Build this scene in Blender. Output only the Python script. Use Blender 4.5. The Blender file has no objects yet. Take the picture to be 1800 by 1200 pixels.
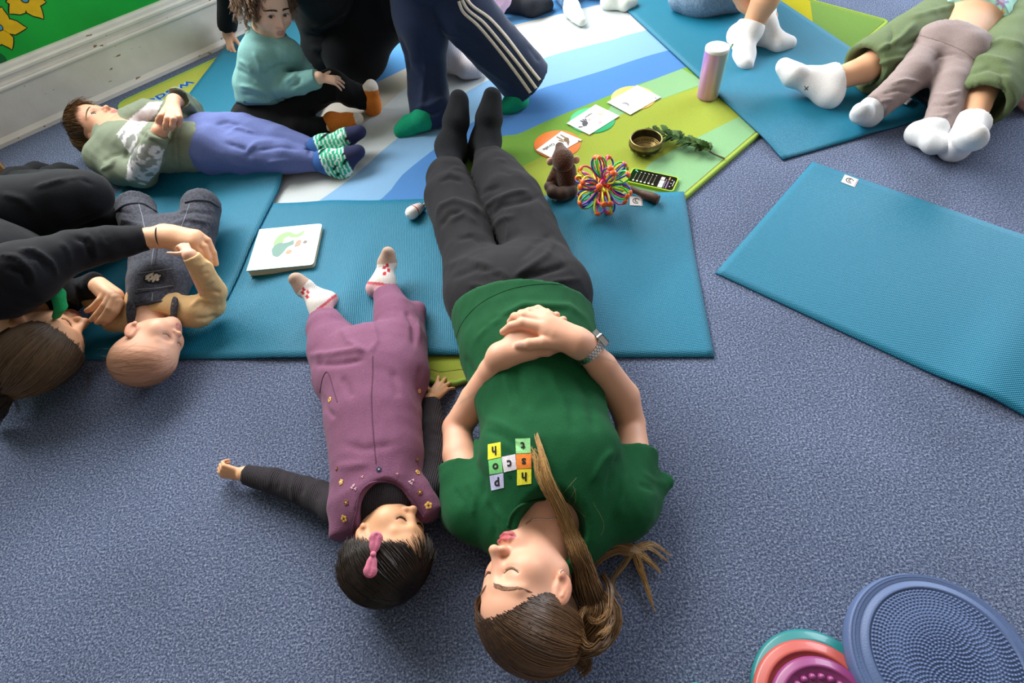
import bpy, bmesh, math, random
import numpy as np
from mathutils import Vector, Matrix
from mathutils.bvhtree import BVHTree

# ------------------------------------------------------------------ camera
F_PX, PITCH, ROLL, CAM_H = 995.0, math.radians(53.23), math.radians(-7.14), 1.184
CAM = np.array([0.0, 0.0, CAM_H])
_fw = np.array([0, math.cos(PITCH), -math.sin(PITCH)])
_up0 = np.array([0, math.sin(PITCH), math.cos(PITCH)])
_r0 = np.array([1.0, 0, 0])
_cr, _sr = math.cos(ROLL), math.sin(ROLL)
CX = _cr * _r0 + _sr * _up0
CY = -_sr * _r0 + _cr * _up0
scene = bpy.context.scene
COL = scene.collection
cam_data = bpy.data.cameras.new('camera')
cam_data.sensor_width = 36.0
cam_data.lens = F_PX * 36.0 / 1800.0
cam_data.clip_start = 0.02
cam = bpy.data.objects.new('camera', cam_data)
COL.objects.link(cam)
cam.matrix_world = Matrix(((CX[0], CY[0], -_fw[0], CAM[0]), (CX[1], CY[1], -_fw[1], CAM[1]),
                           (CX[2], CY[2], -_fw[2], CAM[2]), (0, 0, 0, 1)))
scene.camera = cam

# ------------------------------------------------------------------ world, window light, exposure
world = bpy.data.worlds.new('world'); scene.world = world
world.use_nodes = True
world.node_tree.nodes['Background'].inputs[0].default_value = (0.95, 0.96, 1.0, 1)
world.node_tree.nodes['Background'].inputs[1].default_value = 0.42
scene.view_settings.view_transform = 'Standard'
scene.view_settings.look = 'None'
scene.view_settings.gamma = 1.0
scene.view_settings.exposure = -0.3
scene.view_settings.use_curve_mapping = False
# the room runs along the mural wall: T = along it, N = from the room into it
WT = np.array([0.7713, 0.6365, 0.0]); WN = np.array([-0.6365, 0.7713, 0.0])
W_OFF = 2.889                                     # distance of the mural wall from the camera foot along WN
def room(s, d, z):                                # s along the wall, d out from the wall into the room
    return WT * s + WN * (W_OFF - d) + np.array([0, 0, z])
def area(name, s, z, w, h, power, colour):
    l = bpy.data.lights.new(name, 'AREA'); l.shape = 'RECTANGLE'; l.size = w; l.size_y = h
    l.energy = power; l.color = colour
    o = bpy.data.objects.new(name, l); COL.objects.link(o)
    p = room(s, -0.02, z)
    zax = WN; xax = WT; yax = np.cross(zax, xax)
    o.matrix_world = Matrix(((xax[0], yax[0], zax[0], p[0]), (xax[1], yax[1], zax[1], p[1]), (xax[2], yax[2], zax[2], p[2]), (0, 0, 0, 1)))
    return o
WINDOWS = [(1.45, 1.75, 3.7, 1.5)]                               # s, z, width, height of the window in the mural wall
area('window_daylight', *WINDOWS[0], 400, (1.0, 0.98, 0.95))
# a second window, in the end wall to the right
ROOM_S0, ROOM_S1, ROOM_D, ROOM_Z = -2.4, 5.0, 5.0, 2.9
END_WIN = (2.6, 1.75, 2.2, 1.5)                                 # d, z, width, height
_l = bpy.data.lights.new('window_daylight', 'AREA'); _l.shape = 'RECTANGLE'; _l.size = END_WIN[2]; _l.size_y = END_WIN[3]; _l.energy = 200; _l.color = (0.82, 0.90, 1.0)
_o = bpy.data.objects.new('window_daylight', _l); COL.objects.link(_o)
_p = room(ROOM_S1 + 0.02, END_WIN[0], END_WIN[1]); _x = WN; _z = WT; _y = np.cross(_z, _x)
_o.matrix_world = Matrix(((_x[0], _y[0], _z[0], _p[0]), (_x[1], _y[1], _z[1], _p[1]), (_x[2], _y[2], _z[2], _p[2]), (0, 0, 0, 1)))

# ------------------------------------------------------------------ pixel <-> place (1800 x 1200 frame)
def ray(u, v):
    x = (u - 900) / F_PX; y = -(v - 600) / F_PX
    return _fw + x * CX + y * CY
def J(u, v, z=0.0):
    d = ray(u, v)
    return CAM + d * ((z - CAM_H) / d[2])
def depth(p): return float(np.dot(np.asarray(p) - CAM, _fw))
def px(p, n): return n * depth(p) / F_PX          # n pixels at the distance of p, in metres
def to_px(P):
    q = np.asarray(P, float) - CAM
    d = q @ _fw
    return np.stack([900 + F_PX * (q @ CX) / d, 600 - F_PX * (q @ CY) / d], -1)

# ------------------------------------------------------------------ colours, materials
def lin(c):
    if isinstance(c, str): c = [int(c[i:i + 2], 16) / 255 for i in (0, 2, 4)]
    return tuple(x / 12.92 if x <= 0.04045 else ((x + 0.055) / 1.055) ** 2.4 for x in c)
MATS = {}
def material(name, colour='808080', rough=0.8, var=0.0, vscale=200.0, bump=0.0, bscale=600.0, kind='noise', metal=0.0,
             spec=0.35, sss=0.0, attr=False, sheen=0.0, colour2=None, emit=0.0, coat=0.0, alpha=1.0, stretch=(1, 1, 1), rot=(0, 0, 0), lo=0.35, hi=0.65):
    if name in MATS: return MATS[name]
    m = bpy.data.materials.new(name); m.use_nodes = True
    nt = m.node_tree; N = nt.nodes; L = nt.links
    b = N['Principled BSDF']
    base = lin(colour)
    b.inputs['Base Color'].default_value = (*base, 1)
    b.inputs['Roughness'].default_value = rough
    b.inputs['Metallic'].default_value = metal
    b.inputs['Specular IOR Level'].default_value = spec
    b.inputs['Coat Weight'].default_value = coat
    if sheen:
        b.inputs['Sheen Weight'].default_value = sheen
        b.inputs['Sheen Roughness'].default_value = 0.4
    if sss:
        b.inputs['Subsurface Weight'].default_value = sss
        b.inputs['Subsurface Radius'].default_value = (1.0, 0.35, 0.2)
        b.inputs['Subsurface Scale'].default_value = 0.006
    if emit:
        b.inputs['Emission Color'].default_value = (*base, 1)
        b.inputs['Emission Strength'].default_value = emit
    tc = N.new('ShaderNodeTexCoord'); mp = N.new('ShaderNodeMapping')
    mp.inputs['Scale'].default_value = stretch; mp.inputs['Rotation'].default_value = rot
    L.new(tc.outputs['Object'], mp.inputs['Vector'])
    def tex(kind, scale):
        if kind == 'noise':
            t = N.new('ShaderNodeTexNoise'); t.inputs['Scale'].default_value = scale; t.inputs['Detail'].default_value = 2; o = t.outputs['Fac']
        elif kind == 'wave':
            t = N.new('ShaderNodeTexWave'); t.inputs['Scale'].default_value = scale; t.inputs['Distortion'].default_value = 0.4
            t.inputs['Detail Scale'].default_value = 2; o = t.outputs['Fac']
        elif kind == 'voronoi':
            t = N.new('ShaderNodeTexVoronoi'); t.inputs['Scale'].default_value = scale; o = t.outputs['Distance']
        elif kind == 'grid':                      # a mesh of little cells: product of two crossed waves
            a = N.new('ShaderNodeTexWave'); a.inputs['Scale'].default_value = scale; a.bands_direction = 'X'
            c = N.new('ShaderNodeTexWave'); c.inputs['Scale'].default_value = scale; c.bands_direction = 'Y'
            L.new(mp.outputs['Vector'], a.inputs['Vector']); L.new(mp.outputs['Vector'], c.inputs['Vector'])
            t = N.new('ShaderNodeMath'); t.operation = 'MULTIPLY'
            L.new(a.outputs['Fac'], t.inputs[0]); L.new(c.outputs['Fac'], t.inputs[1])
            return t.outputs[0]
        L.new(mp.outputs['Vector'], t.inputs['Vector'])
        return o
    src = None
    if attr:
        a = N.new('ShaderNodeAttribute'); a.attribute_name = 'Col'; src = a.outputs['Color']
        L.new(src, b.inputs['Base Color'])
    if var or colour2:
        t = tex(kind if colour2 else 'noise', vscale)
        rp = N.new('ShaderNodeMapRange'); rp.inputs['From Min'].default_value = lo; rp.inputs['From Max'].default_value = hi
        L.new(t, rp.inputs['Value'])
        mx = N.new('ShaderNodeMix'); mx.data_type = 'RGBA'
        if colour2:
            mx.inputs['A'].default_value = (*base, 1); mx.inputs['B'].default_value = (*lin(colour2), 1)
        else:
            mx.blend_type = 'MULTIPLY'
            rp.inputs['To Min'].default_value = 1 - var; rp.inputs['To Max'].default_value = 1 + var
            if src is not None: L.new(src, mx.inputs['A'])
            else: mx.inputs['A'].default_value = (*base, 1)
            mx.inputs['Factor'].default_value = 1.0
        L.new(rp.outputs['Result'], mx.inputs['B' if not colour2 else 'Factor'])
        L.new(mx.outputs['Result'], b.inputs['Base Color'])
    if bump:
        t = tex(kind, bscale)
        bp = N.new('ShaderNodeBump'); bp.inputs['Strength'].default_value = 1.0; bp.inputs['Distance'].default_value = bump
        L.new(t, bp.inputs['Height']); L.new(bp.outputs['Normal'], b.inputs['Normal'])
    if alpha < 1: b.inputs['Alpha'].default_value = alpha
    MATS[name] = m
    return m

# ------------------------------------------------------------------ objects
def tag(o, label=None, cat=None, group=None, kind=None):
    if label: o['label'] = label
    if cat: o['category'] = cat
    if group: o['group'] = group
    if kind: o['kind'] = kind
    return o
def empty(name, base, label, cat, group=None):
    o = bpy.data.objects.new(name, None); COL.objects.link(o); o.empty_display_size = 0.05
    o.location = Vector(base)
    return tag(o, label, cat, group)
def origin_of(parent):
    p = np.zeros(3)
    while parent is not None:
        p += np.array(parent.location); parent = parent.parent
    return p
def mesh_obj(name, verts, faces, mat, parent=None, smooth=True, cols=None, midx=None, base=None):
    """verts in world space; faces (n,k) array or list of tuples; mat one material or a list"""
    V = np.asarray(verts, np.float64).reshape(-1, 3)
    off = origin_of(parent)
    loc = np.zeros(3) if base is None else np.asarray(base, float) - off
    V = V - off - loc
    me = bpy.data.meshes.new(name)
    if isinstance(faces, np.ndarray) and faces.ndim == 2:
        nf, k = faces.shape
        me.vertices.add(len(V)); me.vertices.foreach_set('co', V.astype(np.float32).ravel())
        me.loops.add(nf * k); me.loops.foreach_set('vertex_index', faces.astype(np.int32).ravel())
        me.polygons.add(nf)
        me.polygons.foreach_set('loop_start', np.arange(0, nf * k, k, dtype=np.int32))
        me.polygons.foreach_set('loop_total', np.full(nf, k, np.int32))
        me.update(calc_edges=True)
    else:
        me.from_pydata([tuple(v) for v in V], [], [tuple(int(i) for i in f) for f in faces])
        me.update()
    if smooth: me.polygons.foreach_set('use_smooth', np.ones(len(me.polygons), bool))
    for m in (mat if isinstance(mat, (list, tuple)) else [mat]): me.materials.append(m)
    if midx is not None: me.polygons.foreach_set('material_index', np.asarray(midx, np.int32))
    if cols is not None:
        a = me.color_attributes.new('Col', 'FLOAT_COLOR', 'POINT')
        c = np.ones((len(V), 4), np.float32); c[:, :3] = cols
        a.data.foreach_set('color', c.ravel())
    o = bpy.data.objects.new(name, me); COL.objects.link(o)
    if parent is not None: o.parent = parent
    o.location = Vector(loc)
    return o

# ------------------------------------------------------------------ soft bodies: signed distance primitives
def nrm(v):
    v = np.asarray(v, float); return v / np.linalg.norm(v)
class Seg:      # tapered capsule; flat=(axis, s): thickness along axis scaled by s
    def __init__(s, a, b, ra, rb=None, k=0.02, flat=None, op='u'):
        s.a = np.asarray(a, float); s.b = np.asarray(b, float); s.ra = ra; s.rb = ra if rb is None else rb
        s.k = k; s.op = op; s.flat = (nrm(flat[0]), flat[1]) if flat else None
    def box(s):
        r = max(s.ra, s.rb) * max(1, s.flat[1] if s.flat else 1)
        return np.minimum(s.a, s.b) - r, np.maximum(s.a, s.b) + r
    def grow(s, d): return Seg(s.a, s.b, s.ra + d, s.rb + d, s.k, s.flat, s.op)
    def ev(s, x, y, z):
        f4 = np.float32; a = s.a; ba = s.b - s.a
        X, Y, Z = x - f4(a[0]), y - f4(a[1]), z - f4(a[2])
        qb = X * f4(ba[0]) + Y * f4(ba[1]) + Z * f4(ba[2]); qq = X * X + Y * Y + Z * Z; L2 = float(ba @ ba)
        if s.flat:
            n = s.flat[0]; f = 1 / s.flat[1] - 1; g = f4(2 * f + f * f); bn = float(ba @ n)
            qn = X * f4(n[0]) + Y * f4(n[1]) + Z * f4(n[2])
            qb = qb + qn * (g * f4(bn)); qq = qq + qn * qn * g; L2 = L2 + bn * bn * float(g)
        if L2 > 1e-12: t = np.clip(qb * f4(1 / L2), 0, 1)
        else: t = np.zeros_like(qb)
        l = np.sqrt(np.maximum(qq - t * (2 * qb - t * f4(L2)), 1e-12))
        d = l - (f4(s.ra) + f4(s.rb - s.ra) * t)
        if s.flat:
            un = (qn - t * f4(bn)) * f4(1 + f) / l
            d = d / np.sqrt(1 + un * un * f4(1 / s.flat[1] ** 2 - 1))
        return d
class Ell:      # ellipsoid with axes matrix A (columns)
    def __init__(s, c, r, A=None, k=0.02, op='u'):
        s.c = np.asarray(c, float); s.r = np.asarray(r, float); s.A = np.eye(3) if A is None else np.asarray(A, float); s.k = k; s.op = op
    def box(s):
        e = np.sqrt(((s.A * s.r) ** 2).sum(1)); return s.c - e, s.c + e
    def grow(s, d): return Ell(s.c, s.r + d, s.A, s.k, s.op)
    def ev(s, x, y, z):
        f4 = np.float32; X, Y, Z = x - f4(s.c[0]), y - f4(s.c[1]), z - f4(s.c[2]); k0 = 0; k1 = 0
        for i in range(3):
            q = X * f4(s.A[0, i]) + Y * f4(s.A[1, i]) + Z * f4(s.A[2, i]); q = q * q; r2 = s.r[i] ** 2
            k0 = k0 + q * f4(1 / r2); k1 = k1 + q * f4(1 / r2 ** 2)
        k0 = np.sqrt(k0) + f4(1e-9); return k0 * (k0 - 1) / (np.sqrt(k1) + f4(1e-9))
class Cut:      # keep the side of the plane the normal points away from
    def __init__(s, p, n, k=0.004, lo=None, hi=None): s.p = np.asarray(p, float); s.n = nrm(n); s.k = k; s.op = 'i'; s.lo = lo; s.hi = hi
    def ev(s, x, y, z):
        f4 = np.float32; return (x - f4(s.p[0])) * f4(s.n[0]) + (y - f4(s.p[1])) * f4(s.n[1]) + (z - f4(s.p[2])) * f4(s.n[2])
def chain(pts, radii, k=0.02, flat=None, op='u', k2=0.006):
    out = []
    for i in range(len(pts) - 1):
        out.append(Seg(pts[i], pts[i + 1], radii[i], radii[i + 1], k if i == 0 else min(k, k2), flat, op))
    return out
def field(prims, xs, ys, zs):
    D = np.full((len(xs), len(ys), len(zs)), 0.5, np.float32)
    for p in prims:
        if p.op == 'i' and p.lo is None:
            sl = (slice(None),) * 3
        else:
            lo, hi = (p.lo, p.hi) if p.op == 'i' else p.box(); m = 0 if p.op == 'i' else p.k + 3 * (xs[1] - xs[0])
            i0, i1 = np.searchsorted(xs, [lo[0] - m, hi[0] + m]); j0, j1 = np.searchsorted(ys, [lo[1] - m, hi[1] + m]); k0, k1 = np.searchsorted(zs, [lo[2] - m, hi[2] + m])
            if i0 >= i1 or j0 >= j1 or k0 >= k1: continue
            sl = (slice(i0, i1), slice(j0, j1), slice(k0, k1))
        d = p.ev(xs[sl[0]][:, None, None], ys[sl[1]][None, :, None], zs[sl[2]][None, None, :])
        o = D[sl]; k = np.float32(max(p.k, 1e-5)); q = np.float32(0.25)
        if p.op == 'u':
            h = np.maximum(k - np.abs(o - d), 0) / k; D[sl] = np.minimum(o, d) - h * h * (k * q)
        elif p.op == 's':
            h = np.maximum(k - np.abs(o + d), 0) / k; D[sl] = np.maximum(o, -d) + h * h * (k * q)
        else:
            h = np.maximum(k - np.abs(o - d), 0) / k; D[sl] = np.maximum(o, d) + h * h * (k * q)
    return D
def nets(D, xs, ys, zs):
    S = D < 0
    c = [S[i:S.shape[0] - 1 + i, j:S.shape[1] - 1 + j, k:S.shape[2] - 1 + k] for i in (0, 1) for j in (0, 1) for k in (0, 1)]
    n = sum(x.astype(np.int8) for x in c)
    act = (n > 0) & (n < 8)
    I = np.argwhere(act)
    if len(I) == 0: return np.zeros((0, 3)), np.zeros((0, 4), int)
    idx = np.full(act.shape, -1, np.int64); idx[act] = np.arange(len(I))
    acc = np.zeros((len(I), 3)); cnt = np.zeros(len(I))
    cv = {}
    for i in (0, 1):
        for j in (0, 1):
            for k in (0, 1): cv[i, j, k] = D[I[:, 0] + i, I[:, 1] + j, I[:, 2] + k]
    for ax in range(3):
        for o in ((0, 0), (0, 1), (1, 0), (1, 1)):
            a = [0, 0, 0]; oth = [x for x in range(3) if x != ax]; a[oth[0]], a[oth[1]] = o
            b = list(a); b[ax] = 1
            va, vb = cv[tuple(a)], cv[tuple(b)]
            m = (va < 0) != (vb < 0)
            t = np.where(m, va / np.where(m, va - vb, 1), 0)
            p = np.tile(np.array(a, float), (len(I), 1)); p[:, ax] = t
            acc += p * m[:, None]; cnt += m
    P = I + acc / cnt[:, None]
    def mp(arr, q): return arr[0] + q * (arr[1] - arr[0])
    V = np.stack([mp(xs, P[:, 0]), mp(ys, P[:, 1]), mp(zs, P[:, 2])], -1)
    Fs = []
    for ax in range(3):
        b, c2 = [(1, 2), (2, 0), (0, 1)][ax]
        sl0 = [slice(None)] * 3; sl1 = [slice(None)] * 3
        sl0[ax] = slice(0, -1); sl1[ax] = slice(1, None)
        A, B = S[tuple(sl0)], S[tuple(sl1)]
        E = np.argwhere(A != B)
        ok = (E[:, b] > 0) & (E[:, c2] > 0) & (E[:, b] < act.shape[b]) & (E[:, c2] < act.shape[c2])
        E = E[ok]
        neg = A[tuple(E.T)]
        q = []
        for db, dc in ((-1, -1), (0, -1), (0, 0), (-1, 0)):
            e = E.copy(); e[:, b] += db; e[:, c2] += dc
            q.append(idx[tuple(e.T)])
        q = np.stack(q, -1)
        q[~neg] = q[~neg][:, ::-1]
        Fs.append(q)
    return V, np.concatenate(Fs)
def surf(prims, res, lo=None, hi=None):
    if lo is None:
        if res > 0.003: res = res * 1.4
        bs = [p.box() for p in prims if p.op == 'u']
        lo = np.min([b[0] for b in bs], 0) - 4 * res; hi = np.max([b[1] for b in bs], 0) + 4 * res
    xs, ys, zs = [np.arange(lo[i], hi[i] + res, res).astype(np.float32) for i in range(3)]
    return nets(field(prims, xs, ys, zs), xs, ys, zs)
def surf_multi(prims, regions):
    """regions: (lo, hi, res) boxes with their own resolution, joined into one mesh"""
    Vs, Fs, n = [], [], 0
    for lo, hi, res in regions:
        res = res * (1.1 if res < 0.0025 else 1.25)
        V, F = surf(prims, res, np.asarray(lo, float), np.asarray(hi, float))
        Vs.append(V); Fs.append(F + n); n += len(V)
    return np.concatenate(Vs), np.concatenate(Fs)
def normals(V, F):
    n = np.cross(V[F[:, 2]] - V[F[:, 0]], V[F[:, 3]] - V[F[:, 1]])
    out = np.stack([sum(np.bincount(F[:, i], n[:, a], len(V)) for i in range(4)) for a in range(3)], 1)
    return out / (np.linalg.norm(out, axis=1, keepdims=True) + 1e-12)
def poly_dist(Q, pts):
    """distance of points Q (n,2) to a polyline, and the parameter along it"""
    pts = np.asarray(pts, float); best = np.full(len(Q), 1e9); par = np.zeros(len(Q))
    for i in range(len(pts) - 1):
        a, b = pts[i], pts[i + 1]; ab = b - a
        t = np.clip(((Q - a) @ ab) / (ab @ ab + 1e-9), 0, 1)
        d = np.linalg.norm(Q - a - t[:, None] * ab, axis=1)
        m = d < best; best = np.where(m, d, best); par = np.where(m, (i + t) / (len(pts) - 1), par)
    return best, par
def sculpt(V, F, strokes):
    """strokes: (polyline in photo pixels, half width px, height in mm): folds pressed into or raised from the cloth"""
    N = normals(V, F); Q = to_px(V); view = V - CAM
    face = np.clip(-(N * view).sum(1) / np.linalg.norm(view, axis=1) * 2, 0, 1)
    D = np.zeros(len(V))
    for pts, w, h in strokes:
        P = np.asarray(pts, float)
        m = np.all((Q > P.min(0) - 3 * w) & (Q < P.max(0) + 3 * w), 1)
        d, t = poly_dist(Q[m], P)
        D[m] += 1.5 * h / 1000 * np.exp(-(d / (0.85 * w)) ** 2) * np.clip(np.minimum(t, 1 - t) * 5 + 0.15, 0, 1)
    return V + N * (D * face)[:, None]
def wrinkle(V, F, amp, freq, seed=0, stretch=(1, 1, 1)):
    rs = np.random.RandomState(seed); N = normals(V, F); Pn = V * np.asarray(stretch)
    h = np.zeros(len(V))
    for i in range(5):
        k = rs.normal(size=3); k /= np.linalg.norm(k); k2 = rs.normal(size=3); k2 /= np.linalg.norm(k2)
        f = freq * (0.6 + 0.35 * i)
        s = np.sin(Pn @ k * f + 2.2 * np.sin(Pn @ k2 * f * 0.45 + rs.rand() * 6) + rs.rand() * 6)
        h += (1 - np.abs(s)) * 0.8 / (1 + 0.45 * i) - 0.25
    return V + N * (h * amp * 1.25)[:, None]
def in_poly(Q, poly):
    poly = np.asarray(poly, float); x, y = Q[:, 0], Q[:, 1]; r = np.zeros(len(Q), bool)
    j = len(poly) - 1
    for i in range(len(poly)):
        xi, yi = poly[i]; xj, yj = poly[j]
        c = ((yi > y) != (yj > y)) & (x < (xj - xi) * (y - yi) / (yj - yi + 1e-12) + xi)
        r ^= c; j = i
    return r
def sm(x, a, b):
    t = np.clip((x - a) / (b - a), 0, 1); return t * t * (3 - 2 * t)

# ------------------------------------------------------------------ simple solids
def tubes(lines, radii, sides=5, cap=True):
    """lines: list of (m,3) polylines; radii: list of scalars or (m,) arrays -> verts, faces"""
    Vs, Fs, n = [], [], 0
    for P, r in zip(lines, radii):
        P = np.asarray(P, float); m = len(P)
        T = np.gradient(P, axis=0); T /= np.linalg.norm(T, axis=1, keepdims=True) + 1e-12
        ref = np.array([0, 0, 1.0]) if abs(T[0][2]) < 0.9 else np.array([1.0, 0, 0])
        A = np.cross(T, ref); A /= np.linalg.norm(A, axis=1, keepdims=True) + 1e-12
        B = np.cross(T, A)
        r = np.broadcast_to(np.asarray(r, float), (m,))
        th = np.arange(sides) * 2 * math.pi / sides
        V = P[:, None] + r[:, None, None] * (np.cos(th)[None, :, None] * A[:, None] + np.sin(th)[None, :, None] * B[:, None])
        Vs.append(V.reshape(-1, 3))
        i = np.arange(m - 1)[:, None] * sides; j = np.arange(sides)[None]; j2 = (j + 1) % sides
        q = np.stack([i + j, i + sides + j, i + sides + j2, i + j2], -1).reshape(-1, 4)
        Fs.append(q + n)
        if cap and sides == 4:
            Fs.append(np.array([[0, 1, 2, 3], [m * 4 - 1, m * 4 - 2, m * 4 - 3, m * 4 - 4]]) + n)
        n += m * sides
    return np.concatenate(Vs), np.concatenate(Fs)
def smooth_line(pts, n=24):
    P = np.asarray(pts, float); m = len(P)
    if m < 3: return np.array([P[0] + (P[-1] - P[0]) * t for t in np.linspace(0, 1, n)])
    E = np.vstack([2 * P[0] - P[1], P, 2 * P[-1] - P[-2]])
    out = []
    for t in np.linspace(0, m - 1 - 1e-9, n):
        i = int(t); f = t - i; p0, p1, p2, p3 = E[i:i + 4]
        out.append(0.5 * (2 * p1 + (p2 - p0) * f + (2 * p0 - 5 * p1 + 4 * p2 - p3) * f * f + (3 * p1 - p0 - 3 * p2 + p3) * f ** 3))
    return np.array(out)
def lathe(profile, seg=48, frame=None):
    """profile (r,z) rows -> verts, quad faces about the z axis, placed by a 4x4 / (origin, axes)"""
    pr = np.asarray(profile, float); m = len(pr); th = np.arange(seg) * 2 * math.pi / seg
    V = np.stack([pr[:, 0:1] * np.cos(th), pr[:, 0:1] * np.sin(th), np.repeat(pr[:, 1:2], seg, 1)], -1).reshape(-1, 3)
    i = np.arange(m - 1)[:, None] * seg; j = np.arange(seg)[None]; j2 = (j + 1) % seg
    F = np.stack([i + j, i + j2, i + seg + j2, i + seg + j], -1).reshape(-1, 4)
    if frame is not None: V = frame[0] + V @ np.asarray(frame[1]).T
    return V, F
def prism(outline, z0, z1, frame=None):
    """outline: list of (x,y) -> closed solid between z0 and z1"""
    o = np.asarray(outline, float); n = len(o)
    ar = 0.5 * np.sum(o[:, 0] * np.roll(o[:, 1], -1) - np.roll(o[:, 0], -1) * o[:, 1])
    if ar < 0: o = o[::-1]
    V = np.vstack([np.c_[o, np.full(n, z0)], np.c_[o, np.full(n, z1)]])
    F = [tuple(range(n))[::-1], tuple(range(n, 2 * n))] + [(i, (i + 1) % n, n + (i + 1) % n, n + i) for i in range(n)]
    if frame is not None: V = frame[0] + V @ np.asarray(frame[1]).T
    return V, F
def round_poly(pts, r, n=5):
    """round the corners of a 2-D polygon"""
    pts = [np.asarray(p, float) for p in pts]; out = []
    m = len(pts); rr = r if isinstance(r, (list, tuple)) else [r] * m
    for i in range(m):
        p = pts[i]; a = pts[i - 1] - p; b = pts[(i + 1) % m] - p
        if rr[i] <= 0: out.append(p); continue
        p0 = p + a / np.linalg.norm(a) * rr[i]; p1 = p + b / np.linalg.norm(b) * rr[i]
        for t in np.linspace(0, 1, n): out.append((1 - t) ** 2 * p0 + 2 * t * (1 - t) * p + t * t * p1)
    return out
class MB:       # gathers pieces of one part
    def __init__(s): s.V = []; s.F = []; s.M = []; s.n = 0
    def add(s, V, F, m=0):
        s.V.append(np.asarray(V, float))
        for f in F: s.F.append(tuple(int(i) + s.n for i in f)); s.M.append(m)
        s.n += len(V); return s
    def box(s, c, h, A=None, m=0):
        c = np.asarray(c, float); A = np.eye(3) if A is None else np.asarray(A)
        v = np.array([[x, y, z] for x in (-1, 1) for y in (-1, 1) for z in (-1, 1)]) * np.asarray(h)
        return s.add(c + v @ A.T, [(0, 1, 3, 2), (4, 6, 7, 5), (0, 4, 5, 1), (2, 3, 7, 6), (0, 2, 6, 4), (1, 5, 7, 3)], m)
    def build(s, name, mat, parent=None, smooth=False, base=None):
        return mesh_obj(name, np.concatenate(s.V), s.F, mat, parent, smooth, midx=s.M, base=base)
def text_mesh(txt, size=1.0, bold=0.0):
    cu = bpy.data.curves.new('text', 'FONT'); cu.body = txt; cu.size = size; cu.align_x = 'CENTER'; cu.align_y = 'CENTER'; cu.offset = bold; cu.resolution_u = 3
    o = bpy.data.objects.new('text', cu); COL.objects.link(o)
    me = bpy.data.meshes.new_from_object(o.evaluated_get(bpy.context.evaluated_depsgraph_get()))
    V = np.array([v.co[:] for v in me.vertices]).reshape(-1, 3); F = [tuple(p.vertices) for p in me.polygons]
    bpy.data.objects.remove(o); bpy.data.curves.remove(cu); bpy.data.meshes.remove(me)
    return V, F
# ================================================================== the setting
def smat(name, **k): return material(name, **k)
# floor: looped office carpet
def carpet():
    m = bpy.data.materials.new('carpet'); m.use_nodes = True
    nt = m.node_tree; N = nt.nodes; L = nt.links; b = N['Principled BSDF']
    tc = N.new('ShaderNodeTexCoord')
    n1 = N.new('ShaderNodeTexNoise'); n1.inputs['Scale'].default_value = 230; n1.inputs['Detail'].default_value = 3; n1.inputs['Roughness'].default_value = 0.7
    n2 = N.new('ShaderNodeTexNoise'); n2.inputs['Scale'].default_value = 3.0; n2.inputs['Detail'].default_value = 3
    L.new(tc.outputs['Object'], n1.inputs['Vector']); L.new(tc.outputs['Object'], n2.inputs['Vector'])
    r = N.new('ShaderNodeValToRGB'); L.new(n1.outputs['Fac'], r.inputs['Fac'])
    e = r.color_ramp.elements
    e[0].position = 0.30; e[0].color = (*lin('2f374b'), 1)
    e[1].position = 0.68; e[1].color = (*lin('a1a8bd'), 1)
    x = r.color_ramp.elements.new(0.46); x.color = (*lin('525d78'), 1)
    x = r.color_ramp.elements.new(0.56); x.color = (*lin('727d9a'), 1)
    mr = N.new('ShaderNodeMapRange'); mr.inputs['From Min'].default_value = 0.3; mr.inputs['From Max'].default_value = 0.7
    mr.inputs['To Min'].default_value = 0.86; mr.inputs['To Max'].default_value = 1.1
    L.new(n2.outputs['Fac'], mr.inputs['Value'])
    mx = N.new('ShaderNodeMix'); mx.data_type = 'RGBA'; mx.blend_type = 'MULTIPLY'; mx.inputs['Factor'].default_value = 1
    L.new(r.outputs['Color'], mx.inputs['A']); L.new(mr.outputs['Result'], mx.inputs['B'])
    L.new(mx.outputs['Result'], b.inputs['Base Color'])
    b.inputs['Roughness'].default_value = 0.95; b.inputs['Specular IOR Level'].default_value = 0.1
    bp = N.new('ShaderNodeBump'); bp.inputs['Distance'].default_value = 0.004; L.new(n1.outputs['Fac'], bp.inputs['Height']); L.new(bp.outputs['Normal'], b.inputs['Normal'])
    return m
mb = MB(); mb.box(room((ROOM_S0 + ROOM_S1) / 2, ROOM_D / 2, -0.03), ((ROOM_S1 - ROOM_S0) / 2 + 0.16, ROOM_D / 2 + 0.16, 0.03), np.stack([WT, -WN, np.array([0, 0, 1.0])], 1))
tag(mb.build('floor', carpet()), 'speckled blue grey loop pile carpet covering the floor', kind='structure')

# mural wall with two window openings further along, above the frame of the photo
ROOM_A = np.stack([WT, -WN, np.array([0, 0, 1.0])], 1)      # columns: along, into the room, up
wall_green = smat('mural_green', colour='0eb03c', rough=0.55, var=0.08, vscale=6, bump=0.0008, bscale=300)
mb = MB()
def wall_box(s0, s1, z0, z1): mb.box(room((s0 + s1) / 2, -0.08, (z0 + z1) / 2), ((s1 - s0) / 2, 0.08, (z1 - z0) / 2), ROOM_A)
wl, wr = ROOM_S0, ROOM_S1
wall_box(wl, wr, 0, 1.0); wall_box(wl, wr, 2.5, ROOM_Z)
xs_ = [wl]
for s, z, w, h in WINDOWS: xs_ += [s - w / 2, s + w / 2]
xs_.append(wr)
for i in range(0, len(xs_), 2): wall_box(xs_[i], xs_[i + 1], 1.0, 2.5)
wall_o = tag(mb.build('wall_left', wall_green), 'bright green painted wall with yellow flower mural above white skirting', kind='structure')
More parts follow.
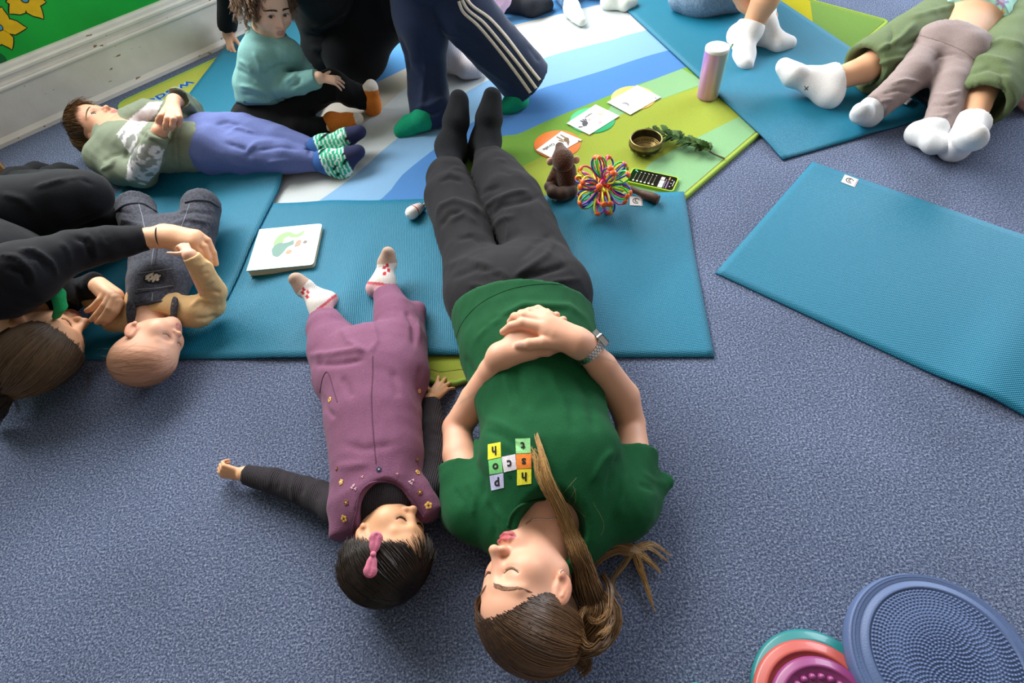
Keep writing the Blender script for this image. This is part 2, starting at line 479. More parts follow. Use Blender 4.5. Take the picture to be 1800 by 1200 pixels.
# the rest of the room, out of the picture: it holds the daylight in
pale_wall = smat('wall_cream', colour='8a847c', rough=0.8, var=0.04, vscale=5, bump=0.0006, bscale=150)
def shell(name, boxes, label):
    m_ = MB()
    for (s0, s1), (d0, d1), (z0, z1) in boxes: m_.box(room((s0 + s1) / 2, (d0 + d1) / 2, (z0 + z1) / 2), ((s1 - s0) / 2, (d1 - d0) / 2, (z1 - z0) / 2), ROOM_A)
    tag(m_.build(name, pale_wall), label, kind='structure')
e0, e1 = END_WIN[0] - END_WIN[2] / 2, END_WIN[0] + END_WIN[2] / 2
shell('wall_back', [((wl, wr), (ROOM_D, ROOM_D + 0.16), (0, ROOM_Z))], 'plain cream wall behind the viewer')
shell('wall_near', [((wl - 0.16, wl), (-0.16, ROOM_D + 0.16), (0, ROOM_Z))], 'plain cream end wall on the left, out of view')
shell('wall_right', [((wr, wr + 0.16), (-0.16, e0), (0, ROOM_Z)), ((wr, wr + 0.16), (e1, ROOM_D + 0.16), (0, ROOM_Z)), ((wr, wr + 0.16), (e0, e1), (0, 1.0)), ((wr, wr + 0.16), (e0, e1), (2.5, ROOM_Z))], 'cream end wall on the right with a window opening, out of view')
shell('ceiling', [((wl - 0.16, wr + 0.16), (-0.16, ROOM_D + 0.16), (ROOM_Z, ROOM_Z + 0.1))], 'pale ceiling, out of view')
# skirting board: tall plain board, bead and moulded top, chipped paint low down
def skirting_mat():
    m = material('skirting_paint', colour='efebe3', rough=0.45, bump=0.0006, bscale=60, var=0.04, vscale=12)
    nt = m.node_tree; N = nt.nodes; L = nt.links; b = N['Principled BSDF']
    tc = N.new('ShaderNodeTexCoord'); n = N.new('ShaderNodeTexNoise'); n.inputs['Scale'].default_value = 16; n.inputs['Detail'].default_value = 5
    mp = N.new('ShaderNodeMapping'); mp.inputs['Scale'].default_value = (1, 1, 3.2); L.new(tc.outputs['Object'], mp.inputs['Vector'])
    L.new(mp.outputs['Vector'], n.inputs['Vector'])
    gt = N.new('ShaderNodeMath'); gt.operation = 'GREATER_THAN'; gt.inputs[1].default_value = 0.695
    L.new(n.outputs['Fac'], gt.inputs[0])
    mx = N.new('ShaderNodeMix'); mx.data_type = 'RGBA'
    src = b.inputs['Base Color'].links[0].from_socket
    L.new(src, mx.inputs['A']); mx.inputs['B'].default_value = (*lin('8a7152'), 1); L.new(gt.outputs[0], mx.inputs['Factor'])
    L.new(mx.outputs['Result'], b.inputs['Base Color'])
    return m
prof = [(0, 0), (0.034, 0), (0.034, 0.014), (0.029, 0.02), (0.026, 0.024), (0.022, 0.03), (0.022, 0.168), (0.027, 0.170), (0.031, 0.176), (0.031, 0.182), (0.027, 0.188),
        (0.022, 0.190), (0.0195, 0.198), (0.021, 0.207), (0.026, 0.214), (0.026, 0.222), (0.019, 0.228), (0.017, 0.238), (0.012, 0.246), (0, 0.247)]
V = np.array([room(s, d, z) for s in (wl, wr) for d, z in prof]); n = len(prof)
Fq = [(i, i + 1, n + i + 1, n + i) for i in range(n - 1)] + [tuple(range(n)), tuple(range(2 * n - 1, n - 1, -1))]
tag(mesh_obj('baseboard_left', V, Fq, skirting_mat(), smooth=False), 'tall white moulded skirting board with chipped paint along the floor', kind='structure')
tag(mesh_obj('trim_1', *tubes([[room(wl, 0.024, 0.19), room(wr, 0.024, 0.19)]], [0.003], 6), smat('skirting_paint'), smooth=True), 'thin bead moulding on the white skirting board', kind='structure')

# mural flowers, painted flat on the wall: thin paint layers
def wallp(u, v, d=0.0):
    r = ray(u, v); t = (W_OFF - d - CAM @ WN) / (r @ WN); return CAM + t * r
def wall_uv(P): return np.array([P @ WT, P[2]])
def petal_poly(c, tip, w, hook):
    c = np.asarray(c); tip = np.asarray(tip); ax = tip - c; L_ = np.linalg.norm(ax); ax = ax / L_; pe = np.array([-ax[1], ax[0]])
    up_ = [(0.06, 0.10), (0.3, 0.75), (0.5, 1.0), (0.72, 0.72), (0.9, 0.22 + hook)]
    dn_ = [(0.9, -0.2 + hook), (0.72, -0.6), (0.5, -0.95), (0.3, -0.8), (0.06, -0.1)]
    P = [c + ax * L_ * a + pe * w * b for a, b in up_] + [tip + pe * w * hook] + [c + ax * L_ * a + pe * w * b for a, b in dn_]
    return P
y_paint = smat('mural_yellow', colour='f0c014', rough=0.5, var=0.06, vscale=30)
k_paint = smat('mural_black', colour='0a1a14', rough=0.5); b_paint = smat('mural_blue', colour='4aa3c8', rough=0.5); d_paint = smat('mural_leaf', colour='0a6a34', rough=0.5)
def on_wall(poly, d0, d1):
    o = np.asarray(poly)
    fr = (room(0, 0, 0), np.stack([WT, np.array([0, 0, 1.0]), -WN], 1))
    return prism(o, d0, d1, fr)
def grow_poly(poly, g):
    P = np.asarray(poly); c = P.mean(0); n = len(P)
    t = np.roll(P, -1, 0) - np.roll(P, 1, 0); nn = np.stack([t[:, 1], -t[:, 0]], 1); nn /= np.linalg.norm(nn, axis=1, keepdims=True) + 1e-9
    s = np.sign(((P - c) * nn).sum(1)); sgn = 1 if s.sum() > 0 else -1
    return P + nn * g * sgn
for cpx, tips, rad, lb in (((43, -2), [(8, -28), (10, 0.5), (18, 25), (74, 34), (80, 2), (52, -34)], 0.022, 'upper yellow painted flower with blue centre on the green wall'),
                       ((-2, 48), [(-25, 12), (-34, 48), (-16, 84), (18, 87), (46, 47), (6, 14)], 0.020, 'lower yellow painted flower cut by the left frame edge on the green wall')):
    c = wall_uv(wallp(*cpx)); fl = empty('mural_flower', room(c[0], 0, c[1]), lb, 'painting')
    for i, t in enumerate(tips):
        P = petal_poly(c, wall_uv(wallp(*t)), 0.026, 0.18 if i % 2 else -0.1)
        mesh_obj('petal_outline', *on_wall(grow_poly(P, 0.0038), 0.0, 0.0006 + 0.0001 * i), k_paint, fl, False)
        mesh_obj('petal', *on_wall(P, 0.0, 0.0014 + 0.0001 * i), y_paint, fl, False)
    th = np.linspace(0, 2 * math.pi, 20, endpoint=False)
    circ = np.c_[np.cos(th), np.sin(th)]
    mesh_obj('centre_outline', *on_wall(c + circ * (rad * 0.62), 0, 0.0024), k_paint, fl, False)
    mesh_obj('centre', *on_wall(c + circ * (rad * 0.46), 0, 0.003), b_paint, fl, False)
lf = [wall_uv(wallp(*q)) for q in ((-14, 88), (2, 94), (10, 101), (13, 108), (10, 114), (2, 112), (-8, 106), (-18, 100))]
tag(mesh_obj('mural_leaf', *on_wall(lf, 0, 0.0008), d_paint, None, False), 'dark green painted leaf below the lower mural flower', 'painting')

# ------------------------------------------------------------------ printed play rug
RS0, RS1, RD0, RD1, RZ = 0.33, 2.715, 0.115, 2.222, 0.009
rug_fr = (room(0, 0, 0), ROOM_A)
rug_cols = [('rug_olive', 'a0a64a'), ('rug_sky', '5590c8'), ('rug_white', 'bcc4c8'), ('rug_pale', '7fa9d0'), ('rug_blue', '4f81be'), ('rug_green', '74a044'), ('rug_mint', '82ae80'),
            ('rug_lime', '94a240'), ('rug_bind', '8aa84a'), ('rug_cream', 'b9b4ab'), ('rug_moss', '6a8a42'), ('rug_mustard', 'a8a020'), ('rug_grey', 'cfdde0'), ('rug_letter', '1f4f9e'), ('rug_halo', '9fc4d6')]
rug_m = [material(n_, colour=c_, rough=0.95, var=0.07, vscale=420, bump=0.0016, bscale=520, spec=0.1) for n_, c_ in rug_cols]
RI = {n_: i for i, (n_, c_) in enumerate(rug_cols)}
rug = empty('play_rug', room(1.5, 1.2, 0), 'large printed rug with blue, white and green curved bands and lime edging', 'rug')
out = round_poly([(RS0, RD0), (RS1, RD0), (RS1, RD1), (RS0, RD1)], [0.06, 0.06, 0.03, 0.14], 8)
mb = MB(); V, Fp = prism(out, 0, RZ, rug_fr); mb.add(V, Fp, RI['rug_olive'])
layer = [RZ]
def band(poly, colour, rug_clip=True):
    layer[0] += 0.00012
    P = [(min(max(a, RS0 + 0.012), RS1 - 0.012), min(max(b, RD0 + 0.012), RD1 - 0.012)) for a, b in poly]
    V, Fp = prism(P, RZ - 0.001, layer[0], rug_fr); mb.add(V, Fp, RI[colour])
def bpx(*pts): return [(float(J(u, v) @ WT), float(W_OFF - J(u, v) @ WN)) for u, v in pts]
def strip_to_edge(top, colour):                     # everything from a boundary curve out to the free edge of the rug
    band(smooth_line([(p[0], p[1], 0) for p in top], 40)[:, :2].tolist() + [(RS1, 3), (RS1, RD1), (RS0 + 0.17, RD1), (RS0 + 0.09, RD1 - 0.037), (RS0 + 0.038, RD1 - 0.08), (RS0 + 0.012, RD1 - 0.15), (RS0, top[0][1])], colour)
strip_to_edge([(RS0, 0.46), (0.9, 0.50), (1.6, 0.62), (RS1, 0.85)], 'rug_sky')
strip_to_edge([(RS0, 0.80), (0.9, 0.86), (1.6, 0.93), (2.0, 1.09), (RS1, 1.45)], 'rug_cream')
strip_to_edge([(RS0, 1.13), (0.6, 1.13), (0.9, 1.08), (1.3, 0.98), (1.6, 0.97), (2.0, 1.10), (RS1, 1.46)], 'rug_white')
w0 = bpx((536, 362), (600, 320), (597, 361))
strip_to_edge([(RS0, 1.335), (0.56, 1.325), (0.72, 1.305), (0.88, 1.265), (1.0, 1.25), (1.25, 1.23), (1.45, 1.24), (1.68, 1.30), (1.82, 1.36), (1.96, 1.43), (2.07, 1.475), (RS1, 1.80)], 'rug_pale')
strip_to_edge([(RS0, 1.43)] + bpx((662, 360), (710, 310), (770, 262), (835, 217), (935, 166), (1000, 146), (1060, 128), (1120, 108), (1165, 95)) + [(2.3, 1.80), (RS1, 2.02)], 'rug_blue')
hill = [(RS0, 1.72), (0.75, 1.66)] + bpx((812, 297), (875, 247), (910, 240), (950, 222), (985, 207), (1040, 185), (1100, 160), (1150, 143), (1198, 125)) + [(2.3, 1.9), (RS1, 2.08)]
strip_to_edge(hill, 'rug_green')
band(bpx((1092, 166), (1198, 125), (1240, 150), (1150, 183), (1092, 207), (1055, 216)), 'rug_mint')
lime_top = bpx((830, 340), (915, 298), (960, 276), (1027, 236), (1088, 207), (1150, 183), (1224, 158), (1290, 130))
band(lime_top + [(2.45, 2.21), (0.50, 2.21), (0.42, 2.185), (0.368, 2.14), (0.342, 2.07), (0.342, 1.95)], 'rug_lime')
band(bpx((1100, 345), (1140, 293), (1182, 268), (1299, 209), (1345, 185), (1420, 235), (1330, 250), (1190, 372)), 'rug_mint')
band([(2.36, 1.55), (RS1, 1.40), (RS1, 2.21), (2.30, 2.21)], 'rug_moss')
band(bpx((1372, -5), (1447, -12), (1428, 48), (1350, 12)), 'rug_mustard')
mb.build('pile', rug_m, rug, smooth=False)
lp = np.array([[a, b, RZ * 0.55] for a, b in round_poly([(RS0, RD0), (RS1, RD0), (RS1, RD1), (RS0, RD1)], [0.06, 0.06, 0.03, 0.14], 8)])
lp = np.vstack([lp, lp[:1]])
mesh_obj('binding', *tubes([rug_fr[0] + lp @ np.asarray(rug_fr[1]).T], [0.008], 8), [rug_m[RI['rug_bind']]], rug)
# the printed word near the wall, upside down as seen from here
w_c = J(284, 170, RZ); s_c = float(w_c @ WT); d_c = float(W_OFF - w_c @ WN)
for nm, bold, zz, mt in (('letter_halo', 0.045, RZ + 0.0012, 'rug_halo'), ('lettering', 0.012, RZ + 0.0018, 'rug_letter')):
    V, Fp = text_mesh('wisdom', 1.0, bold)
    wd = V[:, 0].max() - V[:, 0].min(); k = 0.285 / wd
    P = np.c_[s_c - V[:, 0] * k, d_c - 0.0 - V[:, 1] * k * -1.0, np.full(len(V), zz)]
    P[:, 1] = d_c + V[:, 1] * k * 0.85
    mesh_obj(nm, rug_fr[0] + P @ np.asarray(rug_fr[1]).T, Fp, rug_m[RI[mt]], rug, False)

# ------------------------------------------------------------------ yoga mats
def mat_material(name, wd, scale):
    m = material(name, colour='086a88', rough=0.5, spec=0.35, kind='grid', bump=0.0012, bscale=scale, colour2='107b9c', vscale=scale, lo=0.0, hi=0.8)
    return m
def yoga_mat(label, corner, wdir, ldir, W, L, zf, grid, name='yoga_mat'):
    """corner plus two directions on the floor; zf(l, w) lifts the sheet"""
    w3 = nrm([wdir[0], wdir[1], 0]); l3 = nrm([ldir[0], ldir[1], 0])
    nl, nw = int(L / 0.018), int(W / 0.022)
    ls = np.linspace(0, L, nl); ws = np.linspace(0, W, nw)
    LL, WW = np.meshgrid(ls, ws, indexing='ij'); Z = zf(LL, WW)
    c = np.array([corner[0], corner[1], 0.0])
    top = c + LL[..., None] * l3 + WW[..., None] * w3; top[..., 2] = Z + 0.005 + rug_lift(top)
    bot = top.copy(); bot[..., 2] -= 0.005
    V = np.vstack([top.reshape(-1, 3), bot.reshape(-1, 3)]); n = nl * nw
    ii, jj = np.meshgrid(np.arange(nl - 1), np.arange(nw - 1), indexing='ij'); a = (ii * nw + jj).ravel()
    up = np.stack([a, a + nw, a + nw + 1, a + 1], -1)
    if np.cross(l3, w3)[2] < 0: up = up[:, ::-1]
    dn = up[:, ::-1] + n
    ring = [i * nw for i in range(nl)] + [(nl - 1) * nw + j for j in range(1, nw)] + [i * nw + nw - 1 for i in range(nl - 2, -1, -1)] + [j for j in range(nw - 2, 0, -1)]
    r = np.array(ring); r2 = np.roll(r, -1)
    sd_ = np.stack([r, r + n, r2 + n, r2], -1)
    if np.cross(l3, w3)[2] < 0: sd_ = sd_[:, ::-1]
    m = mat_material('mat_blue', wdir, 62.0)
    e = empty(name, c + l3 * L / 2 + w3 * W / 2, label, 'yoga mat')
    ob = mesh_obj('sheet', V, np.concatenate([up, dn, sd_]), [m, material('mat_edge', colour='0a5f84', rough=0.7)], e, True,
                  midx=[0] * len(up) + [1] * (len(dn) + len(sd_)))
    # turn the texture with the mat
    return e, c, l3, w3
def rug_lift(P):      # a sheet climbs over the edge of the rug
    s = P[..., 0] * WT[0] + P[..., 1] * WT[1]; d = W_OFF - (P[..., 0] * WN[0] + P[..., 1] * WN[1])
    ins = np.minimum(np.minimum(s - RS0, RS1 - s), np.minimum(d - RD0, RD1 - d))
    return (RZ + 0.0045) * sm(ins, -0.17, -0.008)
def bump1(x, c, w): return np.exp(-((x - c) / w) ** 2)
A, B = J(1255, 629), J(1200, 343)
yoga_mat('teal yoga mat lying under the hips of the woman in the green shirt', A, B - A, np.array([-0.989, 0.147, 0]), 0.612, 1.74,
         lambda l, w: 0.001 + 0.020 * bump1(l, 0.98, 0.055) * (1 - sm(w, 0.15, 0.5)) + 0.012 * bump1(l, 0.80, 0.05) * (1 - sm(w, 0.1, 0.4)) + 0.006 * bump1(l, 1.12, 0.08), 'grid')
A = J(400, 527, 0.006)
yoga_mat('teal yoga mat reaching from the baby up under the seated toddler by the wall', A, np.array([-0.983, 0.185, 0]), np.array([0.185, 0.983, 0]), 0.60, 1.70,
         lambda l, w: 0.0068 + 0.050 * bump1(l, 0.585, 0.055) * (1 - 0.75 * sm(w, 0.15, 0.6)), 'grid')
A, B = J(1375, 283), J(1550, 228)
ldir = J(1092, 17) - A
yoga_mat('teal yoga mat with crossed white socked feet on it, far right of the rug', A, np.array([0.975, 0.223, 0]), np.array([-0.223, 0.975, 0]), 0.61, 1.75,
         lambda l, w: 0.001 + 0.006 * bump1(w, 0.33, 0.05) * (1 - sm(l, 0.05, 0.3)), 'grid')
A, B = J(1257, 481), J(1427, 287)
mat_r = yoga_mat('empty teal yoga mat with white corner tag on the bare carpet', A, B - A, np.array([0.70, -0.714, 0]), 0.606, 1.75,
         lambda l, w: 0.001 + 0.013 * bump1(l, 0.66, 0.07) * (1 - 0.6 * sm(w, 0.1, 0.4)), 'grid')
# woven brand tags sewn to mats: white square with a ring emblem
tag_white = smat('tag_white', colour='d8d4d6', rough=0.8, bump=0.0003, bscale=900); tag_ink = smat('tag_ink', colour='33262c', rough=0.8); tag_red = smat('tag_red', colour='b03a5a', rough=0.8)
def mat_tag(parent, corners, z, glyph=1):
    q = [J(u, v, z) for u, v in corners]
    o, x, y = q[0], q[1] - q[0], q[3] - q[0]
    def at(a, b, h): p = o + a * x + b * y; return np.array([p[0], p[1], z + h])
    V = np.array([at(a, b, h) for h in (-0.002, 0.0012) for a, b in ((0, 0), (1, 0), (1, 1), (0, 1))])
    t = mesh_obj('tag', V, [(0, 1, 2, 3)[::-1], (4, 5, 6, 7), (0, 1, 5, 4), (1, 2, 6, 5), (2, 3, 7, 6), (3, 0, 4, 7)], tag_white, parent, False)
    th = np.linspace(0.9, 5.9, 26)
    ring_ = [at(0.5 + 0.26 * math.cos(a), 0.5 + 0.26 * math.sin(a), 0.0016) for a in th]
    hook = [at(0.5 + 0.09 * math.cos(a), 0.5 + 0.1 * math.sin(a), 0.0016) for a in np.linspace(0.5, 4.2, 12)] + [at(0.5, 0.3, 0.0016)]
    mesh_obj('emblem', *tubes([ring_, hook], [0.0011, 0.0011], 5), tag_ink, t)
    mesh_obj('tag_stripe', *tubes([[at(0.94, 0.1, 0.0013), at(0.94, 0.9, 0.0013)]], [0.0007], 4), tag_red, t)
mats_all = [o for o in COL.objects if o.name.startswith('yoga_mat')]
mat_tag(mats_all[3], [(1485, 307), (1509, 316), (1500, 329), (1478, 320)], 0.0062)
mat_tag(mats_all[0], [(1107, 345), (1129, 346), (1130, 361), (1107, 361)], 0.0200)
mat_tag(mats_all[2], [(1590, 169), (1604, 174), (1592, 178), (1580, 178)], 0.020)
# ================================================================== people: heads, hands, feet, hair
Z3 = np.array([0, 0, 1.0])
class Head:
    def __init__(s, O, H, face, up, c=0.0):
        s.O = np.asarray(O, float); s.H = H; u = nrm(up); f = np.asarray(face, float); f = nrm(f - u * (f @ u))
        s.R = np.stack([np.cross(f, u), f, u], 1); s.c = c; s.ez = -0.09 * c; s.ear = 0.325
    def w(s, *p): return s.O + s.H * (s.R @ np.asarray(p if len(p) == 3 else p[0], float))
    def d(s, *p): return s.R @ np.asarray(p, float)
    def c_(s, P): return ((np.asarray(P) - s.O) @ s.R) / s.H
def head_prims(h, lids=(1, 1), lips=1.0, nose=1.0, mouth_open=0.0):
    H, c, ez, R = h.H, h.c, h.ez, h.R
    def E(p, r, k, op='u', tilt=None):
        A = R
        if tilt is not None:
            ca, sa = math.cos(tilt), math.sin(tilt); A = R @ np.array([[ca, -sa, 0], [sa, ca, 0], [0, 0, 1.0]])
        return Ell(h.w(*p), np.array(r) * H, A, k * H, op)
    def S(a, b, ra, rb, k, op='u'): return Seg(h.w(*a), h.w(*b), ra * H, rb * H, k * H, None, op)
    nz = ez - 0.165 + 0.035 * c; mz = ez - 0.30 + 0.055 * c; ny = 0.452 - 0.045 * c
    P = [E((0, -0.06, 0.13), (0.325 + 0.02 * c, 0.425, 0.37), 0.05),
         E((0, 0.075, -0.13), (0.262 + 0.045 * c, 0.285, 0.315), 0.14)]
    for s in (-1, 1):
        P += [S((s * 0.225, -0.03, -0.22), (s * 0.05, 0.255, -0.405), 0.085, 0.07, 0.12),
              E((s * (0.165 + 0.01 * c), 0.205 + 0.02 * c, ez - 0.10 - 0.02 * c), (0.115 + 0.03 * c, 0.115, 0.105 + 0.035 * c), 0.12)]
    P += [E((0, 0.335 - 0.035 * c, -0.425), (0.078, 0.068, 0.062), 0.07), E((0, 0.315 - 0.01 * c, mz + 0.005), (0.125, 0.085, 0.095), 0.08)]
    for s in (-1, 1):
        P += [S((s * 0.05, 0.325, ez + 0.085), (s * 0.20, 0.255, ez + 0.085), 0.045, 0.04, 0.06),
              E((s * 0.145, 0.40, ez + 0.008), (0.085, 0.075, 0.05), 0.06, 's')]
    P += [S((0, 0.325, ez + 0.05), (0, ny - 0.03, nz + 0.045), 0.034, 0.036, 0.06), E((0, ny, nz + 0.008), (0.047 * (1 + 0.12 * c), 0.045, 0.042), 0.03)]
    for s in (-1, 1):
        P += [E((s * 0.055, ny - 0.055, nz - 0.012), (0.036, 0.05, 0.034), 0.025)]
        P += [E((s * 0.028, ny - 0.012, nz - 0.045), (0.012, 0.020, 0.010), 0.012, 's')]
        P += [E((s * 0.138, 0.262, ez), (0.090, 0.080, 0.076), 0.035)]
    my = 0.393 - 0.024 * c; mw = 0.108 - 0.036 * c
    for s in (-1, 1):
        P += [S((0, my + 0.008, mz + 0.020), (s * mw * 0.55, my - 0.004, mz + 0.022), 0.022 * lips, 0.021 * lips, 0.014), S((s * mw * 0.55, my - 0.004, mz + 0.022), (s * mw, my - 0.045, mz + 0.002), 0.020 * lips, 0.010, 0.014),
              S((0, my + 0.002, mz - 0.026), (s * mw * 0.55, my - 0.010, mz - 0.022), 0.025 * lips, 0.022 * lips, 0.014), S((s * mw * 0.55, my - 0.01, mz - 0.022), (s * mw, my - 0.045, mz + 0.0), 0.02 * lips, 0.009, 0.014)]
    P += [S((0, 0.42 - 0.02 * c, mz + 0.085), (0, 0.425 - 0.02 * c, mz + 0.05), 0.012, 0.014, 0.02, 's')]
    mo = 0.006 + 0.012 * mouth_open
    for s in (-1, 1):
        P += [S((0, my + 0.034, mz - 0.002), (s * mw * 0.6, my + 0.018, mz), mo, mo * 0.9, 0.008, 's'), S((s * mw * 0.6, my + 0.018, mz), (s * mw, my - 0.03, mz), mo * 0.9, 0.004, 0.008, 's')]
        if lids[0 if s < 0 else 1]:            # closed lid crease
            for a, b in (((0.075, 0.345, -0.012), (0.11, 0.355, -0.032)), ((0.11, 0.355, -0.032), (0.165, 0.348, -0.034)), ((0.165, 0.348, -0.034), (0.208, 0.315, -0.014))):
                P += [S((s * a[0], a[1], ez + a[2]), (s * b[0], b[1], ez + b[2]), 0.0065, 0.0065, 0.008, 's')]
        else:                                   # open lids: an almond slit in front of the eyeball
            P += [E((s * 0.14, 0.36, ez - 0.002), (0.062, 0.05, 0.028), 0.012, 's')]
        ex = s * h.ear; eyz = ez - 0.045
        P += [E((ex + s * 0.012, -0.035, eyz), (0.030, 0.075, 0.125), 0.02, 'u', s * 0.35), E((ex + s * 0.015, 0.01, eyz - 0.095), (0.024, 0.035, 0.042), 0.02),
              E((ex + s * 0.040, -0.008, eyz + 0.012), (0.022, 0.042, 0.082), 0.015, 's', s * 0.35), E((ex + s * 0.036, 0.012, eyz - 0.03), (0.022, 0.026, 0.035), 0.012, 's'),
              S((ex + s * 0.03, -0.025, eyz + 0.055), (ex + s * 0.03, -0.048, eyz - 0.045), 0.010, 0.009, 0.014)]
    return P
def skin_cols(V, h, base, lip, blush=0.25, extra=None, hairshade=None):
    base = np.array(lin(base)); lip = np.array(lin(lip)); col = np.tile(base, (len(V), 1))
    q = h.c_(V); ez, c = h.ez, h.c; mz = ez - 0.30 + 0.055 * c; mw = 0.108 - 0.036 * c
    near = (np.abs(q) < 0.56).all(1)
    red = np.array([1.0, 0.72, 0.66]); 
    bl = np.exp(-(((np.abs(q[:, 0]) - 0.16) / 0.11) ** 2 + ((q[:, 2] - (ez - 0.15)) / 0.09) ** 2)) * (q[:, 1] > 0.1) * blush
    bl = np.maximum(bl, np.exp(-((q[:, 0] / 0.06) ** 2 + ((q[:, 2] - (ez - 0.17)) / 0.05) ** 2)) * (q[:, 1] > 0.36) * blush)
    ear = sm(np.abs(q[:, 0]), h.ear, h.ear + 0.035) * (np.abs(q[:, 2] - ez + 0.05) < 0.2) * (np.abs(q[:, 1]) < 0.15) * 0.55
    bl = np.maximum(bl, ear) * near
    col = col * (1 - bl[:, None]) + col * red * bl[:, None]
    ax = np.clip(np.abs(q[:, 0]) / mw, 0, 1)
    up_ = 0.048 - 0.012 * np.exp(-(q[:, 0] / 0.02) ** 2); th = np.sqrt(np.clip(1 - ax ** 2.4, 0, 1))
    m = sm(up_ * th - (q[:, 2] - mz), -0.006, 0.006) * sm((q[:, 2] - mz) + 0.056 * th, -0.006, 0.006) * (np.abs(q[:, 0]) < mw * 1.02) * (q[:, 1] > 0.28) * near
    col = col * (1 - m[:, None]) + lip * m[:, None]
    ld = np.exp(-(((np.abs(q[:, 0]) - 0.14) / 0.09) ** 2 + ((q[:, 2] - ez) / 0.05) ** 2)) * (q[:, 1] > 0.2) * 0.22 * near
    col = col * (1 - ld[:, None]) + col * np.array([0.92, 0.72, 0.70]) * ld[:, None]
    if hairshade is not None: col = hairshade(q, col, near)
    return col
def lash_brow(h, V, F, parent, brow_col='5a3d28', lash_col='2a1a14', closed=(1, 1), brow_w=1.0, lash=1.0, brows=True):
    qc = h.c_(V); okv = (np.abs(qc) < 0.56).all(1) & (qc[:, 1] > 0); F = F[okv[F].all(1)]; us, inv = np.unique(F, return_inverse=True)
    bv = BVHTree.FromPolygons(V[us].tolist(), inv.reshape(F.shape).tolist())
    def on(x, z, lift=0.0):
        o = h.w(x, 0.9, z); d = -h.d(0, 1, 0); hit = bv.ray_cast(Vector(o), Vector(d))
        p = np.array(hit[0]) if hit[0] is not None else h.w(x, 0.3, z)
        return p - d * lift * h.H
    ez = h.ez; rs = np.random.RandomState(3)
    for s in (-1, 1):
        bl, br, ll, lr = [], [], [], []
        for i in range(90):
            t = rs.rand(); x = 0.04 + 0.185 * t; z = ez + 0.098 + (0.024 * math.sin(t * 2.1) - 0.028 * t * t) * (1 - h.c) + h.c * (0.022 - 0.03 * t * t)
            z += (rs.rand() - 0.5) * 0.034 * (1 - 0.65 * t) * brow_w
            L_ = 0.05
            pts = [on(s * x, z, 0.001), on(s * (x + L_ * 0.5), z + 0.012 * (1 - t), 0.003), on(s * (x + L_), z + 0.008 * (1 - 2 * t), 0.001)]
            bl.append(np.array(pts)); br.append(np.array([0.0022, 0.0026, 0.0008]) * h.H)
        cl = closed[0 if s < 0 else 1]
        arc = [(0.072, -0.010), (0.10, -0.028), (0.135, -0.037), (0.17, -0.034), (0.212, -0.012)] if cl else [(0.076, 0.0), (0.10, 0.022), (0.14, 0.031), (0.18, 0.022), (0.208, -0.004)]
        A = smooth_line([(*a, 0) for a in arc], 18)
        ln = np.array([on(s * a[0], ez + a[1], 0.0005) for a in A])
        ll.append(ln); lr.append(np.full(18, 0.0034 * h.H * lash) * np.sin(np.linspace(0.25, 2.9, 18)) ** 0.5)
        for i in range(3, 17):
            p = ln[i]; o_ = h.d(s * 0.25 * (i / 17 - 0.2), 0.75, -0.75 if cl else 0.5)
            ll.append(np.array([p, p + o_ * 0.014 * h.H, p + (o_ + h.d(0, 0, 0.35)) * 0.024 * h.H])); lr.append(np.array([0.0018, 0.0014, 0.0005]) * h.H * lash)
        if brows: tag(mesh_obj('eyebrow', *tubes(bl, br, 3), material('brow_' + brow_col, colour=brow_col, rough=0.7), parent), kind='stuff')
        tag(mesh_obj('eyelashes', *tubes(ll, lr, 3), material('lash_' + lash_col, colour=lash_col, rough=0.7), parent), kind='stuff')
def open_eye(h, s, parent, look=(0, 0), iris='3a2417'):
    c = h.w(s * 0.138, 0.262, h.ez); r = 0.074 * h.H
    f = nrm(h.d(look[0], 1.0, look[1])); x = nrm(np.cross(f, h.d(0, 0, 1))); z = np.cross(x, f)
    th = np.linspace(0, math.pi * 0.62, 22)
    V, F_ = lathe(np.c_[r * np.sin(th) + 1e-5, r * np.cos(th)], 28, (c, np.stack([x, z, f], 1)))
    ang = np.repeat(th, 28)
    wh, ir, pu = np.array(lin('e8e0da')), np.array(lin(iris)), np.array(lin('080606'))
    t1 = sm(ang, 0.60, 0.68)[:, None]; t0 = sm(ang, 0.28, 0.33)[:, None]
    col = (pu * (1 - t0) + ir * t0) * (1 - t1) + wh * t1
    mesh_obj('eye', V, F_, material('eye', rough=0.08, spec=0.6, attr=True, coat=0.5), parent, True, cols=col)

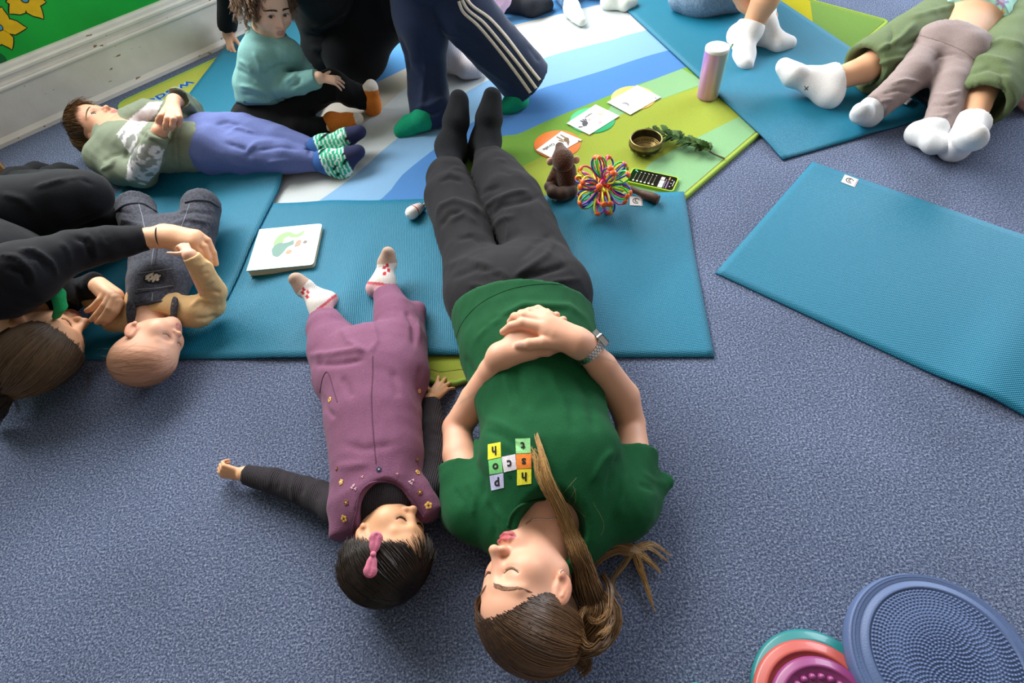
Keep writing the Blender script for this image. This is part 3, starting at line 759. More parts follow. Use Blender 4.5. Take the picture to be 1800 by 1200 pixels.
def hand_prims(w, d, n, L, side, curl=(0.35, 0.5, 0.35), spread=0.18, thumb=(0.5, 0.3), k=1.0, curls=None, thumb_up=0.3):
    """w wrist, d towards the fingers, n out of the back of the hand, L hand length, side: thumb towards side * (d x n)"""
    d = nrm(d); n = nrm(np.asarray(n) - d * (np.asarray(n) @ d)); t = np.cross(d, n) * side; w = np.asarray(w, float)
    P = []
    lens = [0.40, 0.45, 0.42, 0.33]
    for i in range(4):
        off = (1.5 - i) / 1.5
        kn = w + d * L * (0.50 - 0.035 * abs(off - 0.3)) + t * L * 0.150 * off + n * L * 0.02 * (1 - off * off)
        P.append(Seg(w + t * L * 0.075 * off, kn, 0.072 * L, 0.058 * L, 0.05 * L))
        c = curls[i] if curls else curl
        dd = nrm(d + t * spread * off); nn = n.copy(); p = kn
        rr = [0.052, 0.046, 0.041, 0.035] if i < 3 else [0.046, 0.041, 0.037, 0.031]
        for j, fr in enumerate((0.46, 0.30, 0.24)):
            ca, sa = math.cos(c[j]), math.sin(c[j]); dd, nn = dd * ca - nn * sa, nn * ca + dd * sa
            q = p + dd * L * lens[i] * fr
            P.append(Seg(p, q, rr[j] * L, rr[j + 1] * L, 0.012 * L * k)); p = q
    b = w + d * L * 0.13 + t * L * 0.10 - n * L * 0.03
    dd = nrm(d * (1 - 0.4 * thumb[0]) + t * thumb[0] * 1.3 - n * 0.25 + n * thumb_up * 0)
    p = b; ax = nrm(np.cross(n, dd))
    for j, (fr, ra, rb, cu) in enumerate(((0.22, 0.085, 0.062, 0), (0.19, 0.060, 0.052, thumb[1]), (0.15, 0.052, 0.040, thumb[1]))):
        dd = nrm(dd + (-t * 0.6 + d * 0.8 - n * 0.25) * cu * 0.8)
        q = p + dd * L * fr; P.append(Seg(p, q, ra * L, rb * L, (0.04 if j == 0 else 0.015) * L)); p = q
    return P
def nails(tips, parent, r):      # small nail plates at (point, normal, direction)
    mb = MB()
    for p, n, d in tips:
        n = nrm(n); d = nrm(d - n * (d @ n)); t = np.cross(n, d); th = np.linspace(0, 2 * math.pi, 12, endpoint=False)
        o = [p + d * r * 1.3 * math.sin(a) + t * r * math.cos(a) - n * r * 0.35 * math.cos(a) ** 2 for a in th]
        mb.add(np.array(o + [p + n * r * 0.12]), [(i, (i + 1) % 12, 12) for i in range(12)])
    mb.build('fingernails', material('nail', colour='e3aea0', rough=0.3, coat=0.3), parent, True)
def foot_prims(ankle, heel, ball, toe, r=0.036, k=0.02, wide=None, leg=None, legr=None):
    """sock or bare foot: ankle, heel, ball of the foot, toe tip"""
    a, h, b, t = [np.asarray(x, float) for x in (ankle, heel, ball, toe)]
    k = k * 1.25
    f = nrm(t - h); up = nrm((a - h) - f * ((a - h) @ f)); sd = np.cross(f, up)
    P = [Seg(a, h + up * r * 0.25, r * 0.98, r * 0.95, k), Seg(a, a * 0.35 + b * 0.65 + up * r * 0.12, r * 0.95, r * 0.72, k * 1.5), Seg(h + up * r * 0.2, b, r * 0.9, r * 0.72, k)]
    wd = wide or r * 0.55
    P += [Seg(b - sd * wd * 0.75, t - sd * wd * 0.5, r * 0.60, r * 0.44, k), Seg(b + sd * wd * 0.75, t + sd * wd * 0.5 - f * r * 0.3, r * 0.58, r * 0.40, k), Seg(b, t, r * 0.66, r * 0.46, k)]
    if leg is not None: P.append(Seg(a, leg, r * 0.92, legr or r * 0.95, k))
    return P

# ------------------------------------------------------------------ hair
def strand_mesh(name, lines, radii, cols, mat, parent, sides=3):
    V, F_ = tubes(lines, radii, sides)
    C = np.concatenate([np.repeat(np.linspace(0, 1, len(l))[:, None] * (np.asarray(c1) - np.asarray(c0)) + np.asarray(c0), sides, 0) for l, (c0, c1) in zip(lines, cols)])
    return mesh_obj(name, V, F_, mat, parent, True, cols=C)
def hair_mat(name='hair', rough=0.38):
    return material(name, rough=rough, spec=0.5, attr=True)
def lock(path, n, w0, w1, rs, r=0.0011, m=22, wave=0.0, wf=3.0, flat=None, c0='4a3320', c1='b48a55', jit=0.25, curl=0.0, wm=None):
    """n strands about a guide path; width goes w0 -> wm -> w1"""
    m = max(9, int(m * 0.6))
    G = smooth_line(path, m); T = np.gradient(G, axis=0); T /= np.linalg.norm(T, axis=1, keepdims=True) + 1e-9
    A = np.cross(T, Z3); A /= np.linalg.norm(A, axis=1, keepdims=True) + 1e-9; B = np.cross(T, A)
    t = np.linspace(0, 1, m); out, rad, col = [], [], []
    wd = w0 + (w1 - w0) * t if wm is None else np.where(t < 0.5, w0 + (wm - w0) * sm(t, 0, 0.5), wm + (w1 - wm) * sm(t, 0.5, 1))
    a0, a1 = np.array(lin(c0)), np.array(lin(c1))
    for i in range(n):
        a = rs.rand() * 2 * math.pi; q = math.sqrt(rs.rand()); ox, oy = math.cos(a) * q, math.sin(a) * q * (flat or 0.6)
        ph = rs.rand() * 6
        x = ox * wd + wave * np.sin(t * wf * 2 * math.pi + ph) * t; y = oy * wd + wave * np.cos(t * wf * 2 * math.pi * 1.1 + ph) * t * 0.5
        if curl: x = x + curl * np.sin(t * wf * 6.28 + ph * 0.4); y = y + curl * np.cos(t * wf * 6.28 + ph * 0.4)
        L_ = 1 - jit * rs.rand(); ii = t * L_ * (m - 1); i0 = np.clip(ii.astype(int), 0, m - 2); f = (ii - i0)[:, None]
        P = (G[i0] * (1 - f) + G[i0 + 1] * f) + A[i0] * x[:, None] + B[i0] * y[:, None]
        out.append(P); rad.append(r * (1.05 - 0.75 * t ** 2)); b = 0.65 + 0.7 * rs.rand(); col.append((a0 * b, a1 * b))
    return out, rad, col
def cap_strands(h, starts, ends, n, rs, cen=(0, -0.06, 0.13), rad=(0.345, 0.445, 0.39), lift=(0.0, 0.03), r=0.0011, m=16, c0='3a2818', c1='4a3320', arch=0.0, sag=None, jit=0.02, maxd=None):
    """strands combed over the skull from points of one canonical curve to points of another"""
    m = max(9, int(m * 0.62))
    S = smooth_line(starts, 60); E_ = smooth_line(ends, 60); out, rr, cc = [], [], []
    cen = np.array(cen); rad = np.array(rad); a0, a1 = np.array(lin(c0)), np.array(lin(c1))
    for i in range(n):
        u = rs.rand(); v = np.clip(u + rs.normal() * 0.03, 0, 1)
        s = S[int(u * 59)] + rs.normal(size=3) * jit; e = E_[int(v * 59)] + rs.normal(size=3) * jit
        s = (s - cen) / rad; e = (e - cen) / rad; ls, le = np.linalg.norm(s), np.linalg.norm(e); s /= ls; e /= le
        om = math.acos(np.clip(s @ e, -0.999, 0.999)); lf = lift[0] + (lift[1] - lift[0]) * rs.rand()
        t = np.linspace(0, 1, m)
        D = (np.sin((1 - t) * om)[:, None] * s + np.sin(t * om)[:, None] * e) / math.sin(om)
        # scale: sit on the cap; when the end lies off it, leave it towards the end
        sc = 1 + lf + arch * np.sin(t * math.pi) + (max(le, 1.0) - 1) * t ** 2 * (le > 1.05)
        P = cen + D * rad * sc[:, None]
        W = h.O + h.H * (P @ h.R.T)
        out.append(W); rr.append(r * np.sqrt(np.clip(1.1 - t ** 3, 0.1, 1))); b = 0.6 + 0.8 * rs.rand(); cc.append((a0 * b, a1 * b))
    return out, rr, cc
def floor_clamp(lines, z=0.004):
    for l in lines: l[:, 2] = np.maximum(l[:, 2], z)
    return lines
def skin_mat(): return material('skin', rough=0.5, spec=0.4, sss=0.25, attr=True, bump=0.0002, bscale=900)
def cloth(name, colour, **k):
    d = dict(rough=0.85, var=0.10, vscale=260, bump=0.0006, bscale=900, spec=0.2, sheen=0.05); d.update(k)
    return material(name, colour=colour, **d)
def drape_bvh(objs):
    out = []
    for o in objs:
        me = o.data; off = origin_of(o); n = len(me.vertices); V = np.empty(n * 3, np.float32); me.vertices.foreach_get('co', V)
        V = V.reshape(-1, 3).astype(float) + off; L_ = np.empty(len(me.loops), np.int32); me.loops.foreach_get('vertex_index', L_)
        tot = np.empty(len(me.polygons), np.int32); me.polygons.foreach_get('loop_total', tot)
        if len(tot) and (tot == 4).all(): F_ = L_.reshape(-1, 4).tolist()
        else: F_ = [tuple(p.vertices) for p in me.polygons]
        out.append(BVHTree.FromPolygons(V.tolist(), F_))
    return out
def drape(bvhs, u, v, lift):
    """first hit of the sight line through pixel (u, v); returns the point lifted off the surface"""
    d = Vector(nrm(ray(u, v))); best = None
    for b in bvhs:
        h = b.ray_cast(Vector(CAM), d)
        if h[0] is not None and (best is None or h[3] < best[3]): best = h
    if best is None: return None
    n = np.array(best[1])
    if n @ np.array(d) > 0: n = -n
    return np.array(best[0]) + n * lift, n
def patch(name, bvhs, poly_px, mat, parent, lift=0.001, grid=6, thick=0.001):
    """a cloth patch: quad given by four pixels, subdivided and laid on the surface, with thickness"""
    q = np.asarray(poly_px, float); G = np.linspace(0, 1, grid + 1); top, bot = [], []
    for a in G:
        for b in G:
            p = q[0] * (1 - a) * (1 - b) + q[1] * a * (1 - b) + q[2] * a * b + q[3] * (1 - a) * b
            r = drape(bvhs, p[0], p[1], lift)
            if r is None: return None
            top.append(r[0]); bot.append(r[0] - r[1] * thick * 1.5)
    n = grid + 1; F_ = []
    for i in range(grid):
        for j in range(grid): a = i * n + j; F_.append((a, a + n, a + n + 1, a + 1)); F_.append((a + n * n, a + 1 + n * n, a + n + 1 + n * n, a + n + n * n))
    ring = [i * n for i in range(n)] + [(n - 1) * n + j for j in range(1, n)] + [i * n + n - 1 for i in range(n - 2, -1, -1)] + list(range(n - 2, 0, -1))
    for a, b in zip(ring, ring[1:] + ring[:1]): F_.append((a, b, b + n * n, a + n * n))
    return mesh_obj(name, np.array(top + bot), F_, mat, parent, False)
def stitch(name, bvhs, line_px, mat, parent, r=0.0012, lift=0.0004, n=30, sides=5):
    L_ = smooth_line([(a, b, 0) for a, b in line_px], n); P = []
    for a in L_:
        h = drape(bvhs, a[0], a[1], lift)
        if h is not None: P.append(h[0])
    if len(P) < 2: return None
    P = np.array(P)
    keep = [P[0]]
    for a, b in zip(P[:-1], P[1:]):
        if np.linalg.norm(b - a) < 0.06: keep.append(b)
    if len(keep) < 2: return None
    return mesh_obj(name, *tubes([np.array(keep)], [r], sides), mat, parent)
def body_obj(name, prims, regions, parent, mat, cols=None, h=None, strokes=None, wr=None):
    V, F_ = surf_multi(prims, regions) if regions else surf(prims, 0.005)
    if wr: V = wrinkle(V, F_, *wr)
    if strokes: V = sculpt(V, F_, strokes)
    c = cols(V) if cols else None
    o = mesh_obj(name, V, F_, mat, parent, True, cols=c)
    return o, V, F_
def box_of(prims, pad=0.012):
    bs = [p.box() for p in prims if p.op == 'u']
    return np.min([b[0] for b in bs], 0) - pad, np.max([b[1] for b in bs], 0) + pad

def garment(name, prims, mat, root, res=0.0045, wr=None, strokes=None, cols=None):
    V, F_ = surf(prims, res)
    if wr: V = wrinkle(V, F_, *wr)
    if strokes: V = sculpt(V, F_, strokes)
    return mesh_obj(name, V, F_, mat, root, True, cols=cols(V) if cols else None)
def cut_at(p, n, k=0.004, r=0.14): p = np.asarray(p, float); return Cut(p, n, k, p - r, p + r)
def person(base, label, group=None):
    return empty('person', base, label, 'person', group)
def simple_hair(h, root, cap, lines, colour, res=0.003, name='hair'):
    V, F_ = surf(cap, res)
    hair = mesh_obj(name, V, F_, hair_mat(), root, True, cols=np.tile(np.array(lin(colour)), (len(V), 1)))
    L_, R_, C_ = lines; floor_clamp(L_)
    strand_mesh('strands', L_, R_, C_, hair_mat(), hair)
    return hair
def merge(*ls):
    out = ([], [], [])
    for l in ls:
        for i in range(3): out[i].extend(l[i])
    return out
# ================================================================== woman in the green shirt, lying on her back
FR = dict(skin='e0ab90')
def make_woman():
    base = J(930, 700, 0)
    root = empty('person', base, 'woman in green t-shirt lying on her back, hands clasped on her belly', 'person')
    h = Head([-0.0270, 0.2365, 0.110], 0.2221, [-0.624, 0.391, 0.676], [-0.379, -0.909, 0.176], 0.0)
    hp = head_prims(h, (1, 1), 1.1, 1.0, 0.6)
    neck0 = h.w(0.02, -0.10, -0.22); neck1 = J(972, 900, 0.072)
    # ---- skin
    sh_l, sh_r = J(832, 868, 0.085), J(1092, 862, 0.085)
    el_l, el_r = J(803, 752, 0.05), J(1108, 745, 0.05)
    wr_l, wr_r = J(880, 624, 0.215), J(1024, 606, 0.235)
    body = hp + [Seg(neck0, neck1, 0.046, 0.049, 0.012)]
    body += chain([J(962, 878, 0.085), J(955, 780, 0.10), J(930, 640, 0.10), J(912, 540, 0.09)], [0.095, 0.10, 0.10, 0.085], 0.05, (Z3, 0.72))
    body += [Ell(J(968, 885, 0.095), (0.085, 0.06, 0.048), None, 0.03)]
    # arms
    body += [Seg(J(850, 880, 0.085), sh_l, 0.042, 0.040, 0.03)] + chain([sh_l, J(808, 800, 0.065), el_l], [0.040, 0.0365, 0.032], 0.02)
    body += chain([el_l, J(836, 704, 0.10), J(866, 652, 0.175), wr_l], [0.032, 0.0365, 0.030, 0.0245], 0.008)
    body += [Seg(J(1070, 880, 0.085), sh_r, 0.042, 0.040, 0.03)] + chain([sh_r, J(1112, 800, 0.065), el_r], [0.040, 0.037, 0.032], 0.02)
    body += chain([el_r, J(1094, 698, 0.10), J(1058, 644, 0.185), wr_r], [0.032, 0.0375, 0.031, 0.0255], 0.008)
    # lower hand (from the left of the picture), flat under the upper one
    k0 = 0.0035
    P = lambda u, v, z: J(u, v, z)
    body += [Seg(wr_l, P(925, 598, 0.232), 0.026, 0.024, 0.02, (Z3, 0.7)), Seg(P(893, 628, 0.215), P(935, 617, 0.226), 0.021, 0.020, 0.02), Seg(P(905, 590, 0.226), P(940, 582, 0.236), 0.018, 0.018, 0.02)]
    body += chain([P(935, 617, 0.226), P(962, 616, 0.224), P(984, 611, 0.222)], [0.0155, 0.013, 0.008], k0)
    body += chain([P(940, 590, 0.232), P(970, 572, 0.230), P(990, 562, 0.226)], [0.013, 0.0105, 0.0085], k0)
    body += chain([P(938, 582, 0.232), P(960, 562, 0.230), P(978, 554, 0.226)], [0.013, 0.0105, 0.0085], k0)
    body += chain([P(935, 576, 0.228), P(950, 552, 0.226), P(962, 548, 0.222)], [0.012, 0.010, 0.008], k0)
    # upper hand: palm, knuckles, four fingers over the other hand, thumb along its lower side
    zt = 0.262
    body += [Seg(wr_r, P(962, 578, zt), 0.0265, 0.021, 0.02, (Z3, 0.78)), Seg(P(1012, 592, 0.248), P(958, 562, zt - 0.002), 0.020, 0.017, 0.02), Seg(P(1014, 606, 0.245), P(975, 594, zt - 0.008), 0.023, 0.017, 0.02)]
    body += chain([P(958, 577, zt), P(918, 568, zt + 0.002), P(899, 573, zt - 0.010), P(884, 583, zt - 0.026)], [0.0155, 0.0115, 0.0098, 0.0075], k0)
    body += chain([P(957, 567, zt), P(920, 556, zt + 0.002), P(905, 557, zt - 0.016), P(897, 566, zt - 0.03)], [0.0145, 0.0115, 0.0098, 0.008], k0)
    body += chain([P(959, 560, zt - 0.002), P(931, 549, zt - 0.004), P(916, 552, zt - 0.022), P(910, 560, zt - 0.034)], [0.0138, 0.011, 0.0095, 0.008], k0)
    body += chain([P(966, 556, zt - 0.008), P(946, 544, zt - 0.012), P(932, 546, zt - 0.026)], [0.0125, 0.0098, 0.0082], k0)
    body += chain([P(992, 602, 0.25), P(956, 602, 0.255), P(930, 605, 0.252), P(912, 607, 0.246)], [0.019, 0.0135, 0.0125, 0.0095], k0)
    # inside the trousers
    body += chain([J(870, 520, 0.09), J(830, 420, 0.075), J(795, 320, 0.065), J(792, 278, 0.06)], [0.05, 0.05, 0.042, 0.035], 0.02)
    body += chain([J(950, 515, 0.09), J(925, 410, 0.075), J(880, 320, 0.065), J(858, 268, 0.06)], [0.05, 0.05, 0.042, 0.035], 0.02)
    lo, hi = box_of(body)
    hy = h.O[1] + 0.20
    fz = J(930, 655, 0.2)[1]; fz2 = J(930, 530, 0.24)[1]
    regs = [((lo[0], lo[1], 0.0), (hi[0], hy, hi[2]), 0.0021), ((lo[0], hy - 0.006, 0.0), (hi[0], fz, hi[2]), 0.0042), ((lo[0], fz - 0.005, 0.12), (hi[0], fz2, hi[2]), 0.0023),
            ((lo[0], fz - 0.008, 0.0), (hi[0], fz2, 0.125), 0.008), ((lo[0], fz2 - 0.008, 0.0), (hi[0], hi[1], hi[2]), 0.009)]
    def cols(V):
        c = skin_cols(V, h, 'dba489', 'b0545a', 0.35)
        return c
    ob, V, F_ = body_obj('body', body, regs, root, skin_mat(), cols)
    m = np.linalg.norm(V - h.O, axis=1) < 0.16
    keep = m[F_].all(1)
    lash_brow(h, V, F_[keep], root, '8a6450', '3a2820', (1, 1), 0.9, 1.5)
    # knuckle creases / nails
    def nl(u, v, z, du, dv, n=Z3): return (J(u, v, z), np.asarray(n, float), J(u + du, v + dv, z) - J(u, v, z))
    bb = drape_bvh([ob])
    th = drape(bb, 914, 606, 0.0005)
    if th: nails([(th[0], th[1], J(905, 607, 0.25) - J(915, 606, 0.25))], root, 0.0062)
    # ---- shirt
    shirt = chain([J(958, 905, 0.085), J(960, 860, 0.095), J(962, 800, 0.10), J(958, 740, 0.105), J(944, 670, 0.105), J(930, 610, 0.102), J(918, 545, 0.095), J(908, 500, 0.09)],
                  [0.125, 0.136, 0.139, 0.139, 0.150, 0.164, 0.178, 0.182], 0.05, (Z3, 0.78))
    shirt += [Ell(J(915, 795, 0.16), (0.075, 0.075, 0.05), None, 0.05), Ell(J(1020, 790, 0.16), (0.075, 0.075, 0.05), None, 0.05)]
    shirt += [Seg(J(940, 905, 0.10), J(836, 900, 0.085), 0.07, 0.058, 0.05, (Z3, 0.85)), Seg(J(990, 905, 0.10), J(1096, 888, 0.085), 0.07, 0.06, 0.05, (Z3, 0.85))]
    shirt += [Seg(J(836, 895, 0.08), J(807, 805, 0.065), 0.056, 0.0505, 0.03), Seg(J(800, 905, 0.055), J(812, 860, 0.06), 0.03, 0.042, 0.03)]
    shirt += [Seg(J(1092, 885, 0.08), J(1114, 785, 0.066), 0.060, 0.053, 0.03), Seg(J(1120, 870, 0.055), J(1169, 846, 0.045), 0.05, 0.020, 0.03, (Z3, 0.7)), Seg(J(1100, 910, 0.05), J(1130, 895, 0.045), 0.042, 0.03, 0.03)]
    shirt += [Ell(J(972, 925, 0.175), (0.062, 0.062, 0.088), None, 0.012, 's')]
    spine = nrm(J(912, 520, 0.1) - J(935, 640, 0.1))
    hem = J(914, 522, 0.095)
    shirt += [Cut(hem - spine * 0.062, spine + np.array([0.16, 0, 0.0]), 0.006)]
    ul = nrm(J(809, 780, 0.06) - J(822, 850, 0.07)); ur = nrm(J(1114, 770, 0.06) - J(1104, 840, 0.07))
    cl_lo, cl_hi = J(740, 880, 0)[0:1], None
    a = J(808, 826, 0.066); shirt += [Cut(a, nrm(ul + np.array([0.25, 0.0, 0])), 0.004, (a[0] - 0.085, a[1] - 0.03, -0.1), (J(838, 826, 0.07)[0], a[1] + 0.16, 0.16))]
    a = J(1112, 803, 0.066); shirt += [Cut(a, nrm(ur + np.array([-0.35, 0.0, 0])), 0.004, (J(1080, 803, 0.07)[0], a[1] - 0.05, -0.1), (a[0] + 0.12, a[1] + 0.16, 0.16))]
    st = [([(800, 640), (830, 690), (852, 740)], 7, 3), ([(815, 625), (845, 680)], 6, -3), ([(1040, 640), (1062, 690), (1075, 740)], 7, 3), ([(1010, 650), (1035, 700), (1048, 760)], 8, -3),
          ([(885, 650), (893, 690), (905, 730)], 7, 3), ([(905, 640), (915, 690), (930, 720)], 7, -2.5), ([(840, 585), (870, 560), (930, 543), (990, 548)], 5, -3), ([(835, 600), (858, 570), (920, 535), (1000, 538), (1030, 560)], 6, 3.5),
          ([(850, 735), (880, 745), (930, 770)], 7, 2.5), ([(845, 755), (880, 765), (920, 790)], 6, -2.5), ([(1080, 790), (1060, 810), (1040, 850)], 7, 3), ([(1090, 800), (1075, 830), (1065, 870)], 6, -3.5), ([(1100, 830), (1095, 870), (1085, 910)], 6, 3),
          ([(835, 810), (850, 840), (850, 880)], 6, -3), ([(820, 840), (835, 870), (830, 910)], 6, 3), ([(870, 890), (885, 915), (890, 945)], 5, 2.5), ([(855, 880), (868, 910), (872, 950)], 5, -2.5), ([(800, 860), (812, 885)], 5, -2.5),
          ([(1040, 590), (1050, 620), (1060, 660)], 6, -2.5), ([(1000, 700), (1010, 760)], 9, -2), ([(960, 640), (985, 700), (1000, 740)], 9, 2.5), ([(1130, 830), (1150, 845), (1172, 850)], 4, 2), ([(1120, 850), (1150, 862)], 4, -2.5)]
    V, F_ = surf(shirt, 0.0042)
    V = wrinkle(V, F_, 0.0014, 42, 5); V = sculpt(V, F_, st)
    g = cloth('shirt_green', '0a4d2a', var=0.12, vscale=420)
    so = mesh_obj('shirt', V, F_, g, root)
    bs = drape_bvh([so])
    stitch('collar', bs, [(893, 925), (900, 905), (915, 889), (940, 879), (964, 876), (990, 882)], cloth('collar_green', '08401f'), so, 0.0035, 0.0008, 40)
    stitch('hem_stitch', bs, [(798, 606), (812, 568), (842, 535), (888, 511), (940, 500), (990, 501), (1032, 518), (1052, 546)], cloth('stitch_green', '083c20'), so, 0.0007, 0.0002, 50)
    # emblem tiles with letters
    tiles = [('858,781,880,777,881,803,858,808', 'e3da3a', 'h'), ('859,809,882,804,884,830,861,834', '77c57a', 'o'), ('861,836,885,831,886,857,864,862', 'b9bbdf', 'p'),
             ('882,803,906,798,908,825,886,830', 'd9d2dc', 'c'), ('906,771,932,770,933,796,907,797', '8fd08c', 't'), ('907,798,934,797,934,823,908,824', 'e8853a', 's'), ('909,825,934,824,934,850,909,853', 'e6df3f', 'h')]
    ink = material('print_ink', colour='1a1a1a', rough=0.8)
    for q, colr, ch in tiles:
        v = [float(x) for x in q.split(',')]; quad = [(v[0], v[1]), (v[2], v[3]), (v[4], v[5]), (v[6], v[7])]
        t = patch('emblem_tile', bs, quad, cloth('tile_' + colr, colr, bump=0.0003), so, 0.0009, 6, 0.0008)
        TV, TF = text_mesh(ch, 1.0, 0.03)
        cx, cy = (TV[:, 0].min() + TV[:, 0].max()) / 2, (TV[:, 1].min() + TV[:, 1].max()) / 2
        q4 = np.array(quad); pts = []
        for p in TV:
            a, b = 0.5 - (p[0] - cx) * 0.80, 0.5 + (p[1] - cy) * 0.80
            pp = q4[0] * (1 - a) * (1 - b) + q4[1] * a * (1 - b) + q4[2] * a * b + q4[3] * (1 - a) * b
            pts.append(drape(bs, pp[0], pp[1], 0.0016)[0])
        mesh_obj('emblem_letter', np.array(pts), TF, ink, so, False)
    TV, TF = text_mesh('o', 12, 0.3)
    mesh_obj('emblem_letter', np.array([drape(bs, 896 - p[0], 840 + p[1] - 2, 0.0008)[0] for p in TV]), TF, cloth('print_dark', '0a4526'), so, False)
    # ---- trousers
    tr = [Seg(J(868, 530, 0.095), J(958, 526, 0.095), 0.112, 0.114, 0.05, (Z3, 0.92)), Seg(J(912, 560, 0.09), J(912, 520, 0.095), 0.150, 0.16, 0.05, (Z3, 0.66))]
    tr += chain([J(842, 508, 0.09), J(826, 450, 0.085), J(813, 400, 0.082), J(792, 345, 0.078), J(787, 312, 0.072), J(790, 286, 0.066)], [0.092, 0.078, 0.082, 0.082, 0.068, 0.044], 0.04, (Z3, 0.85))
    tr += chain([J(966, 506, 0.09), J(945, 450, 0.085), J(923, 400, 0.082), J(899, 350, 0.078), J(872, 306, 0.072), J(856, 272, 0.066)], [0.094, 0.086, 0.090, 0.094, 0.080, 0.046], 0.04, (Z3, 0.85))
    e1, e2 = nrm(J(790, 270, 0.06) - J(790, 320, 0.07)), nrm(J(856, 255, 0.06) - J(872, 306, 0.07))
    a = J(790, 284, 0.066); tr += [Cut(a, e1 + np.array([0, 0, -0.25]), 0.004, (a[0] - 0.2, a[1] - 0.04, -0.1), (J(818, 284, 0.06)[0], a[1] + 0.3, 0.3))]
    a = J(855, 268, 0.066); tr += [Cut(a, e2 + np.array([0, 0, -0.25]), 0.004, (J(818, 284, 0.06)[0], a[1] - 0.04, -0.1), (a[0] + 0.3, a[1] + 0.3, 0.3))]
    stt = [([(765, 385), (775, 362), (800, 352), (830, 362), (846, 372)], 5, 6), ([(772, 400), (790, 375), (815, 372)], 5, -5), ([(785, 305), (800, 296), (815, 300)], 4, 4), ([(770, 320), (790, 312), (815, 318)], 5, -4),
           ([(848, 368), (870, 352), (900, 340), (930, 335)], 5, 6), ([(855, 385), (880, 362), (915, 355), (950, 345)], 5, -5), ([(865, 400), (880, 385), (905, 380)], 5, 4), ([(840, 345), (855, 335), (880, 328)], 5, -4),
           ([(790, 390), (815, 375), (838, 392)], 5, 4), ([(800, 420), (830, 415), (860, 440)], 6, -4), ([(780, 470), (820, 455), (868, 470)], 7, 4), ([(790, 490), (840, 470), (885, 486)], 6, -4),
           ([(900, 490), (930, 470), (960, 450), (975, 420)], 6, 5), ([(905, 492), (950, 480), (1000, 465)], 6, -5), ([(905, 495), (960, 498), (1020, 490)], 5, 4), ([(895, 490), (880, 478), (850, 480)], 5, 4), ([(915, 455), (940, 430), (970, 412)], 6, -4), ([(890, 430), (893, 400), (885, 365)], 2.5, 2.5),
           ([(880, 300), (900, 305)], 4, -3), ([(870, 280), (890, 284)], 4, 3), ([(820, 500), (860, 505), (900, 500)], 6, 3)]
    V, F_ = surf(tr, 0.0048); V = wrinkle(V, F_, 0.0024, 34, 8); V = sculpt(V, F_, stt)
    mesh_obj('trousers', V, F_, cloth('trousers_charcoal', '1b1a1f', var=0.14, sheen=0.06), root)
    # ---- socks
    sk = cloth('sock_black', '171a20', var=0.18, vscale=320, sheen=0.06, kind='wave', bump=0.0006, bscale=160)
    for A, Hh, B, T, L_ in (((791, 258, 0.085), (803, 268, 0.035), (802, 212, 0.145), (808, 172, 0.195), (791, 300, 0.07)), ((855, 246, 0.085), (842, 262, 0.035), (860, 206, 0.145), (867, 168, 0.195), (862, 290, 0.07))):
        P = foot_prims(J(*A), J(*Hh), J(*B), J(*T), 0.0415, 0.022, 0.024, J(*L_), 0.041)
        V, F_ = surf(P, 0.004); mesh_obj('sock', V, F_, sk, root)
    # ---- watch on the wrist
    steel = material('steel', colour='c9c9cf', rough=0.25, metal=1.0); dark = material('watch_glass', colour='0d1a20', rough=0.06, coat=1.0)
    dvec = nrm(J(1058, 644, 0.185) - wr_r)
    c = J(1034, 614, 0.222); x = nrm(np.cross(dvec, Z3)); zz = np.cross(x, dvec)
    if x[0] < 0: x = -x
    # strap: two rows of links around the wrist
    wt = empty('watch', c, 'x', 'x'); [wt.__delitem__(k_) for k_ in ('label', 'category')]; wt.parent = root; wt.location = Vector(c - base)
    mbs = MB(); N_ = 30
    for i in range(N_):
        a = 2 * math.pi * i / N_
        for rowi, off in enumerate((-0.0052, 0.0, 0.0052)):
            aa = a + (math.pi / N_ if rowi == 1 else 0)
            rad = np.cos(aa) * x * 0.0345 + np.sin(aa) * zz * 0.0325
            n_ = nrm(rad); t_ = np.cross(dvec, n_)
            mbs.box(c + rad + dvec * off, (0.0029, 0.0024, 0.0012), np.stack([t_, dvec, n_], 1))
    mbs.build('strap', steel, wt)
    a = math.radians(38); n_ = nrm(np.cos(a) * x + np.sin(a) * zz); t_ = np.cross(dvec, n_); cc = c + (np.cos(a) * x * 0.0345 + np.sin(a) * zz * 0.0325)
    o2 = round_poly([(-0.019, -0.0165), (0.019, -0.0165), (0.019, 0.0165), (-0.019, 0.0165)], 0.007, 6)
    fr = (cc, np.stack([t_, dvec, n_], 1))
    case = mesh_obj('case', *prism(o2, -0.004, 0.007, fr), steel, wt, False)
    mesh_obj('screen', *prism([(p[0] * 0.87, p[1] * 0.86) for p in o2], 0.003, 0.0085, fr), dark, case, False)
    # ---- necklace and earring
    silver = material('silver', colour='d8d0c8', rough=0.3, metal=1.0)
    bb2 = drape_bvh([ob])
    stitch('necklace', bb2, [(925, 921), (935, 914), (950, 912), (965, 913), (978, 910)], silver, root, 0.0011, 0.0010, 40)
    e = h.w(0.352, 0.02, -0.155); th = np.linspace(0, 2 * math.pi, 16)
    mesh_obj('earring', *tubes([np.array([e + 0.0045 * (np.cos(t) * h.d(0, 1, 0) + np.sin(t) * h.d(0, 0, 1)) for t in th])], [0.0009], 5), silver, root)
    # ---- hair
    rs = np.random.RandomState(11)
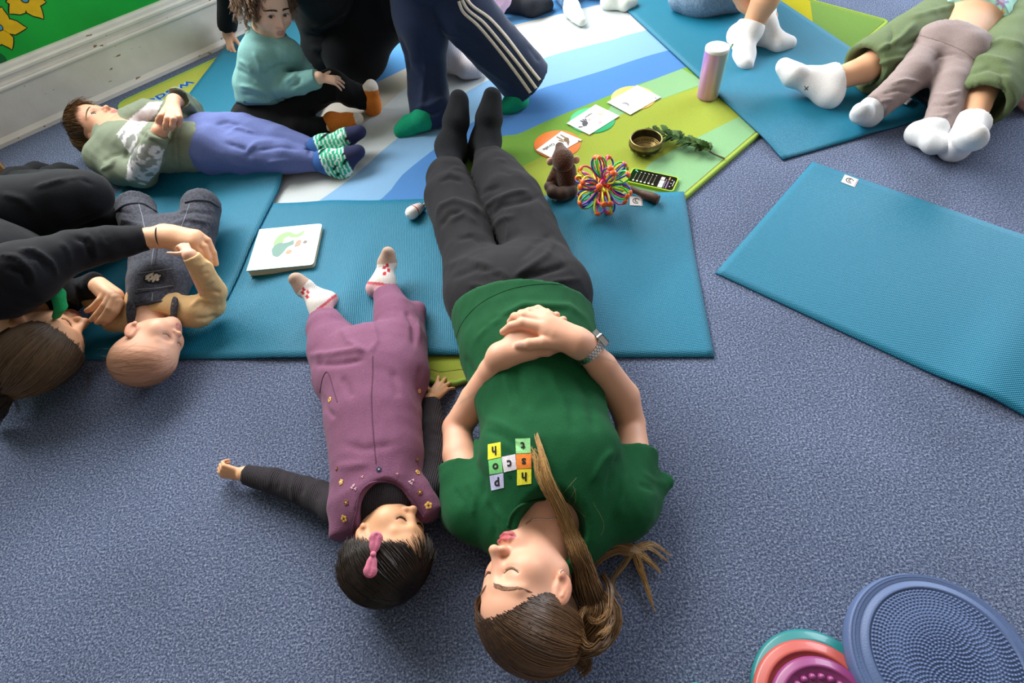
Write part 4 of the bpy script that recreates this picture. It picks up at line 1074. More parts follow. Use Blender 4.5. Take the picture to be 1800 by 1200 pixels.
    capP = [Ell(h.w(0, -0.075, 0.135), np.array([0.338, 0.44, 0.385]) * h.H, h.R, 0.01), Ell(h.w(0, 0.36, -0.10), np.array([0.42, 0.34, 0.43]) * h.H, h.R, 0.03, 's'),
            Ell(h.w(0.33, 0.02, -0.10), np.array([0.10, 0.115, 0.17]) * h.H, h.R, 0.012, 's'), Ell(h.w(0, 0.1, -0.42), np.array([0.5, 0.3, 0.3]) * h.H, h.R, 0.02, 's')]
    V, F_ = surf(capP, 0.003)
    cap_col = np.tile(np.array(lin('3f2c1c')), (len(V), 1))
    hair = mesh_obj('hair', V, F_, hair_mat(), root, True, cols=cap_col)
    G = h.c_(J(1012, 1138, 0.055))
    L_, R_, C_ = [], [], []
    def add(t): L_.extend(t[0]); R_.extend(t[1]); C_.extend(t[2])
    hl = [(-0.33, 0.14, 0.06), (-0.27, 0.255, 0.25), (-0.12, 0.315, 0.335), (0.0, 0.325, 0.35), (0.12, 0.315, 0.325), (0.24, 0.255, 0.24), (0.305, 0.165, 0.12), (0.335, 0.085, 0.055)]
    gs = [tuple(G + np.array(o)) for o in ((-0.10, 0.0, 0.06), (-0.06, 0, 0.05), (0, 0, 0.03), (0.02, 0, 0), (0.04, 0.02, -0.03), (0.05, 0.03, -0.05), (0.06, 0.04, -0.08), (0.06, 0.06, -0.12))]
    add(cap_strands(h, hl, gs, 1500, rs, lift=(0.0, 0.035), r=0.0009, m=18, c0='452f1e', c1='835e38', jit=0.012))
    add(cap_strands(h, [(0.0, 0.33, 0.345), (-0.02, 0.2, 0.46), (-0.03, 0.0, 0.52), (-0.02, -0.2, 0.49)], gs, 700, rs, lift=(0.0, 0.03), r=0.0010, m=18, c0='402b1d', c1='74522f', jit=0.015))
    add(cap_strands(h, [(-0.02, 0.32, 0.35), (-0.03, 0.2, 0.46), (-0.03, 0.0, 0.52), (-0.02, -0.2, 0.49)], [(-0.36, 0.1, -0.02), (-0.37, -0.1, -0.05), (-0.33, -0.3, -0.1), (-0.2, -0.45, -0.1)], 450, rs, lift=(0.0, 0.03), r=0.0010, m=14, c0='3a281c', c1='503822', jit=0.015))
    # mass behind the ear down to the bun, the bun loops, the lock over the chest, the fan on the carpet
    Q = lambda *p: J(*p)
    add(lock([Q(1006, 985, 0.07), Q(1022, 1020, 0.075), Q(1036, 1055, 0.07), Q(1052, 1085, 0.065)], 200, 0.022, 0.03, rs, 0.0010, c0='5a3f28', c1='8a6540', jit=0.1))
    add(lock([Q(1012, 1138, 0.05), Q(1035, 1112, 0.065), Q(1058, 1080, 0.075), Q(1050, 1050, 0.07), Q(1030, 1048, 0.07)], 200, 0.02, 0.018, rs, 0.0010, c0='5f4329', c1='a77d4c', jit=0.1, wm=0.024))
    add(lock([Q(1000, 1130, 0.045), Q(1030, 1140, 0.05), Q(1062, 1112, 0.055), Q(1072, 1080, 0.06), Q(1060, 1055, 0.06), Q(1036, 1060, 0.075), Q(1030, 1085, 0.08)], 240, 0.016, 0.014, rs, 0.0010, c0='5f4329', c1='9b7245', jit=0.08, wm=0.024))
    add(lock([Q(1000, 1140, 0.04), Q(1022, 1158, 0.04), Q(1030, 1170, 0.035), Q(1012, 1182, 0.03)], 110, 0.016, 0.012, rs, 0.0010, c0='4f3722', c1='7a5836', jit=0.2))
    def S_(u, v, l=0.010): r_ = drape(bs + bb2, u, v, l); return r_[0]
    zA = float(S_(988, 908, 0.014)[2])
    def S2(u, v, l=0.013):
        z = 0.075 + (zA - 0.075) * (1060 - v) / (1060 - 908); r_ = drape(bs + bb2, u, v, l)
        return Q(u, v, max(z, float(r_[0][2]))) if r_ is not None else Q(u, v, z)
    add(lock([Q(1044, 1060, 0.075), S2(1034, 1030), S2(1026, 1000), S2(1016, 970), S2(1004, 940), S2(990, 912)], 260, 0.026, 0.012, rs, 0.0009, m=30, c0='5a3f28', c1='a07a4c', jit=0.04, wave=0.003, wm=0.019, flat=0.45))
    add(lock([S2(1026, 1000), S2(1016, 970), S2(1004, 940), S_(988, 908, 0.016), S_(966, 850, 0.012), S_(952, 800, 0.008), S_(942, 762, 0.003)], 260, 0.016, 0.003, rs, 0.0009, m=36, c0='6a4a2e', c1='cfa468', jit=0.3, wave=0.002, wm=0.014, flat=0.45))
    add(lock([S_(1003, 955, 0.014), S_(986, 900, 0.014), S_(958, 855, 0.010), S_(946, 815, 0.007), S_(936, 784, 0.003)], 80, 0.010, 0.007, rs, 0.0008, m=26, c0='7a5636', c1='d0a86c', jit=0.3, wave=0.003, wm=0.010, flat=0.4))
    add(lock([Q(1018, 1005, 0.05), Q(1045, 975, 0.05), Q(1080, 958, 0.035), Q(1110, 962, 0.02)], 190, 0.02, 0.018, rs, 0.0010, c0='5f4229', c1='a47a4a', jit=0.08, wm=0.018))
    for i in range(6):      # loose loops over the bun
        u, v, r1, r2, a0 = 1048 + rs.normal() * 9, 1086 + rs.normal() * 14, 22 + 12 * rs.rand(), 30 + 18 * rs.rand(), rs.rand() * 6.28
        pts = [Q(u + r1 * math.cos(a0 + t), v + r2 * math.sin(a0 + t), 0.085 + 0.022 * math.sin(t * 0.9 + i) - 0.0004 * max(0, r2 - 30)) for t in np.linspace(0, 4.2, 7)]
        add(lock(pts, 26, 0.006, 0.004, rs, 0.0008, m=26, c0='5a3e26', c1='b0875a', jit=0.15, wave=0.003, wm=0.007))
    for end, mid, n in (((1178, 988), (1140, 962), 50), ((1162, 1008), (1140, 985), 60), ((1152, 1078), (1132, 1018), 55), ((1182, 978), (1145, 955), 30), ((1130, 1025), (1122, 990), 30), ((1098, 1062), (1075, 1022), 14)):
        add(lock([Q(1085, 960, 0.03), Q(1112, 966, 0.02), Q(*mid, 0.010), Q(*end, 0.005)], n, 0.010, 0.003, rs, 0.0008, c0='8a653d', c1='c9a064', jit=0.25, wave=0.002, wm=0.008))
    for i in range(5):      # fine flyaways over the shirt
        u, v = 985 + rs.rand() * 60, 890 + rs.rand() * 50; du, dv = rs.normal() * 22 + 15, -50 - 60 * rs.rand()
        pts = [drape(bs, u + du * t + 14 * math.sin(3 * t + i), v + dv * t, 0.002 + 0.012 * t * (1 - t)) for t in np.linspace(0, 1, 8)]
        pts = [p[0] for p in pts if p is not None]
        if len(pts) > 5: L_.append(smooth_line(pts, 16)); R_.append(np.full(16, 0.00016)); cc_ = np.array(lin('a07c4e')); C_.append((cc_, cc_))
    floor_clamp(L_)
    strand_mesh('strands', L_, R_, C_, hair_mat(), hair)
    return root
make_woman()
# ================================================================== toddler girl in mauve dungarees
def make_girl():
    base = J(660, 760, 0)
    root = person(base, 'toddler girl in mauve knitted dungarees lying on the carpet, black hair with pink bow')
    h = Head([-0.2835, 0.3588, 0.0839], 0.1836, [0.796, 0.41, 0.445], [0.35, -0.912, 0.214], 0.7)
    hp = head_prims(h, (1, 1), 1.0)
    wl, wr_ = J(430, 833, 0.035), J(757, 702, 0.04)
    body = hp + [Seg(h.w(0, -0.08, -0.25), J(668, 868, 0.07), 0.038, 0.042, 0.02)]
    body += chain([J(668, 868, 0.07), J(660, 760, 0.075), J(650, 650, 0.07)], [0.06, 0.07, 0.07], 0.04, (Z3, 0.75))
    body += chain([J(592, 895, 0.055), J(545, 868, 0.035), wl], [0.026, 0.022, 0.018], 0.02)
    body += chain([J(760, 870, 0.055), J(764, 780, 0.035), wr_], [0.026, 0.022, 0.017], 0.02)
    body += chain([J(610, 645, 0.06), J(580, 595, 0.055), J(566, 552, 0.055)], [0.05, 0.035, 0.024], 0.02) + chain([J(695, 645, 0.06), J(690, 580, 0.055), J(677, 512, 0.055)], [0.05, 0.035, 0.024], 0.02)
    body += hand_prims(J(426, 834, 0.032), J(400, 828, 0.045) - J(430, 834, 0.035), J(420, 860, 0.03) - J(420, 835, 0.03) + Z3 * 0.02, 0.092, -1, curl=(0.9, 1.1, 0.6), spread=0.1, thumb=(0.3, 0.5))
    body += hand_prims(J(759, 700, 0.035), J(783, 672, 0.02) - J(759, 700, 0.035), Z3 + np.array([0.3, 0, 0]), 0.10, -1, curl=(0.25, 0.35, 0.3), spread=0.45, thumb=(0.9, 0.1))
    lo, hi = box_of(body); hy = h.O[1] + 0.13
    regs = [((lo[0], lo[1], 0), (hi[0], hy, hi[2]), 0.0022), ((lo[0], hy - 0.004, 0), (J(450, 833, .03)[0], hi[1], 0.1), 0.0022), ((J(450, 833, .03)[0] - 0.004, hy - 0.004, 0), (J(735, 700, .03)[0], hi[1], hi[2]), 0.006),
            ((J(735, 700, .03)[0] - 0.005, hy - 0.004, 0), (hi[0], hi[1], hi[2]), 0.0024)]
    ob, V, F_ = body_obj('body', body, regs, root, skin_mat(), lambda V: skin_cols(V, h, 'd9a47e', 'b06062', 0.3))
    keep = (np.linalg.norm(V - h.O, axis=1) < 0.13)[F_].all(1)
    lash_brow(h, V, F_[keep], root, 'a98466', '140d0b', (1, 1), 0.5, 2.0, False)
    # ribbed charcoal top
    rib = cloth('rib_charcoal', '2c282e', kind='wave', bump=0.0012, bscale=75, var=0.15, rot=(0, 0, 0.15))
    top = chain([J(672, 905, 0.075), J(668, 860, 0.08), J(662, 800, 0.08)], [0.062, 0.086, 0.082], 0.03, (Z3, 0.78))
    top += [Seg(J(640, 885, 0.07), J(600, 893, 0.06), 0.05, 0.036, 0.03), Seg(J(700, 880, 0.07), J(757, 862, 0.06), 0.05, 0.035, 0.03)]
    top += chain([J(600, 893, 0.06), J(560, 872, 0.042), J(535, 862, 0.038), J(480, 845, 0.036), J(428, 833, 0.036)], [0.036, 0.034, 0.031, 0.028, 0.0225], 0.02)
    top += chain([J(757, 862, 0.06), J(765, 800, 0.042), J(762, 750, 0.04), J(757, 698, 0.04)], [0.035, 0.030, 0.0275, 0.0215], 0.02)
    top += [cut_at(J(431, 834, 0.036), J(400, 828, 0.04) - J(440, 836, 0.036), 0.002, 0.05), cut_at(J(758, 704, 0.04), J(757, 660, 0.04) - J(758, 720, 0.04), 0.002, 0.06)]
    garment('ribbed_top', top, rib, root, 0.0035, (0.001, 60, 3), [([(520, 830), (512, 860), (516, 885)], 4, 2), ([(535, 835), (530, 870)], 4, -2.5), ([(495, 826), (488, 862)], 4, -2), ([(478, 824), (472, 858)], 4, 1.8), ([(552, 850), (560, 880)], 5, -2.5), ([(755, 760), (772, 765)], 4, -2), ([(752, 790), (770, 800)], 4, 2)])
    # dungarees
    mv = cloth('mauve_knit', '7a4d69', kind='noise', bump=0.0009, bscale=620, var=0.16, vscale=500, sheen=0.12)
    dg = chain([J(664, 870, 0.082), J(663, 800, 0.085), J(656, 730, 0.085), J(652, 665, 0.082), J(650, 640, 0.075)], [0.096, 0.101, 0.109, 0.116, 0.112], 0.02, (Z3, 0.80))
    dg += [Seg(J(603, 885, 0.09), J(602, 935, 0.085), 0.030, 0.027, 0.02), Seg(J(735, 865, 0.09), J(757, 900, 0.08), 0.030, 0.026, 0.02)]
    dg += [Ell(J(673, 912, 0.15), (0.056, 0.078, 0.13), None, 0.006, 's'), Ell(J(678, 960, 0.12), (0.085, 0.05, 0.13), None, 0.004, 's')]
    dg += chain([J(606, 660, 0.075), J(588, 612, 0.07), J(574, 578, 0.065), J(565, 548, 0.06)], [0.076, 0.068, 0.052, 0.036], 0.03, (Z3, 0.85))
    dg += chain([J(700, 660, 0.075), J(703, 600, 0.07), J(692, 550, 0.065), J(677, 506, 0.06)], [0.076, 0.066, 0.052, 0.034], 0.03, (Z3, 0.85))
    dg += [Seg(J(700, 600, 0.055), J(732, 540, 0.045), 0.04, 0.018, 0.03, (Z3, 0.6)), Seg(J(725, 620, 0.05), J(738, 545, 0.045), 0.028, 0.012, 0.03), Seg(J(590, 605, 0.05), J(620, 583, 0.045), 0.03, 0.014, 0.03)]
    dg += [cut_at(J(567, 556, 0.06), J(560, 530, 0.06) - J(574, 578, 0.06), 0.004, 0.08), cut_at(J(677, 514, 0.06), J(670, 480, 0.06) - J(692, 550, 0.06), 0.004, 0.075)]
    dg += [cut_at(J(602, 946, 0.085), J(601, 970, 0.085) - J(603, 920, 0.085), 0.003, 0.06), cut_at(J(762, 908, 0.08), J(775, 925, 0.08) - J(748, 885, 0.08), 0.003, 0.05)]
    dgo = garment('dungarees', dg, mv, root, 0.0036, (0.0014, 40, 4),
            [([(540, 625), (580, 622), (625, 615), (645, 618)], 6, 5), ([(545, 640), (590, 640), (640, 632)], 6, -4), ([(600, 575), (612, 600), (640, 615)], 5, 4), ([(655, 560), (662, 600), (650, 620)], 5, 3), ([(713, 545), (725, 570), (728, 610)], 5, -4), ([(720, 535), (735, 560), (738, 600)], 4, 3),
             ([(565, 690), (575, 720), (590, 735)], 5, -3), ([(740, 640), (735, 680), (738, 720)], 6, -3), ([(600, 660), (620, 700)], 8, -2.5), ([(690, 650), (700, 700)], 8, -2), ([(600, 780), (640, 790), (700, 780)], 9, -2), ([(590, 820), (650, 815)], 8, 2)])
    bd = drape_bvh([dgo]); seam = cloth('mauve_seam', '5c3850')
    stitch('front_seam', bd, [(655, 625), (655, 660), (653, 700), (656, 760), (661, 815)], seam, dgo, 0.0012, 0.0, 40)
    stitch('neck_binding', bd, [(620, 935), (626, 900), (633, 868), (648, 851), (668, 845), (690, 847), (708, 858), (724, 880), (745, 908)], cloth('mauve_bind', '653c55'), dgo, 0.0028, 0.0012, 50)
    stitch('pocket_seam', bd, [(562, 690), (568, 662), (577, 655), (588, 690), (593, 706)], seam, dgo, 0.0011, 0.0002, 30)
    fl = patch('pocket_flap', bd, [(583, 690), (593, 708), (572, 738), (563, 722)], mv, dgo, 0.004, 5, 0.004)
    patch('pocket_flap', bd, [(737, 700), (745, 708), (745, 722), (735, 716)], mv, dgo, 0.004, 4, 0.004)
    # embroidered flowers, bows and hearts on the straps and bib
    def flower(u, v, r, c1, c0='f0c070', n=5):
        hh = drape(bd, u, v, 0.001)
        if hh is None: return
        p, nn = hh; x = nrm(np.cross(nn, [0.2, 1, 0.1])); y = np.cross(nn, x); mbf = MB()
        for i in range(n):
            a = i * 6.283 / n; c = p + (x * math.cos(a) + y * math.sin(a)) * r * 0.6; th = np.linspace(0, 6.283, 9)[:-1]
            mbf.add(np.array([c + (x * math.cos(t) + y * math.sin(t)) * r * 0.45 for t in th] + [c + nn * 0.0012]), [(k_, (k_ + 1) % 8, 8) for k_ in range(8)])
        mbf.build('embroidered_flower', material('emb_' + c1, colour=c1, rough=0.8), dgo, True)
        th = np.linspace(0, 6.283, 9)[:-1]
        mesh_obj('flower_centre', np.array([p + nn * 0.0006 + (x * math.cos(t) + y * math.sin(t)) * r * 0.33 for t in th] + [p + nn * 0.002]), [(k_, (k_ + 1) % 8, 8) for k_ in range(8)], material('emb_' + c0, colour=c0, rough=0.8), dgo)
    for u, v, r, c1, c0 in ((605, 911, 0.0075, 'e3b35c', '6a4030'), (609, 883, 0.006, '7a4a3a', 'e8b860'), (600, 847, 0.006, 'e0ac5c', 'f0e0c0'), (592, 823, 0.005, '7a4638', 'c08a60'), (753, 888, 0.0075, 'e3b35c', '6a4030'), (738, 865, 0.006, '7a4a3a', 'e8b860'), (734, 830, 0.006, 'e0ac5c', '8a5a40'), (733, 808, 0.005, '7a4638', 'c08a60'),
                            (580, 702, 0.0065, 'e0ac5c', '7a3a50'), (737, 687, 0.005, 'e0ac5c', '7a3a50'), (666, 825, 0.0055, '1f2a4a', 'c8c8d8')):
        flower(u, v, r, c1, c0)
    for u, v in ((619, 857), (625, 859), (720, 847), (726, 844), (622, 853), (723, 850)): flower(u, v, 0.0032, 'e8b8c8', 'f0d0d8', 3)
    for u, v in ((637, 838), (698, 833)): flower(u, v, 0.0028, 'e8a0a8', 'e8a0a8', 3)
    flower(664, 852, 0.0055, 'd98a92', 'd98a92', 2)
    # socks
    def scol(V):
        Q = to_px(V); c = np.tile(np.array(lin('ddd6d2')), (len(V), 1)); pk = np.array(lin('d8a9ae')); rd = np.array(lin('c03040')); tn = np.array(lin('b99d8e'))
        for (tx, ty), (ax, ay) in (((516, 484), (566, 548)), ((685, 437), (677, 508))):
            f = np.array([ax - tx, ay - ty], float); L_ = np.linalg.norm(f); f /= L_; g = np.array([-f[1], f[0]])
            q = Q - np.array([tx, ty]); a, b = q @ f, q @ g; near = (np.abs(b) < 40) & (a > -15) & (a < L_ + 25)
            c[near & (a < 26 + b * 0.2)] = tn
            for k_, (a0, b0) in enumerate(((34, 3), (38, -5), (44, 1), (30, -2))): c[near & (np.abs(a - a0) < 3.2) & (np.abs(b - b0 - 3) < 2.6)] = rd
            c[near & (a > L_ - 8)] = pk; c[near & (np.abs(a - L_ + 8) < 2.5)] = np.array(lin('c85a66'))
        return c
    skm = cloth('sock_print', 'e8e6e8', attr=True, var=0.06, kind='wave', bscale=120)
    for A, Hh, B, T, L_ in (((563, 538, 0.07), (577, 527, 0.035), (535, 506, 0.09), (519, 489, 0.115), (568, 566, 0.06)), ((676, 497, 0.07), (660, 505, 0.035), (681, 462, 0.09), (684, 444, 0.115), (680, 528, 0.06))):
        garment('sock', foot_prims(J(*A), J(*Hh), J(*B), J(*T), 0.027, 0.012, 0.014, J(*L_), 0.030), skm, root, 0.0026, cols=scol)
    # hair: dark bob parted at the crown, fringe swept to the side
    rs = np.random.RandomState(5); H = h.H
    cap = [Ell(h.w(0, -0.075, 0.13), np.array([0.345, 0.44, 0.385]) * H, h.R, 0.01), Ell(h.w(0.0, 0.42, -0.14), np.array([0.42, 0.36, 0.41]) * H, h.R, 0.02, 's'), Ell(h.w(-0.37, 0.02, -0.15), np.array([0.11, 0.14, 0.19]) * H, h.R, 0.012, 's'), Ell(h.w(0, 0.1, -0.55), np.array([0.5, 0.4, 0.3]) * H, h.R, 0.02, 's')]
    part = [(0.05, 0.20, 0.44), (0.04, 0.0, 0.52), (0.03, -0.2, 0.49)]
    R4 = dict(rad=(0.348, 0.443, 0.388), r=0.0008, m=16, c0='1a1311', c1='2c201a', jit=0.02)
    A = cap_strands(h, part, [(-0.21, 0.31, 0.22), (-0.34, 0.12, 0.10), (-0.38, -0.12, -0.12), (-0.32, -0.35, -0.15)], 900, rs, lift=(0, 0.05), **R4)
    B = cap_strands(h, part, [(0.26, 0.30, 0.16), (0.37, 0.08, -0.05), (0.39, -0.12, -0.14), (0.32, -0.35, -0.15)], 700, rs, lift=(0, 0.05), **R4)
    C_ = cap_strands(h, [(0.05, 0.2, 0.44), (0.06, 0.15, 0.46)], [(-0.16, 0.375, 0.17), (0.0, 0.40, 0.14), (0.17, 0.375, 0.12)], 60, rs, lift=(0.0, 0.04), **dict(R4, r=0.0006))
    D = cap_strands(h, [(0.03, -0.2, 0.49), (0.03, -0.3, 0.42)], [(-0.3, -0.45, -0.1), (0, -0.52, -0.15), (0.3, -0.45, -0.1)], 400, rs, lift=(0, 0.05), **R4)
    simple_hair(h, root, cap, merge(A, B, C_, D), '17110f')
    # pink bow clip
    bm = cloth('bow_pink', 'c9718c', bump=0.0004); cl = h.w(-0.28, 0.20, 0.24)
    bow = empty('hair_bow', cl, 'x', 'x'); [bow.__delitem__(k_) for k_ in ('label', 'category')]; bow.parent = root; bow.location = Vector(cl - base)
    c = J(656, 974, 0.168); u = nrm(J(659, 955, 0.165) - J(652, 995, 0.16)); n = nrm(CAM - c); t = np.cross(n, u)
    for sgn, L_ in ((1, 0.027), (-1, 0.027)):
        pr = chain([c, c + u * sgn * L_ * 0.5, c + u * sgn * L_], [0.004, 0.0085, 0.0125], 0.004, (n, 0.38)) + [Seg(c + u * sgn * L_ * 0.3 + n * 0.006, c + u * sgn * L_ * 1.2 + n * 0.006, 0.0015, 0.003, 0.003, None, 's')]
        garment('bow_loop', pr, bm, bow, 0.0012)
    garment('bow_knot', [Ell(c + n * 0.001, (0.0055, 0.0055, 0.0055))], bm, bow, 0.001)
    mesh_obj('clip', *tubes([[c - u * 0.006 - n * 0.006, c + u * 0.035 - n * 0.004]], [0.0022], 6), material('clip_pink', colour='b86478', rough=0.4), bow)
make_girl()

# ================================================================== baby in denim dungarees
def make_baby():
    base = J(280, 520, 0)
    root = person(base, 'bald baby in grey denim dungarees and tan top asleep on the mat')
    h = Head([-0.9223, 0.94, 0.0818], 0.1749, [0.995, 0.05, 0.06], [-0.015, -0.988, -0.153], 1.0); h.ear = 0.372
    body = [Ell(h.w(0, -0.06, 0.14), np.array([0.375, 0.47, 0.40]) * h.H, h.R, 0.03)] + head_prims(h, (1, 1), 0.9) + [Seg(h.w(0, -0.05, -0.2), J(270, 545, 0.075), 0.034, 0.04, 0.02)]
    body += chain([J(270, 545, 0.075), J(280, 480, 0.075), J(298, 430, 0.075)], [0.05, 0.055, 0.055], 0.03)
    body += chain([J(335, 552, 0.07), J(372, 532, 0.07), J(334, 449, 0.235)], [0.02, 0.02, 0.018], 0.02) + chain([J(222, 556, 0.06), J(196, 566, 0.045), J(150, 520, 0.09)], [0.02, 0.02, 0.017], 0.02)
    body += hand_prims(J(333, 447, 0.238), J(318, 425, 0.25) - J(333, 447, 0.238), Z3 * 1.0 + np.array([0.2, 0.3, 0]), 0.072, -1, curl=(0.9, 1.2, 0.7), spread=0.1, thumb=(0.9, 0.2))
    body += hand_prims(J(148, 520, 0.09), J(125, 515, 0.095) - J(148, 521, 0.09), Z3 + np.array([-0.3, -0.6, 0]), 0.072, 1, curl=(1.0, 1.2, 0.7), spread=0.1, thumb=(0.4, 0.6))
    body += chain([J(268, 430, 0.08), J(240, 372, 0.10)], [0.04, 0.032], 0.02) + chain([J(335, 425, 0.08), J(352, 365, 0.10)], [0.04, 0.032], 0.02)
    lo, hi = box_of(body)
    def shade(q, col, near):       # the fuzz of a baby's scalp
        m = sm(q[:, 2] - 0.12 * q[:, 1] * 2, 0.10, 0.34) * (1 - sm(q[:, 1], 0.25, 0.42)) * near
        m = np.maximum(m, sm(-q[:, 1], 0.18, 0.4) * sm(q[:, 2], -0.15, 0.1) * near) * 0.36
        return col * (1 - m[:, None]) + np.array(lin('9a6a4a')) * m[:, None]
    ob, V, F_ = body_obj('body', body, [(lo, hi, 0.0024)], root, skin_mat(), lambda V: skin_cols(V, h, 'e2ad92', 'cc8a80', 0.35, hairshade=shade))
    keep = (np.linalg.norm(V - h.O, axis=1) < 0.14)[F_].all(1)
    lash_brow(h, V, F_[keep], root, 'b98d70', '6a4a3c', (1, 1), 0.25, 0.8, False)
    rs = np.random.RandomState(9)
    fuzz = cap_strands(h, [(-0.25, 0.25, 0.25), (0, 0.32, 0.33), (0.25, 0.25, 0.25)], [(-0.33, -0.25, 0.2), (-0.1, -0.4, 0.35), (0.3, -0.3, 0.2)], 150, rs, rad=(0.382, 0.478, 0.408), cen=(0, -0.06, 0.14), lift=(-0.012, 0.0), r=0.00016, c0='c09478', c1='94694c', jit=0.08)
    strand_mesh('hair', *floor_lines(fuzz), hair_mat(), root)
    tan = cloth('tan_jersey', 'd6b07e', bump=0.0003, var=0.05)
    top = chain([J(268, 562, 0.075), J(272, 530, 0.08), J(284, 470, 0.085)], [0.05, 0.072, 0.072], 0.02, (Z3, 0.85))
    top += [Seg(J(300, 545, 0.08), J(345, 548, 0.07), 0.045, 0.042, 0.02)] + chain([J(345, 548, 0.07), J(370, 535, 0.065), J(376, 512, 0.10), J(355, 474, 0.185), J(336, 451, 0.234)], [0.040, 0.038, 0.033, 0.027, 0.022], 0.015)
    top += [Seg(J(250, 552, 0.075), J(222, 560, 0.06), 0.042, 0.036, 0.02)] + chain([J(222, 560, 0.06), J(200, 565, 0.05), J(172, 540, 0.07), J(152, 523, 0.088)], [0.036, 0.030, 0.026, 0.021], 0.015)
    top += [Ell(h.w(0.0, 0.02, -0.42), np.array([0.25, 0.25, 0.20]) * h.H, h.R, 0.006, 's'), cut_at(J(335, 449, 0.235), J(320, 425, 0.26) - J(352, 470, 0.19), 0.002, 0.045), cut_at(J(154, 524, 0.088), J(130, 515, 0.09) - J(172, 540, 0.075), 0.002, 0.045)]
    to = garment('top', top, tan, root, 0.0032, (0.0012, 70, 2), [([(345, 470), (362, 462), (372, 465)], 3, 2.5), ([(350, 485), (368, 478)], 3, -2.5), ([(356, 500), (378, 490)], 4, 2.5), ([(350, 515), (375, 512), (390, 515)], 4, -3), ([(335, 540), (350, 525), (375, 530)], 4, 3), ([(340, 560), (365, 560), (382, 553)], 5, -3), ([(338, 575), (345, 590)], 4, -2), ([(342, 462), (352, 456)], 2, -2)])
    den = cloth('grey_denim', '3f414c', var=0.35, vscale=160, bump=0.0008, bscale=500, sheen=0.1)
    dg = chain([J(272, 538, 0.085), J(280, 495, 0.09), J(292, 450, 0.09), J(300, 425, 0.085)], [0.070, 0.082, 0.094, 0.094], 0.02, (Z3, 0.86))
    dg += chain([J(268, 435, 0.085), J(248, 400, 0.10), J(238, 362, 0.11), J(236, 345, 0.11)], [0.062, 0.058, 0.055, 0.053], 0.03) + chain([J(336, 430, 0.085), J(345, 400, 0.10), J(354, 365, 0.11), J(357, 345, 0.11)], [0.062, 0.058, 0.056, 0.054], 0.03)
    dg += [Cut(J(270, 546, 0.10), J(258, 590, 0.1) - J(278, 510, 0.1), 0.003), Ell(J(342, 520, 0.14), (0.044, 0.05, 0.14), None, 0.004, 's')]
    dg += [Cut(J(238, 362, 0.11), nrm(J(236, 335, 0.11) - J(240, 375, 0.11)) + np.array([0, 0, 0.0]), 0.003, J(238, 362, 0.11) - np.array([0.12, 0.1, 0.2]), J(238, 362, 0.11) + np.array([0.09, 0.2, 0.2])),
           Cut(J(356, 356, 0.11), nrm(J(358, 335, 0.11) - J(352, 375, 0.11)), 0.003, J(356, 356, 0.11) - np.array([0.10, 0.1, 0.2]), J(356, 356, 0.11) + np.array([0.12, 0.2, 0.2]))]
    dg += [Seg(J(240, 372, 0.11), J(235, 335, 0.11), 0.046, 0.046, 0.003, None, 's'), Seg(J(354, 368, 0.11), J(358, 335, 0.11), 0.047, 0.047, 0.003, None, 's')]
    do = garment('dungarees', dg, den, root, 0.0034, (0.0022, 50, 6), [([(210, 385), (235, 392), (262, 398)], 4, 3), ([(205, 370), (230, 376)], 3, -3), ([(300, 395), (330, 385), (372, 392)], 4, 3), ([(310, 375), (345, 372), (380, 378)], 4, -3), ([(292, 400), (285, 430)], 4, -4), ([(240, 430), (270, 425), (290, 400)], 4, 3), ([(300, 440), (330, 440), (370, 425)], 5, -3)])
    bd = drape_bvh([do]); st = cloth('denim_stitch', '8d919c'); hemm = cloth('denim_hem', '3c3f4b')
    patch('bib_pocket', bd, [(240, 478), (303, 468), (304, 505), (238, 516)], den, do, 0.003, 6, 0.003)
    bd2 = drape_bvh([do] + [c for c in do.children])
    stitch('pocket_edge', bd2, [(242, 509), (270, 507), (302, 502)], st, do, 0.0009, 0.0008, 20); stitch('pocket_edge', bd2, [(243, 481), (270, 477), (302, 472)], st, do, 0.0009, 0.0008, 20)
    stitch('fly_seam', bd, [(292, 405), (278, 430), (272, 465)], hemm, do, 0.0016, 0.0004, 20); stitch('fly_seam', bd, [(286, 405), (272, 430), (266, 465)], st, do, 0.0009, 0.0002, 20)
    stitch('bib_seam', bd, [(268, 515), (267, 530)], st, do, 0.0009, 0.0003, 8); stitch('bib_edge', bd, [(226, 540), (245, 534), (268, 530), (292, 530), (314, 534)], hemm, do, 0.003, 0.0006, 24)
    stitch('leg_seam', bd, [(244, 358), (250, 380), (254, 400)], st, do, 0.0009, 0.0003, 12); stitch('leg_seam', bd, [(333, 358), (326, 380), (318, 400)], st, do, 0.0009, 0.0003, 12)
    stitch('turned_hem', bd, [(204, 372), (222, 360), (250, 358), (274, 372)], hemm, do, 0.0035, 0.001, 20); stitch('turned_hem', bd, [(326, 356), (345, 352), (368, 354), (384, 364)], hemm, do, 0.0035, 0.001, 20)
    # fleece badge on the pocket: dark oval with a curly sheep body
    hh = drape(bd2, 270, 489, 0.0015); p, n = hh; x = nrm(J(285, 487, p[2]) - J(255, 491, p[2])); x = nrm(x - n * (x @ n)); y = np.cross(n, x)
    th = np.linspace(0, 6.283, 25)[:-1]
    bad = mesh_obj('badge', np.array([p + x * math.cos(t) * 0.0245 + y * math.sin(t) * 0.0185 for t in th] + [p + n * 0.002]), [(k_, (k_ + 1) % 24, 24) for k_ in range(24)], cloth('badge_dark', '26282e'), do)
    curls = []
